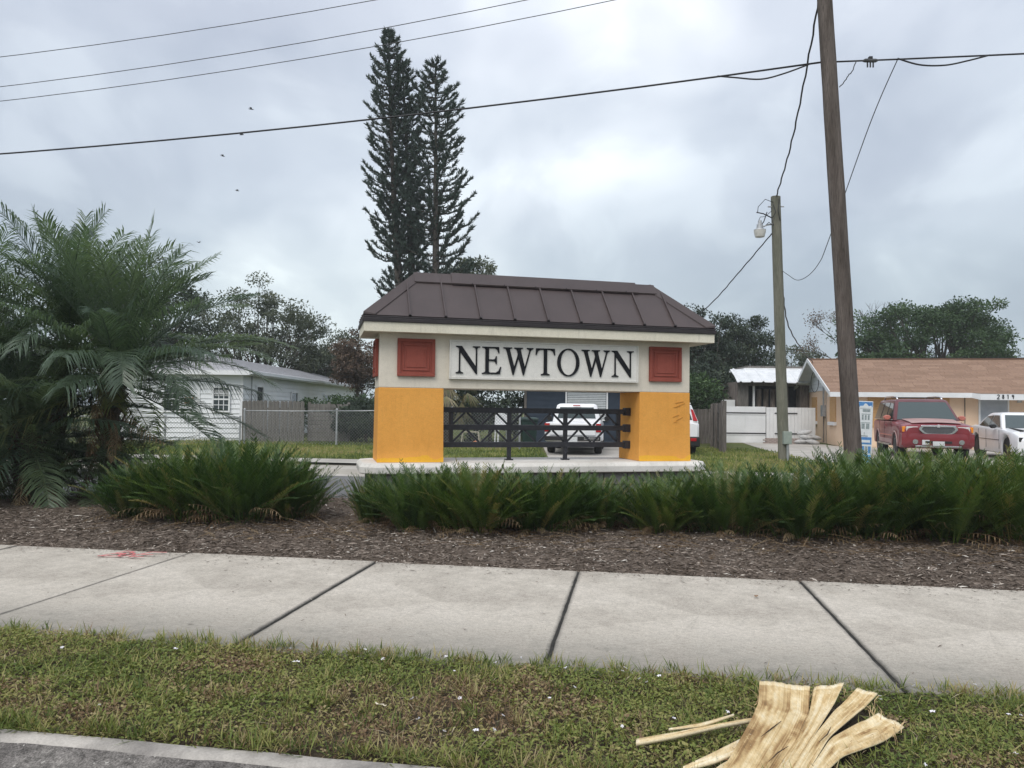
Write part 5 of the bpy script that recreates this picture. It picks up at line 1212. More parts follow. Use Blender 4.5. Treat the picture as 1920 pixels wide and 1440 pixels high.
def peach_house():
    a = rad(-11); e = empty('peach_house', (13.35, 31.0, LOT), a); tag(e, 'peach stucco ranch house with brown shingle roof and boarded windows', 'house')
    W, D, H = 15.0, 8.2, 2.36; zr = 3.68; o = 0.55
    m = MB(); m.box(0, W, 0, D, 0, H); m.build('wall', 'peach_stucco', e, bevel=0.01)
    # gable end: clapboards above the stucco
    for k in range(7):
        z = H+0.001+k*0.17; t = (z-H)/(zr-H); t2 = min(1, (z+0.165-H)/(zr-H)); y0, y1 = D/2*t, D-D/2*t; Y0, Y1 = D/2*t2, D-D/2*t2
        g = MB(); g.add([(0.0, y0, z), (0.0, y1, z), (0.0, Y1, z+0.165), (0.0, Y0, z+0.165), (-0.025, y0, z), (-0.025, y1, z), (-0.004, Y1, z+0.165), (-0.004, Y0, z+0.165)], [(4, 5, 6, 7), (0, 1, 5, 4), (3, 2, 6, 7)]); g.build('gable_board', 'eave_white', e)
    sh = NT('shingle_brown'); rd = sh.rnd(); c = sh.ramp(rd, [(0.0, (0.225, 0.145, 0.102)), (0.5, (0.255, 0.165, 0.118)), (1.0, (0.29, 0.192, 0.138))]); g_ = sh.noise(7, 4, 0.7); c = sh.mix(0.6, c, sh.ramp(g_, [(0.3, 0.7), (0.7, 1.25)]), 'MULTIPLY'); MATS['shingle_brown'] = sh.set(c, 0.9, sh.noise(90, 3), 0.4, 0.006, spec=0.15)
    eL, eR = -0.6, W+0.6; k = (zr-H)/(D/2); sl = lambda v: H+0.10+k*(v+0.0)
    r = MB(); r.add([(eL, -o, sl(-o)-0.10), (eR, -o, sl(-o)-0.10), (eR, D/2, sl(D/2)), (eL, D/2, sl(D/2)), (eR, D+o, sl(-o)-0.10), (eL, D+o, sl(-o)-0.10)], [(0, 1, 2, 3), (3, 2, 4, 5)])
    roof = r.build('roof', 'shingle_brown', e)
    # shingle courses in strips of uneven length
    courses = 20; rr = random.Random(3); meshes = []
    for L_ in (0.45, 0.6, 0.8):
        s = MB(); s.box(0, L_-0.01, 0, 0.26, 0, 0.014); me = s.mesh('shingle_strip'); me.materials.append(MATS['shingle_brown']); meshes.append((L_, me))
    th = math.atan(k)
    for c_ in range(courses):
        v = -o-0.02 + c_*(D/2+o)/courses; x = eL-0.02; first = True
        while x < 8.6:
            L_, me = rr.choice(meshes)
            link('shingle_strip', me, None, roof, (x, v, H+k*v+0.016+0.10*min(1, 1.0*(v+o)/(D/2+o))), (th*1.0+0.02, 0, 0))
            x += L_
    rc = MB(); rc.bar((eL, D/2, sl(D/2)+0.035), (eR, D/2, sl(D/2)+0.035), 0.22, 0.04); rc.build('ridge_cap', 'shingle_brown', e); rv = MB(); rv.box(2.4, 9.6, D/2-0.12, D/2+0.12, sl(D/2)+0.056, sl(D/2)+0.09); rv.build('ridge_vent', 'car_black', e)
    # eaves
    ze = H+k*(-o)
    f = MB(); f.box(eL, 4.55, -o-0.03, -o-0.002, ze-0.17, ze+0.02); f.build('fascia', 'eave_white', e)
    f = MB(); f.box(4.75, eR, -o-0.33, -o-0.30, ze-0.25, ze-0.02); f.build('fascia', 'eave_white', e)
    f = MB(); f.add([(4.55, -o-0.03, ze+0.02), (4.75, -o-0.33, ze-0.02), (4.75, -o-0.33, ze-0.25), (4.55, -o-0.03, ze-0.17)], [(0, 1, 2, 3)]); f.build('fascia_return', 'eave_white', e)
    f = MB(); f.add([(4.6, -o-0.02, ze+0.03), (eR, -o-0.02, ze+0.03), (eR, -o-0.34, ze-0.01), (4.75, -o-0.34, ze-0.01)], [(0, 1, 2, 3)]); f.build('porch_roof_strip', 'shingle_brown', e)
    s = MB(); s.box(eL+0.02, eR-0.02, -o, -0.003, ze-0.15, ze-0.12); s.build('soffit', 'eave_white', e)
    for (v0, z0, v1, z1) in ((-o-0.03, ze-0.02, D/2, zr+0.08), (D+o, ze-0.02, D/2, zr+0.08)):
        b = MB(); b.bar((eL-0.02, v0, z0), (eL-0.02, v1, z1), 0.035, 0.17, (0, 0, 1)); b.build('rake_board', 'eave_white', e)
        u = MB(); sd = 1 if v0 < v1 else -1; u.add([(eL, v0, z0-0.04), (0, v0, z0-0.04), (0, v1, z1-0.05), (eL, v1, z1-0.05)], [(0, 1, 2, 3)]); u.build('rake_soffit', 'eave_white', e)
    # house number on the porch fascia, strokes in the plain seven-stroke style of the plate digits
    SEG = {'2': [((0,.85),(.25,1)),((.25,1),(.5,.85)),((.5,.85),(.45,.6)),((.45,.6),(0,0)),((0,0),(.52,0))], '8': [((.08,.75),(.25,1)),((.25,1),(.42,.75)),((.42,.75),(.08,.3)),((.08,.3),(.25,0)),((.25,0),(.46,.3)),((.46,.3),(.08,.75))], '1': [((.12,.82),(.28,1)),((.28,1),(.28,0))], '9': [((.1,.75),(.27,1)),((.27,1),(.46,.78)),((.46,.78),(.28,.5)),((.28,.5),(.1,.75)),((.46,.78),(.38,0))]}
    hh = 0.155
    for i, ch in enumerate('2819'):
        d = MB(); x = 5.32+i*0.165
        for p, q in SEG[ch]: d.bar((x+p[0]*hh, -o-0.338, ze-0.205+p[1]*hh), (x+q[0]*hh, -o-0.338, ze-0.205+q[1]*hh), 0.026, 0.016, (0, 1, 0))
        d.build('house_number', 'number_black', e)
    # boarded openings and door on the front
    for (x0, x1, z0, z1) in ((0.95, 2.75, 0.8, 2.22), (2.76, 3.95, 0.8, 2.22), (6.75, 8.6, 0.75, 2.15)): p = MB(); p.box(x0, x1, -0.03, -0.002, z0, z1); p.build('plywood_board', 'plywood', e)
    d = MB(); d.box(5.05, 6.0, -0.03, -0.002, 0.05, 2.15); D_ = d.build('door', 'door_grey', e)
    for i in range(9): b = MB(); b.box(5.13, 5.92, -0.042, -0.031, 0.2+i*0.21, 0.2+i*0.21+0.13); b.build('door_louvre', 'door_grey', D_)
    for x in (4.99, 6.01): f = MB(); f.box(x, x+0.06, -0.05, -0.002, 0.05, 2.2); f.build('door_frame', 'trim_white', D_)
    c = MB(); c.tube([(4.5, -0.03, 0.0), (4.5, -0.03, H-0.2)], 0.018, 6); c.build('downpipe', 'rust_board', e)
    l = MB(); l.tube([(6.4, -0.12, 1.85), (6.4, -0.12, 2.0)], [0.09, 0.06], 10); l.build('porch_lamp', 'lamp_clear', e)
    # gable end: boarded windows with sills, meter and conduits
    g = empty('gable_end', (0, 0, 0), rad(-90)); g.parent = e
    for (y0, y1, z0, z1) in ((1.15, 2.3, 1.0, 2.2), (5.15, 6.35, 0.98, 2.1)):
        p = MB(); p.box(-0.03, -0.002, y0, y1, z0, z1); p.build('plywood_board', 'plywood', e); s = MB(); s.box(-0.11, -0.002, y0-0.08, y1+0.08, z0-0.16, z0-0.02); s.build('window_sill', 'trim_white', e, bevel=0.01)
    mt = MB(); mt.box(-0.15, -0.002, 3.2, 3.6, 1.2, 1.7); mt.build('meter_box', 'galvanised', e, bevel=0.01)
    for y in (3.3, 3.5): p = MB(); p.tube([(-0.06, y, 1.7), (-0.06, y, 2.9)], 0.02, 6); p.build('service_mast', 'galvanised', e)
    p = MB(); p.tube([(-0.06, 3.4, 1.2), (-0.06, 3.4, 0.05)], 0.025, 6); p.build('conduit', 'rust_board', e)
    p = MB(); p.tube([(-0.05, 2.9, 2.3), (-0.05, 2.9, 0.0)], 0.014, 6); p.build('conduit', 'rust_board', e)
    lo = MB(); lo.tube([(-0.3, 4.1+0.9*math.sin(t), 3.0-0.45*math.sin(t*0.5)**2+0.25*math.cos(t)) for t in np.linspace(0, 9, 40)], 0.014, 5); lo.build('service_cable_loop', 'car_black', e)
peach_house()

def sandbags():
    r = random.Random(9)
    for i, (x, y, z, lab) in enumerate(((12.55, 33.3, 0.1, 'left bag at the foot of the pale sandbag heap by the gate'), (12.95, 33.1, 0.1, 'right bag at the foot of the pale sandbag heap by the gate'), (12.75, 33.25, 0.3, 'middle bag of the pale sandbag heap by the gate'), (12.7, 33.35, 0.5, 'topmost bag of the pale sandbag heap by the gate'), (13.15, 33.4, 0.28, 'bag leaning on the peach wall beside the sandbag heap'))):
        rings = []
        for t in np.linspace(0, 1, 9):
            k = (math.sin(math.pi*min(.97, max(.03, t))))**0.45; rings.append([((t-0.5)*0.6, 0.2*k*math.cos(a)*(1+r.uniform(-.06, .06)), 0.11*k*math.sin(a)*(1+r.uniform(-.08, .08))) for a in np.linspace(0, 6.283, 13)[:-1]])
        m = MB(); m.loft(rings); tag(m.build('sandbag', 'sandbag_cloth', None, smooth=True, loc=(x, y, LOT+z), rot=(r.uniform(-.2, .2), r.uniform(-.2, .2), r.uniform(-.5, .5))), lab, 'sandbag', 'sandbags heaped by the gate')
    s = empty('brick_step', (10.95, 33.3, LOT), 0.02); tag(s, 'low step of pale bricks in front of the white gate', 'step')
    b = MB(); b.box(0, 0.20, 0, 0.09, 0, 0.055); me = b.mesh('brick', bevel=0.004); me.materials.append(MATS['brick_pale'])
    for k in range(4):
        for i in range(7): link('brick', me, None, s, (i*0.21+(0.1 if k % 2 else 0), 0, 0.004+k*0.06)); link('brick', me, None, s, (i*0.21+(0.1 if k % 2 else 0), 0.1, 0.004+k*0.06))
sandbags()

# tall pictorial banner board at the street side of the SUV
def banner():
    mat('banner_white', (0.60, 0.63, 0.66), (0.70, 0.72, 0.74), 8, 0.5); mat('banner_blue', (0.05, 0.16, 0.42), (0.10, 0.28, 0.55), 9, 0.5); mat('banner_sky', (0.10, 0.32, 0.60), (0.22, 0.45, 0.68), 9, 0.5); mat('banner_grey', (0.16, 0.20, 0.22), (0.36, 0.40, 0.40), 40, 0.5)
    e = empty('banner_board', (9.80, 21.4, LOT), rad(-16)); e.rotation_euler = (0, rad(2.0), rad(-16)); tag(e, 'narrow upright blue and white picture board beside the red SUV', 'board')
    m = MB(); m.box(-0.19, 0.19, 0, 0.03, 0.0, 1.72); m.build('panel', 'banner_white', e, bevel=0.01)
    z = -0.004
    def pic(n, key, x0, x1, z0, z1, d=0.004): q = MB(); q.box(x0, x1, -d, -0.001, z0, z1); q.build(n, key, e)
    pic('print_field', 'banner_blue', -0.175, 0.175, 1.56, 1.70)
    g = MB(); g.prism([(-0.15, 1.52), (0.15, 1.52), (0.15, 1.60), (0.08, 1.58), (0.03, 1.645), (-0.02, 1.655), (-0.06, 1.59), (-0.15, 1.58)], 0.0055, 0.0085, lambda x, y, z_: (x, -z_, y)); g.build('print_shape', 'banner_white', e)
    pic('print_picture', 'banner_grey', -0.07, 0.12, 1.42, 1.50)
    for zz, h, n in ((1.20, 0.15, 3), (0.95, 0.16, 2)):
        pic('print_bar', 'banner_grey', -0.10, 0.13, zz+h, zz+h+0.02)
        for i in range(n): x = -0.10+i*0.23/n; pic('print_figure', 'banner_grey', x+0.01, x+0.23/n-0.02, zz, zz+h-0.015)
    pic('print_boat', 'banner_grey', -0.12, 0.08, 0.74, 0.765); pic('print_mast', 'banner_grey', -0.02, -0.008, 0.77, 0.86)
    pic('print_field', 'banner_blue', -0.175, 0.175, 0.52, 0.72); pic('print_caption', 'banner_white', -0.08, 0.14, 0.57, 0.64, 0.007)
    for i in range(4): pic('print_figure', 'banner_blue' if i % 2 else 'banner_grey', -0.16+i*0.085, -0.09+i*0.085, 0.27, 0.47)
    pic('print_field', 'banner_sky', -0.175, 0.175, 0.02, 0.24)
banner()

# yard clutter seen under the railing
def clutter():
    mat('bin_green', (0.012, 0.030, 0.026), (0.02, 0.044, 0.038), 6, 0.5); mat('plastic_white', (0.70, 0.71, 0.72), (0.76, 0.77, 0.77), 6, 0.4); mat('toy_orange', (0.42, 0.13, 0.05), (0.5, 0.2, 0.08), 9, 0.6); mat('frame_cream', (0.5, 0.46, 0.36), None, rough=0.6)
    e = empty('wheeled_bin', (0.62, 27.8, LOT), 0.1); tag(e, 'dark green wheeled bin standing against the navy house', 'bin')
    b = MB(); rg = lambda w, d, z: [(-w, -d, z), (w, -d, z), (w, d, z), (-w, d, z)]; b.loft([rg(.22, .24, 0.06), rg(.29, .32, 0.95), rg(.31, .34, 0.955), rg(.31, .34, 1.0)]); b.build('tub', 'bin_green', e, bevel=0.015); l = MB(); l.loft([rg(.32, .36, 1.005), rg(.31, .34, 1.05), rg(.2, .25, 1.09)]); l.build('lid', 'bin_green', e, bevel=0.01)
    for s in (-1, 1): w = MB(); w.tube([(s*.2, .24, .1), (s*.27, .24, .1)], 0.1, 12); w.build('wheel', 'tyre', e)
    p = empty('plastic_chair', (-0.32, 27.6, LOT), 0.3); tag(p, 'white moulded plastic garden chair behind the chain-link fence', 'chair')
    s = MB(); s.box(-.24, .24, -.22, .22, .66, .69); s.build('seat', 'plastic_white', p, bevel=0.01)
    k = MB(); k.prism([(-.24, .7), (.24, .7), (.22, 1.15), (.1, 1.22), (-.1, 1.22), (-.22, 1.15)], .2, .225, lambda x, y, z: (x, z, y)); k.build('backrest', 'plastic_white', p, bevel=0.005)
    for x in (-.2, .2):
        for y in (-.18, .18): g = MB(); g.bar((x, y, .66), (x*1.15, y*1.15, 0), .045); g.build('leg', 'plastic_white', p)
    t = empty('garden_frame', (-1.45, 27.2, LOT), -0.2); tag(t, 'small cream garden frame with an orange ball under the fence', 'garden frame')
    for a, b_ in (((-.35, 0, 0), (-.28, 0, .55)), ((.35, 0, 0), (.28, 0, .55)), ((-.28, 0, .55), (.28, 0, .55)), ((-.35, .4, 0), (-.28, 0, .55)), ((.35, .4, 0), (.28, 0, .55)), ((-.33, 0, .15), (.33, 0, .15))): f = MB(); f.bar(a, b_, .04); f.build('frame_bar', 'frame_cream', t)
    o = MB(); n = 12; o.loft([[(0.13*math.sin(q)*math.cos(2*math.pi*i/n), 0.13*math.sin(q)*math.sin(2*math.pi*i/n), 0.13-0.13*math.cos(q)*(0.95)) for i in range(n)] for q in np.linspace(0.12, 3.02, 9)]); tag(o.build('play_ball', 'toy_orange', None, smooth=True, loc=(-1.25, 27.0, LOT)), 'dull orange play ball in the grass by the cream frame', 'ball')
clutter()

# ------------------------------------------------------------------ lawns across the street
def lawn_blades():
    n = 60000; u = RNG.uniform(-17, 16, n); v = 18.62 + 10.5*RNG.random(n)**1.4; x = u*U2[0]+v*N2[0]; y = u*U2[1]+v*N2[1]
    ok = ~((x > 1.0) & (x < 4.0+0.25*(y-18.2)) & (y > 17.5)) & ~((x > 8.6+0.08*(y-21)) & (y > 20.2)) & ~((x < -3) & (v > 18.6) & (y < 22.35-0.16*(x+16)) & (y > 20.9-0.165*(x+16)))
    x, y = x[ok], y[ok]; n = len(x); th = RNG.uniform(0, 6.28, n); el = RNG.uniform(0.3, 1.4, n)
    D = np.stack([np.cos(th)*np.cos(el), np.sin(th)*np.cos(el), np.sin(el)], 1)
    dry = vnoise(x, y, 0.8, 71); t = np.clip(0.1+0.55*RNG.random(n)+0.7*(dry-0.45), 0, 1)
    V, F = leaves(np.stack([x, y, np.full(n, LOT-0.01)], 1), D, np.tile([0., -1, 0.3], (n, 1)), RNG.uniform(0.05, 0.14, n), RNG.uniform(0.012, 0.03, n))
    tag(link('lawn_grass', np_mesh('lawn_grass', V, F, t), 'verge_leaf'), 'rough short grass on the house lots across the side street', 'grass', kind='stuff')
lawn_blades()

# ------------------------------------------------------------------ trees
mat('bark', (0.045, 0.037, 0.03), (0.11, 0.095, 0.08), 8, 0.95, 0.6, 25)
mat('bark_pale', (0.16, 0.15, 0.14), (0.27, 0.255, 0.24), 8, 0.9, 0.4, 25)
leaf_mat('leaf_dark', [(0.0, (0.028, 0.042, 0.032)), (0.5, (0.052, 0.074, 0.050)), (1.0, (0.092, 0.115, 0.07))], 0.55, 0.2)
leaf_mat('leaf_olive', [(0.0, (0.048, 0.062, 0.044)), (0.5, (0.09, 0.11, 0.072)), (1.0, (0.145, 0.16, 0.105))], 0.55, 0.22)
leaf_mat('leaf_green', [(0.0, (0.030, 0.060, 0.026)), (0.5, (0.055, 0.10, 0.040)), (1.0, (0.095, 0.15, 0.058))], 0.5, 0.25)
leaf_mat('leaf_rust', [(0.0, (0.07, 0.05, 0.038)), (0.5, (0.13, 0.09, 0.068)), (1.0, (0.19, 0.14, 0.10))], 0.6, 0.2)
leaf_mat('leaf_pine', [(0.0, (0.030, 0.048, 0.042)), (0.5, (0.052, 0.080, 0.064)), (1.0, (0.08, 0.11, 0.085))], 0.5, 0.12)
def tree(name, x, y, h, rx, rz, lab, leafm, seed, clumps=60, per=130, leaf=0.2, lw=0.5, cz=None, ry=None, spread=0.75, trunk=0.22, bark='bark', group='trees behind the houses', cat='tree', dome=False, base=LOT, lean=0.0, shell=0.55):
    r = random.Random(seed); g = np.random.default_rng(seed); ry = ry or rx; cz = cz if cz is not None else h-rz
    e = empty(name, (x, y, base-0.1)); tag(e, lab, cat, group)
    C = []
    while len(C) < clumps:
        p = g.normal(size=3); p /= np.linalg.norm(p); q = (shell + (1-shell)*g.random())*(0.8+0.28*g.random()); p = p*q
        if dome and p[2] < -0.12: continue
        k = 0.82+0.36*float(vnoise(p[0]*2+seed, p[1]*2+p[2], 1.3, seed)); C.append([p[0]*rx*k+lean*p[2], p[1]*ry*k, cz+p[2]*rz*k])
    C = np.array(C)
    # trunk, limbs to clump groups, twigs to each clump
    t = MB(); fork = Vector((lean*0.1, 0, max(0.6, min(cz-rz*0.75, h*0.45)))); t.tube([(0, 0, 0), (0.05*r.uniform(-1, 1), 0, fork.z*0.5), fork], [trunk*1.25, trunk, trunk*0.85], 9, cap=False); t.build('trunk', bark, e, smooth=True)
    order = np.argsort(np.arctan2(C[:, 1], C[:, 0])); groups = np.array_split(order, max(4, clumps//9)); lm = MB()
    for G in groups:
        c = Vector(C[G].mean(0)); mid = fork.lerp(c, 0.55)+Vector((r.uniform(-.2, .2)*rx*0.3, r.uniform(-.2, .2)*rx*0.3, -0.05*rz)); lm.tube([fork, fork.lerp(mid, 0.5)+Vector((0, 0, 0.05*rz)), mid], [trunk*0.6, trunk*0.42, trunk*0.28], 6, cap=False)
        for i in G:
            d = Vector(C[i]); lm.tube([mid, mid.lerp(d, 0.6)+Vector((r.uniform(-.1, .1), r.uniform(-.1, .1), r.uniform(0, .15))), d], [trunk*0.2, trunk*0.12, trunk*0.04], 4, cap=False)
    tag(lm.build('limbs', bark, e, smooth=True), kind='stuff')
    n = clumps*per; idx = np.repeat(np.arange(clumps), per); cr = (g.uniform(0.55, 1.25, clumps)*spread)[idx]
    off = g.normal(size=(n, 3)); off /= np.linalg.norm(off, axis=1, keepdims=True); off *= (g.random(n)**0.45)[:, None]; P = C[idx] + off*cr[:, None]*np.array([1, 1, 0.62])
    D = off*0.8 + g.normal(size=(n, 3))*0.7; D[:, 2] -= 0.15; Nn = g.normal(size=(n, 3))*0.8; Nn[:, 2] += 0.9
    L_ = g.uniform(0.65, 1.35, n)*leaf; V, F = leaves(P, D, Nn, L_, L_*lw)
    tn = np.clip(0.35 + 0.25*g.normal(size=clumps)[idx]*0.7 + 0.22*g.normal(size=n) + 0.15*off[:, 2], 0, 1)
    link('crown', np_mesh('crown', V, F, tn), leafm, e)
    return e
tree('oak_tree', -16.2, 50, 9.1, 5.7, 3.9, 'sparse olive oak tree rising behind the clapboard house roof', 'leaf_olive', 1, 150, 210, 0.17, 0.5, spread=0.85)
tree('oak_tree', -12.2, 53, 6.6, 2.2, 2.4, 'small thin tree at the right edge of the sparse oak', 'leaf_olive', 2, 55, 190, 0.16, 0.5, spread=0.7)
tree('broadleaf_tree', -20.5, 41, 10.4, 4.6, 4.6, 'dark broadleaf tree towering behind the palms', 'leaf_dark', 3, 110, 210, 0.19, 0.5, spread=0.9)
tree('broadleaf_tree', -29.5, 40, 9.5, 5.0, 4.4, 'dark tree filling the gap at the far left behind the palms', 'leaf_dark', 4, 80, 150, 0.26, 0.5, spread=1.0)
tree('broadleaf_tree', -17.5, 60, 5.2, 4.5, 2.4, 'low dark tree mass beneath the sparse oak behind the roof', 'leaf_dark', 5, 60, 140, 0.25, 0.5, spread=0.9)
tree('broadleaf_tree', -15.8, 75, 6.8, 5.0, 3.6, 'hazy dark tree beyond the end of the clapboard house', 'leaf_dark', 6, 60, 130, 0.28, 0.5, spread=1.0)
tree('crape_myrtle', -8.05, 40.0, 5.4, 1.6, 1.7, 'rust-brown leafless-looking shrub tree left of the sign', 'leaf_rust', 7, 60, 120, 0.14, 0.5, spread=0.5, trunk=0.09)
tree('hedge_bush', -8.2, 36.0, 2.0, 2.0, 0.85, 'dense dark green hedge bush over the board fence', 'leaf_green', 8, 40, 150, 0.13, 0.5, cz=1.15, spread=0.5, trunk=0.08, cat='bush', group='bushes behind the fences')
tree('hedge_bush', -5.6, 29.8, 1.75, 1.3, 0.75, 'dark bush pressed against the chain-link fence left of the sign', 'leaf_dark', 31, 45, 170, 0.13, 0.5, cz=0.95, spread=0.4, trunk=0.06, cat='bush', group='bushes behind the fences')
tree('hedge_bush', -4.0, 33.0, 2.2, 2.6, 1.1, 'dark bush behind the sign\'s left pillar and chain-link fence', 'leaf_dark', 9, 50, 150, 0.15, 0.5, cz=1.1, spread=0.6, trunk=0.08, cat='bush', group='bushes behind the fences')
tree('hedge_bush', -0.9, 32.0, 3.0, 1.5, 1.4, 'dark bush between the thatch palm and the navy house', 'leaf_dark', 10, 45, 150, 0.15, 0.5, cz=1.6, spread=0.5, trunk=0.08, cat='bush', group='bushes behind the fences')
tree('broadleaf_tree', -3.1, 58, 13.2, 2.5, 2.0, 'leafy tree top just showing above the sign roof beside the pines', 'leaf_olive', 11, 40, 120, 0.24, 0.5, spread=0.7)
tree('broadleaf_tree', 11.3, 45, 7.4, 2.2, 3.0, 'dark tree rising right of the sign roof', 'leaf_dark', 12, 70, 200, 0.17, 0.5, spread=0.7)
tree('broadleaf_tree', 14.0, 47, 7.9, 2.4, 3.2, 'dark ragged tree behind the slim light pole', 'leaf_dark', 13, 77, 200, 0.17, 0.5, spread=0.75)
tree('broadleaf_tree', 10.4, 50, 6.2, 3.0, 3.0, 'dense dark tree low behind the sign\'s right eave', 'leaf_dark', 14, 84, 200, 0.17, 0.5, spread=0.8)
tree('hedge_bush', 8.5, 36.5, 3.3, 1.4, 1.3, 'bright green vine-covered bush beyond the plank fence', 'leaf_green', 15, 45, 150, 0.15, 0.5, cz=2.0, spread=0.5, trunk=0.08, cat='bush', group='bushes behind the fences')
tree('hedge_bush', 10.6, 41.5, 4.0, 2.2, 1.7, 'dark bush filling the gap left of the shed', 'leaf_dark', 16, 55, 150, 0.18, 0.5, cz=2.2, spread=0.7, trunk=0.08, cat='bush', group='bushes behind the fences')
tree('broadleaf_tree', 27.0, 72, 7.6, 3.8, 2.4, 'grey-green far tree between the slim pole and thick pole', 'leaf_olive', 17, 60, 110, 0.26, 0.5, spread=0.9)
tree('broadleaf_tree', 31.5, 66, 7.0, 2.8, 2.6, 'grey-green tree just left of the thick pole over the peach roof', 'leaf_olive', 18, 45, 110, 0.26, 0.5, spread=0.9)
tree('spreading_tree', 29.8, 55, 9.9, 5.5, 4.4, 'broad bright green spreading tree above the peach house roof', 'leaf_green', 19, 150, 230, 0.19, 0.55, spread=0.95, dome=True, trunk=0.4, shell=0.72)
tree('spreading_tree', 25.6, 52, 6.2, 2.4, 2.2, 'lower green crown at the left foot of the spreading tree', 'leaf_green', 20, 45, 140, 0.25, 0.55, spread=0.8)
tree('broadleaf_tree', 52.0, 78, 6.6, 2.6, 2.8, 'grey-green tree at the right picture edge above the roof', 'leaf_olive', 22, 50, 110, 0.28, 0.5, spread=0.9)
tree('broadleaf_tree', 3.5, 60, 8.0, 6.0, 3.5, 'dark tree hidden behind the sign beam', 'leaf_dark', 23, 50, 120, 0.3, 0.5, spread=1.1)

def bare_tree():
    e = empty('bare_tree', (27.0, 60, LOT-1.2)); tag(e, 'leafless grey tree with thin twigs behind the thick pole', 'tree', 'trees behind the houses'); r = random.Random(4); m = MB()
    tw = []
    def br(p, d, l, w, lev):
        q = p+d*l; mid = p+d*l*0.5+Vector((r.uniform(-.06, .06), r.uniform(-.06, .06), r.uniform(-.03, .06)))*l; m.tube([p, mid, q], [w, w*0.8, w*0.6], 5, cap=False)
        if lev == 0: tw.append(q); return
        for i in range(r.choice((2, 3, 3))):
            nd = (d+Vector((r.uniform(-.75, .75), r.uniform(-.75, .75), r.uniform(-.15, .45)))).normalized(); br(q, nd, l*r.uniform(0.6, 0.82), w*0.58, lev-1)
    br(Vector((0, 0, 0)), Vector((0.0, 0, 1)), 5.0, 0.16, 0)
    for (a, l) in ((-0.8, 2.0), (-0.25, 2.3), (0.3, 2.4), (0.85, 1.9)): br(Vector((0, 0, 4.9)), Vector((math.sin(a), r.uniform(-.2, .2), math.cos(a))).normalized(), l*0.95, 0.085, 4)
    m.build('branches', 'bark', e, smooth=True)
    g = np.random.default_rng(5); T = np.array([tuple(q) for q in tw]); k = T[g.integers(0, len(T)//3, 900)]; P = k+g.normal(0, .28, (900, 3)); V, F = leaves(P, g.normal(size=(900, 3)), g.normal(size=(900, 3)), 0.16, 0.08); link('withered_leaves', np_mesh('withered_leaves', V, F, g.random(900)), 'leaf_rust', e)
bare_tree()

def cook_pine(x, y, base_x_lean, h, lab, seed, z0=3.0, half=2.0, bend=0.0, skirt=True):
    """columnar pine: whorls of upturned branches clothed in needle ropes"""
    g = np.random.default_rng(seed); e = empty('column_pine', (x, y, LOT-0.1)); tag(e, lab, 'tree', 'twin column pines behind the sign')
    ax = lambda z: np.array([base_x_lean*(z/h) + bend*math.sin(math.pi*min(1, z/h)), 0, z])
    t = MB(); t.tube([tuple(ax(z)) for z in np.linspace(0, h, 14)], list(np.linspace(0.36, 0.03, 14)), 8); t.build('trunk', 'bark', e, smooth=True)
    P = []; D = []; br = MB(); z = z0
    while z < h-0.1:
        f = (z-z0)/(h-z0); R = half*np.interp(f, [0, 0.12, 0.35, 0.7, 0.9, 1.0], [0.62, 0.85, 1.0, 0.86, 0.6, 0.18])
        nb = int(g.integers(6, 9)); a0 = g.uniform(0, 6.28)
        for k in range(nb):
            a = a0+2*math.pi*k/nb+g.uniform(-.2, .2); r = R*g.uniform(0.6, 1.2)
            if g.random() < 0.06 + 0.2*(f < 0.1): continue
            o = ax(min(h-0.05, z+g.uniform(-.12, .12))); dirv = np.array([math.cos(a), math.sin(a), 0]); dip = -0.04*r
            pts = np.array([o, o+dirv*r*0.4+[0, 0, dip+0.02*r], o+dirv*r*0.75+[0, 0, 0.13*r], o+dirv*r*0.98+[0, 0, 0.38*r]])
            br.tube([tuple(p) for p in pts], [0.05, 0.035, 0.022, 0.01], 3, cap=False)
            nn = int(84*r/1.6)+26; s = g.random(nn)**0.62*3; i = np.minimum(s.astype(int), 2); w = (s-i)[:, None]; p = pts[i]*(1-w)+pts[i+1]*w; d = pts[i+1]-pts[i]; d = d/np.linalg.norm(d, axis=1, keepdims=True)
            lat = np.cross(d, [0, 0, 1.0]); P.append(p + lat*g.normal(0, 0.09, (nn, 1))*(0.4+0.6*s[:, None]/3) + [0, 0, 0.02]); D.append(d*0.9 + g.normal(0, .42, (nn, 3)) + [0, 0, 0.30])
        z += g.uniform(0.40, 0.58)*(1.0 if f > 0.12 else 1.4)
    tag(br.build('branches', 'bark', e), kind='stuff')
    P = np.concatenate(P); D = np.concatenate(D); n = len(P); V, F = leaves(P, D, g.normal(size=(n, 3)), g.uniform(0.16, 0.36, n), g.uniform(0.04, 0.08, n), 0.25)
    link('needles', np_mesh('needles', V, F, np.clip(g.normal(0.45, 0.22, n), 0, 1)), 'leaf_pine', e)
cook_pine(-6.0, 46.0, -1.75, 24.2, 'tallest column pine leaning slightly left behind the sign', 5, 5.2, 1.75, -0.25)
cook_pine(-5.75, 46.4, -1.2, 22.6, 'second leader of the tall pine, just right of its top', 6, 9.0, 1.3, 0.1)
cook_pine(-4.45, 45.4, -0.35, 22.0, 'shorter column pine with upright crown, right of the pair', 7, 5.5, 2.3, 0.0)

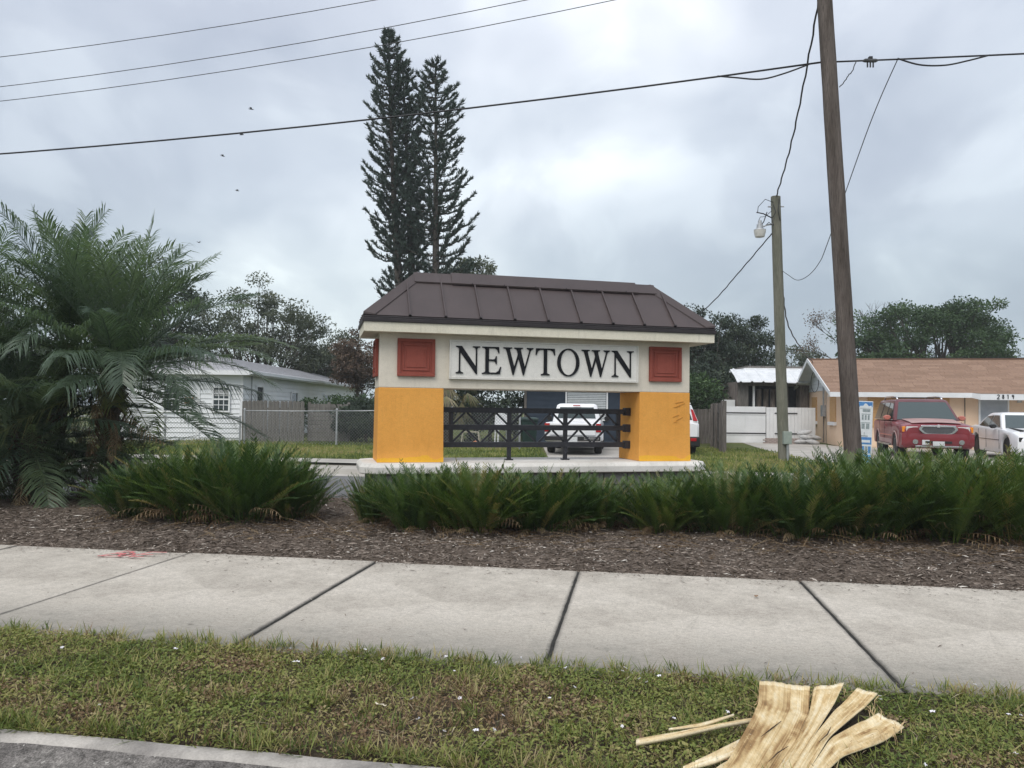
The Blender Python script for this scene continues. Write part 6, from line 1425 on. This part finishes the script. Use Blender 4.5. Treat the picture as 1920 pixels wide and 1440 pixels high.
# thatch-skirted fan palm behind the sign opening
def thatch_palm():
    e = empty('thatch_palm', (-2.6, 30.6, LOT)); tag(e, 'fan palm with hanging brown thatch behind the sign\'s left opening', 'palm'); r = random.Random(8)
    t = MB(); t.tube([(0, 0, -0.1), (0.05, 0, 1.2), (0.0, 0, 2.4)], [0.2, 0.17, 0.17], 10); t.build('trunk', 'bark', e, smooth=True)
    V = []; T = []; g = np.random.default_rng(3)
    for i in range(70):
        a = r.uniform(0, 6.28); o = np.array([0.12*math.cos(a), 0.12*math.sin(a), r.uniform(2.2, 2.6)]); q = r.random(); el = 0.9-2.0*q; L_ = r.uniform(0.7, 1.3)
        c = o+np.array([math.cos(a)*math.cos(el), math.sin(a)*math.cos(el), math.sin(el)])*L_; side = np.array([-math.sin(a), math.cos(a), 0])
        for k in range(18):
            s = (k/17-0.5)*2.0; d = np.array([math.cos(a), math.sin(a), 0])*math.cos(s)*(0.7-0.4*q)+side*math.sin(s)*0.8+np.array([0, 0, 0.45*(1-q)-1.0*q]); d /= np.linalg.norm(d); l = r.uniform(0.5, 0.8); w = side*0.014
            m_ = c+d*l*0.5; tp = c+d*l+np.array([0, 0, -0.22*l]); V.append([c-w*0.4, c+w*0.4, m_+w, m_-w, tp+w*.2, tp-w*.2]); T.append(np.clip((1.0 if q > 0.45 else 0.3)+g.normal(0, .15), 0, 1))
    V = np.array(V); k = len(V); b = 6*np.arange(k)[:, None]; F = np.concatenate([b+np.array([[0, 1, 2, 3]]), b+np.array([[3, 2, 4, 5]])]); link('fans', np_mesh('fans', V.reshape(-1, 3), F, np.tile(T, 2)), 'palm_leaf', e)
thatch_palm()

# ------------------------------------------------------------------ poles, lamp, wires
q = NT('pole_wood'); a = q.noise(2.5, 6, 0.6, (3, 3, 0.35)); g_ = q.noise(26, 5, 0.7, (4, 4, 0.16)); k_ = q.noise(9, 3, 0.5, (2, 2, 0.5))
c = q.ramp(a, [(0.3, (0.085, 0.070, 0.060)), (0.7, (0.165, 0.14, 0.125))]); c = q.mix(0.9, c, q.ramp(g_, [(0.32, 0.30), (0.5, 1.0), (0.7, 1.35)]), 'MULTIPLY'); c = q.mix(q.ramp(k_, [(0.70, 0.0), (0.76, 0.8)]), c, (0.03, 0.024, 0.02))
MATS['pole_wood'] = q.set(c, 0.9, g_, 0.9, 0.02, spec=0.15)
q = NT('pole_grey'); a = q.noise(1.2, 6, 0.6, (3, 3, 0.5)); g_ = q.noise(24, 5, 0.7, (4, 4, 0.16))
c = q.ramp(a, [(0.3, (0.14, 0.145, 0.11)), (0.55, (0.20, 0.195, 0.155)), (0.75, (0.27, 0.25, 0.21))]); c = q.mix(0.8, c, q.ramp(g_, [(0.32, 0.5), (0.7, 1.3)]), 'MULTIPLY'); MATS['pole_grey'] = q.set(c, 0.9, g_, 0.7, 0.02, spec=0.15)
mat('cable_black', (0.012, 0.012, 0.014), (0.02, 0.02, 0.022), 10, 0.5)
mat('cable_grey', (0.05, 0.052, 0.056), (0.08, 0.082, 0.086), 10, 0.5)
def pole(name, b, t, r0, r1, key, lab, seed):
    b, t = Vector(b), Vector(t); d = t-b; m = MB(); n = 26; r = random.Random(seed); rings = []
    for i in range(n):
        f = i/(n-1); c = b.lerp(t, f); R = r0+(r1-r0)*f; rings.append([(c.x+R*(1+0.035*math.sin(3*a_+f*3+seed)+0.02*r.uniform(-1, 1))*math.cos(a_), c.y+R*(1+0.03*math.sin(2*a_+f*5))*math.sin(a_), c.z) for a_ in np.linspace(0, 6.2832, 19)[:-1]])
    m.loft(rings); e = empty(name, (0, 0, 0)); tag(e, lab, 'pole'); m.build('shaft', key, e, smooth='auto'); return e
BP = pole('utility_pole', (5.97, 13.3, -0.3), (5.26, 13.3, 11.5), 0.152, 0.118, 'pole_wood', 'thick brown wooden utility pole leaning left, rising out of the picture', 2)
SP = pole('light_pole', (7.81, 22.0, -0.2), (7.545, 22.0, 7.74), 0.155, 0.135, 'pole_grey', 'slim grey-green wooden pole with a yard lamp near its top', 5)
def pole_fittings():
    z = 0.62; m = MB(); m.box(-0.10, 0.13, -0.27, -0.14, z, z+0.36); b = m.build('meter_box', 'meter_green', SP, bevel=0.012, loc=(7.80, 22.0, 0))
    c = MB(); c.tube([(7.83, 21.80, 0.62), (7.84, 21.82, 0.0)], 0.035, 8); c.build('conduit', 'galvanised', SP, smooth='auto')
    l = MB(); n = 18
    # yard lamp: ribbed head over a pale glass bowl on a bent arm
    for nm, key, pr in (('lamp_head', 'galvanised', [(0.03, 0.34), (0.05, 0.33), (0.055, 0.24), (0.085, 0.22), (0.095, 0.10), (0.165, 0.07), (0.17, 0.055)]), ('lamp_bowl', 'bowl_glass', [(0.168, 0.052), (0.165, 0.0), (0.135, -0.12), (0.13, -0.14), (0.02, -0.145)])):
        k = MB(); k.loft([[(7.03+r_*math.cos(2*math.pi*i/n), 21.8+r_*math.sin(2*math.pi*i/n), 6.66+z_) for i in range(n)] for r_, z_ in pr]); k.build(nm, key, SP, smooth='auto')
    a = MB(); a.tube([(7.08, 21.8, 6.80), (7.25, 21.85, 6.88), (7.46, 21.95, 6.93)], 0.022, 7); a.build('lamp_arm', 'galvanised', SP, smooth=True)
    for pts, r_ in (([(7.45, 21.9, 7.55), (7.2, 21.85, 7.62), (7.0, 21.85, 7.4), (6.98, 21.85, 7.22)], 0.010), ([(6.95, 21.85, 7.24), (7.15, 21.85, 7.20), (7.4, 21.9, 7.1)], 0.018), ([(7.25, 21.85, 7.25), (7.16, 21.85, 6.98), (7.07, 21.82, 6.85)], 0.015), ([(7.0, 21.82, 6.98), (7.05, 21.82, 7.1), (7.2, 21.85, 7.12), (7.4, 21.9, 7.3)], 0.009), ([(7.42, 21.86, 7.5), (7.5, 21.83, 7.25), (7.38, 21.83, 7.05), (7.44, 21.83, 6.85), (7.30, 21.83, 6.95), (7.16, 21.84, 6.82)], 0.012), ([(7.6, 21.84, 7.65), (7.56, 21.83, 7.3), (7.62, 21.83, 7.0)], 0.012)):
        w = MB(); w.tube(pts, r_, 5); w.build('lamp_wire', 'cable_black', SP, smooth=True)
    for z_, s in ((7.45, 1), (7.44, -1)): b = MB(); b.tube([(7.55+s*0.12, 21.98, z_), (7.55+s*0.23, 21.98, z_)], 0.02, 6); b.build('pole_bolt', 'galvanised', SP)
mat('meter_green', (0.24, 0.28, 0.25), (0.31, 0.35, 0.31), 6, 0.5); mat('bowl_glass', (0.50, 0.49, 0.46), (0.6, 0.59, 0.55), 12, 0.25)
pole_fittings()
def wire(name, pts, r, key, lab, n=5, group=None, wig=0.0, dense=1):
    P = [Vector(p) for p in pts]; Q = []
    if dense > 1:   # Catmull-Rom through the points
        for i in range(len(P)-1):
            p0, p1, p2, p3 = P[max(0, i-1)], P[i], P[i+1], P[min(len(P)-1, i+2)]
            for j in range(dense):
                t = j/dense; Q.append(0.5*((2*p1)+(p2-p0)*t+(2*p0-5*p1+4*p2-p3)*t*t+(3*p1-p0-3*p2+p3)*t**3))
        Q.append(P[-1])
    else: Q = P
    if wig: Q = [p+Vector((wig*math.sin(i*1.9), 0, wig*0.5*math.cos(i*1.3))) for i, p in enumerate(Q)]
    m = MB(); m.tube(Q, r, n); return tag(m.build(name, key, None, smooth=True), lab, 'wire', group)
def span(s0, s1, z0, b, dn=0.0, n=30, px=5.4):
    L_ = 46; return [(px-s*U2[0], 13.3+s*0.159+dn, z0-b*46*abs(s)+b*s*s) for s in np.linspace(s0, s1, n)]
G = 'overhead power lines across the upper left sky'
wire('overhead_wire', span(0, 46, 10.49, 0.0035), 0.0075, 'cable_grey', 'highest of the three thin wires crossing the top left sky', group=G)
wire('overhead_wire', span(0, 46, 10.0, 0.0038), 0.0075, 'cable_grey', 'middle of the three thin wires crossing the top left sky', group=G)
wire('overhead_wire', span(0, 46, 9.63, 0.00367), 0.0075, 'cable_grey', 'lowest of the three thin wires, nearest the thick black cable', group=G)
wire('telephone_cable', span(0.0, 46, 7.74, 0.00198, 0.13), 0.017, 'cable_black', 'thick black cable sweeping from the pole across the pines to the left', 7)
wire('telephone_cable', [(5.4+s*U2[0], 13.43-s*0.159, 7.74-0.0012*46*s*0.35+0.0012*s*s) for s in np.linspace(0, 40, 30)], 0.015, 'cable_black', 'thick black cable running from the pole to the right picture edge', 7)
wire('cable_loop', [(3.65, 13.72, 7.60), (3.95, 13.66, 7.55), (4.4, 13.6, 7.50), (4.8, 13.53, 7.58), (5.25, 13.45, 7.73)], 0.014, 'cable_black', 'slack loop hanging under the cable left of the thick pole', 6, dense=6)
wire('cable_loop', [(6.65, 13.2, 7.72), (7.0, 13.13, 7.58), (7.4, 13.07, 7.55), (7.75, 13.0, 7.60), (8.1, 12.95, 7.68)], 0.014, 'cable_black', 'slack loop hanging under the cable right of the thick pole', 6, dense=6)
def splice():
    e = empty('splice_closure', (6.2, 13.25, 7.69)); tag(e, 'small dark splice box with prongs clamped on the cable', 'splice box')
    m = MB(); m.tube([(-0.13, 0.02, 0.01), (-0.09, 0, 0.01), (0.09, 0, 0.01), (0.13, -0.02, 0.01)], [0.015, 0.035, 0.035, 0.015], 8); m.build('body', 'cable_grey', e, smooth='auto')
    for x in (-0.05, 0.0, 0.05): p = MB(); p.tube([(x, 0, -0.02), (x, 0, -0.11)], 0.013, 6); p.build('prong', 'cable_black', e)
    c = MB(); c.box(-0.03, 0.03, -0.03, 0.03, 0.035, 0.075); c.build('clamp', 'cable_black', e)
splice()
wire('cut_wire', [(5.95, 13.25, 7.69), (5.88, 13.25, 7.50), (5.82, 13.25, 7.44), (5.76, 13.25, 7.34), (5.66, 13.25, 7.22)], 0.009, 'cable_black', 'short frayed cut wire dangling beside the thick pole', 5, dense=5, wig=0.006)
wire('service_drop', [(5.40, 13.35, 9.80), (5.77, 14.5, 9.30), (6.7, 18.3, 8.20), (7.56, 22.0, 7.72)], 0.020, 'cable_black', 'twisted black cable dropping from above to the slim pole top', 5, dense=14, wig=0.012)
wire('guy_wire', [(6.66, 13.2, 7.72), (6.62, 14.2, 6.9), (6.79, 16.5, 5.205), (7.113, 17.8, 5.0), (7.404, 19.2, 4.96), (7.619, 20.5, 5.07), (7.71, 21.4, 5.36), (7.70, 21.9, 5.58)], 0.009, 'cable_grey', 'thin grey wire sagging between the cable and the slim pole', 5, dense=10)
wire('service_drop', [(7.75, 22.0, 5.1), (9.0, 25.0, 4.35), (11.2, 29.5, 3.85), (13.55, 34.6, 3.80)], 0.02, 'cable_black', 'twisted black cable from the slim pole down to the peach gable', 5, dense=12, wig=0.012)
wire('service_drop', [(7.42, 21.95, 6.65), (7.05, 24.0, 5.85), (6.75, 26.4, 5.15), (6.3, 33.0, 4.1)], 0.018, 'cable_black', 'black cable from the yard lamp down behind the sign roof', 5, dense=12, wig=0.008)

def birds():
    q = NT('bird_dark'); q.set((0.02, 0.02, 0.022), 0.8); MATS['bird_dark'] = q.m
    for (x, y, z, rz, w, lab) in ((-20.9, 60, 24.9, 0.3, 1.0, 'highest of the distant dark birds left of the pines'), (-21.6, 60, 22.85, -0.2, 1.0, 'distant dark bird just below the thick cable'), (-26.9, 70, 24.4, 0.6, 1.0, 'distant dark bird further left under the thick cable'), (-29.1, 80, 24.0, 0.1, 0.9, 'tiny distant bird in mid sky above the oak'), (-37.1, 90, 20.6, -0.4, 0.9, 'lowest tiny bird above the sparse oak')):
        m = MB(); P = [(-0.16, 0, 0.0), (-0.05, 0.035, 0.0), (0.10, 0.03, 0.01), (0.2, 0, 0.02), (0.10, -0.03, 0.01), (-0.05, -0.035, 0)]
        m.loft([[(x_, y_, z_-0.03) for x_, y_, z_ in P], [(x_*1.05, y_*1.6, z_) for x_, y_, z_ in P], [(x_, y_, z_+0.03) for x_, y_, z_ in P]])
        for s in (-1, 1): m.add([(0.09, s*0.03, 0.01), (-0.05, s*0.03, 0.01), (-0.06, s*0.22, 0.13), (-0.16, s*0.46*w, 0.07), (0.04, s*0.24, 0.14), (0.09, s*0.03, 0.03), (-0.05, s*0.03, 0.03), (-0.06, s*0.22, 0.142), (0.04, s*0.24, 0.152)], [(0, 1, 2, 4), (4, 2, 3), (5, 8, 7, 6), (8, 3, 7)])
        m.add([(-0.15, 0.02, 0), (-0.28, 0.05, 0.01), (-0.28, -0.05, 0.01), (-0.15, -0.02, 0)], [(0, 1, 2, 3)])
        tag(m.build('bird', 'bird_dark', None, loc=(x, y, z), rot=(0.3, 0.1, rz)), lab, 'bird', 'distant birds in the sky')
birds()

# ------------------------------------------------------------------ split palm sheath lying on the verge
def sheath():
    q = NT('sheath_wood'); t = q.attr(); gr = q.noise(85, 5, 0.75, (1.0, 0.22, 1), (0, 0, 0))
    c = q.ramp(t, [(0.0, (0.13, 0.075, 0.035)), (0.25, (0.33, 0.205, 0.09)), (0.5, (0.57, 0.42, 0.215)), (0.75, (0.70, 0.57, 0.35)), (1.0, (0.77, 0.69, 0.51))]); c = q.mix(0.4, c, q.ramp(gr, [(0.35, 0.55), (0.65, 1.2)]), 'MULTIPLY')
    MATS['sheath'] = q.set(c, 0.75, gr, 0.4, 0.004, spec=0.2)
    q = NT('sheath_inside'); MATS['sheath_in'] = q.set(q.ramp(q.noise(20, 4), [(0.3, (0.30, 0.17, 0.08)), (0.7, (0.5, 0.33, 0.17))]), 0.8)
    e = empty('palm_sheath', (1.45, 3.85, 0)); tag(e, 'split fan-shaped pale palm sheath lying on the weeds by the pavement', 'palm debris')
    O = np.array([1.45, 3.85, 0.0])
    def ribbon(name, Lc, Rc, thick, seed, nu=48, nv=22, cup=0.05, tip=0.06, base_t=0.5, lab=None):
        """sheet between a left and a right edge curve (lists of xyz, butt end first)"""
        Lc = np.array(Lc, float)-O; Rc = np.array(Rc, float)-O; k = len(Lc); us = np.linspace(0, k-1, nu); A = np.stack([np.interp(us, range(k), Lc[:, j]) for j in range(3)], 1); B = np.stack([np.interp(us, range(k), Rc[:, j]) for j in range(3)], 1)
        for _ in range(3): A[1:-1] = (A[:-2]+2*A[1:-1]+A[2:])/4; B[1:-1] = (B[:-2]+2*B[1:-1]+B[2:])/4
        g = np.random.default_rng(seed); v = np.linspace(0, 1, nv); rag = np.convolve(g.normal(0, 0.006, nv+4), np.ones(5)/5, 'valid'); top = np.zeros((nu, nv, 3)); T = np.zeros((nu-1, nv-1))
        for i in range(nu):
            f = i/(nu-1)
            for j in range(nv):
                p = A[i]*(1-v[j])+B[i]*v[j]; d = (A[min(i+1, nu-1)]-A[max(i-1, 0)]); d = d/np.linalg.norm(d)
                p = p + d*rag[j]*(f > 0.97) ; p[2] += cup*(-math.sin(math.pi*v[j])*(1-f)*1.0 + (0.25*(abs(v[j]-0.5)*2)**2)) + tip*max(0, f-0.82)/0.18 + 0.003*math.sin(v[j]*9+f*4+seed) + 0.0012*math.sin(v[j]*41+seed*2)
                top[i, j] = p
        gv = g.random(nv*3)
        for i in range(nu-1):
            for j in range(nv-1):
                f = i/(nu-1); s = gv[j]*0.5+gv[nv+j//3]*0.5; T[i, j] = np.clip(base_t + 0.34*(s-0.5) + 0.55*(float(vnoise(f*4.0, v[j]*3+seed, 1.6, 90+seed))-0.5)*(1.0 if f < 0.9 else 0.3) + 0.3*(float(vnoise(f*20, v[j]*9, 1.6, 95+seed))-0.5) + (0.25 if f > 0.95 else 0), 0, 1)
        bot = top-np.array([0, 0, thick]); N = nu*nv; V = np.concatenate([top.reshape(-1, 3), bot.reshape(-1, 3)]); idx = np.arange(N).reshape(nu, nv)
        F = np.stack([idx[:-1, :-1], idx[1:, :-1], idx[1:, 1:], idx[:-1, 1:]], -1).reshape(-1, 4); Fb = F[:, ::-1]+N; ed = []
        for a_, b_ in ([(idx[i, 0], idx[i+1, 0]) for i in range(nu-1)]+[(idx[i+1, -1], idx[i, -1]) for i in range(nu-1)]+[(idx[0, j+1], idx[0, j]) for j in range(nv-1)]+[(idx[-1, j], idx[-1, j+1]) for j in range(nv-1)]): ed.append((a_, a_+N, b_+N, b_))
        F = np.concatenate([F, Fb, np.array(ed)]); T = np.concatenate([T.ravel(), np.full(len(Fb), 0.2), np.full(len(ed), 0.85)])
        o = link(name, np_mesh(name, V, F, T, smooth=False), 'sheath', e)
        return o
    ribbon('sheath_blade', [(0.785, 3.069, 0.06), (0.922, 3.252, 0.09), (1.145, 3.659, 0.1), (1.242, 3.859, 0.105), (1.346, 4.166, 0.085)], [(0.996, 3.074, 0.045), (1.122, 3.257, 0.048), (1.33, 3.576, 0.05), (1.491, 3.859, 0.053), (1.597, 4.112, 0.075)], 0.006, 1, 70, 44, 0.0, 0.022)
    ribbon('sheath_lobe', [(0.996, 3.074, 0.045), (1.122, 3.257, 0.048), (1.33, 3.576, 0.05), (1.491, 3.859, 0.053), (1.615, 4.105, 0.075)], [(1.075, 3.076, 0.052), (1.194, 3.259, 0.06), (1.428, 3.608, 0.064), (1.618, 3.89, 0.068), (1.79, 4.141, 0.085)], 0.006, 2, 60, 22, 0.0, 0.022, 0.58)
    ribbon('sheath_lobe', [(1.075, 3.076, 0.052), (1.194, 3.259, 0.06), (1.428, 3.608, 0.064), (1.626, 3.872, 0.068), (1.83, 4.075, 0.085)], [(1.145, 3.078, 0.042), (1.257, 3.26, 0.044), (1.488, 3.598, 0.048), (1.76, 3.895, 0.052), (1.92, 4.04, 0.07)], 0.006, 3, 54, 18, 0.0, 0.02, 0.52)
    ribbon('sheath_strip', [(1.145, 3.078, 0.042), (1.257, 3.26, 0.046), (1.48, 3.57, 0.055), (1.69, 3.735, 0.062), (1.81, 3.8, 0.06)], [(1.187, 3.079, 0.035), (1.325, 3.262, 0.036), (1.474, 3.426, 0.038), (1.689, 3.557, 0.04), (1.882, 3.692, 0.045)], 0.006, 4, 54, 18, 0.0, 0.02, 0.6)
    ribbon('sheath_strip', [(1.30, 3.86, .045), (0.991, 3.636, .09), (0.772, 3.543, .085), (0.577, 3.50, .07)], [(1.29, 3.83, .045), (0.985, 3.608, .09), (0.766, 3.51, .085), (0.572, 3.465, .07)], 0.016, 5, 40, 6, 0.0, 0.0, 0.62)
    ribbon('sheath_strip', [(1.072, 3.70, .11), (0.905, 3.61, .10), (0.74, 3.575, .09)], [(1.072, 3.685, .11), (0.905, 3.592, .10), (0.74, 3.56, .09)], 0.008, 6, 24, 4, 0.0, 0.0, 0.7)
    ribbon('sheath_strip', [(1.10, 3.52, .085), (0.893, 3.359, .075), (0.735, 3.271, .055)], [(1.07, 3.425, .08), (0.891, 3.309, .065), (0.73, 3.245, .05)], 0.012, 7, 30, 8, 0.01, 0.0, 0.75)
    ribbon('sheath_strip', [(1.05, 3.40, .065), (0.894, 3.28, .06), (0.774, 3.156, .05)], [(1.06, 3.33, .06), (0.923, 3.223, .05), (0.801, 3.091, .045)], 0.012, 8, 30, 8, 0.01, 0.0, 0.7)
    # loose fibres fraying from the ends and edges
    mat('fibre', (0.40, 0.27, 0.13), (0.62, 0.48, 0.28), 30, 0.85); fr = random.Random(12); fb = MB()
    for i in range(80):
        t = fr.random(); P_ = [(0.95, 3.3), (1.145, 3.659), (1.242, 3.859), (1.346, 4.166), (1.597, 4.112), (1.79, 4.141), (1.92, 4.04), (1.78, 3.83), (1.882, 3.692), (1.689, 3.557), (1.474, 3.426)]; k_ = t*(len(P_)-1); a_ = int(k_); w_ = k_-a_
        x = P_[a_][0]*(1-w_)+P_[a_+1][0]*w_; y = P_[a_][1]*(1-w_)+P_[a_+1][1]*w_; an = fr.gauss(1.0, 0.35) + (math.pi if fr.random() < 0.3 else 0); l = fr.uniform(0.03, 0.12); z = fr.uniform(0.05, 0.085)
        fb.tube([(x-1.45-0.3*l*math.cos(an), y-3.85-0.3*l*math.sin(an), z-0.01), (x-1.45+0.3*l*math.cos(an+0.2), y-3.85+0.3*l*math.sin(an+0.2), z+0.01), (x-1.45+l*math.cos(an+0.4), y-3.85+l*math.sin(an+0.4), z+fr.uniform(-0.03, 0.02))], [0.0022, 0.0016, 0.0006], 3, cap=False)
    tag(fb.build('loose_fibres', 'fibre', e), kind='stuff')
    # dark splits along the grain
    mat('split_dark', (0.03, 0.018, 0.01), (0.06, 0.035, 0.02), 20, 0.9)
    for pts in ([(1.14, 3.50, .088), (1.22, 3.60, .083), (1.30, 3.70, .078)], [(1.10, 3.28, .076), (1.17, 3.37, .074), (1.24, 3.44, .072)], [(1.40, 3.50, .066), (1.47, 3.58, .068), (1.52, 3.66, .07)]):
        k = MB(); k.tube([(x-1.45, y-3.85, z) for x, y, z in pts], [0.001, 0.003, 0.001], 5); k.build('sheath_split', 'split_dark', e)
sheath()

# ------------------------------------------------------------------ air and lens veil: a thin even haze added to lift the dark tones
def haze():
    q = bpy.data.materials.new('haze_veil'); q.use_nodes = True; nt = q.node_tree; nt.nodes.clear()
    o = nt.nodes.new('ShaderNodeOutputMaterial'); v = nt.nodes.new('ShaderNodeVolumePrincipled'); v.inputs['Color'].default_value = (0.90, 0.94, 0.97, 1); v.inputs['Density'].default_value = 0.0008; v.inputs['Anisotropy'].default_value = 0.0
    nt.links.new(v.outputs[0], o.inputs['Volume'])
    m = MB(); m.box(-520, 520, -420, 560, -1.2, 27.5); tag(link('haze', m.mesh('haze'), q), 'thin pale haze added over the whole street to lift dark tones', 'haze', kind='stuff')
haze()
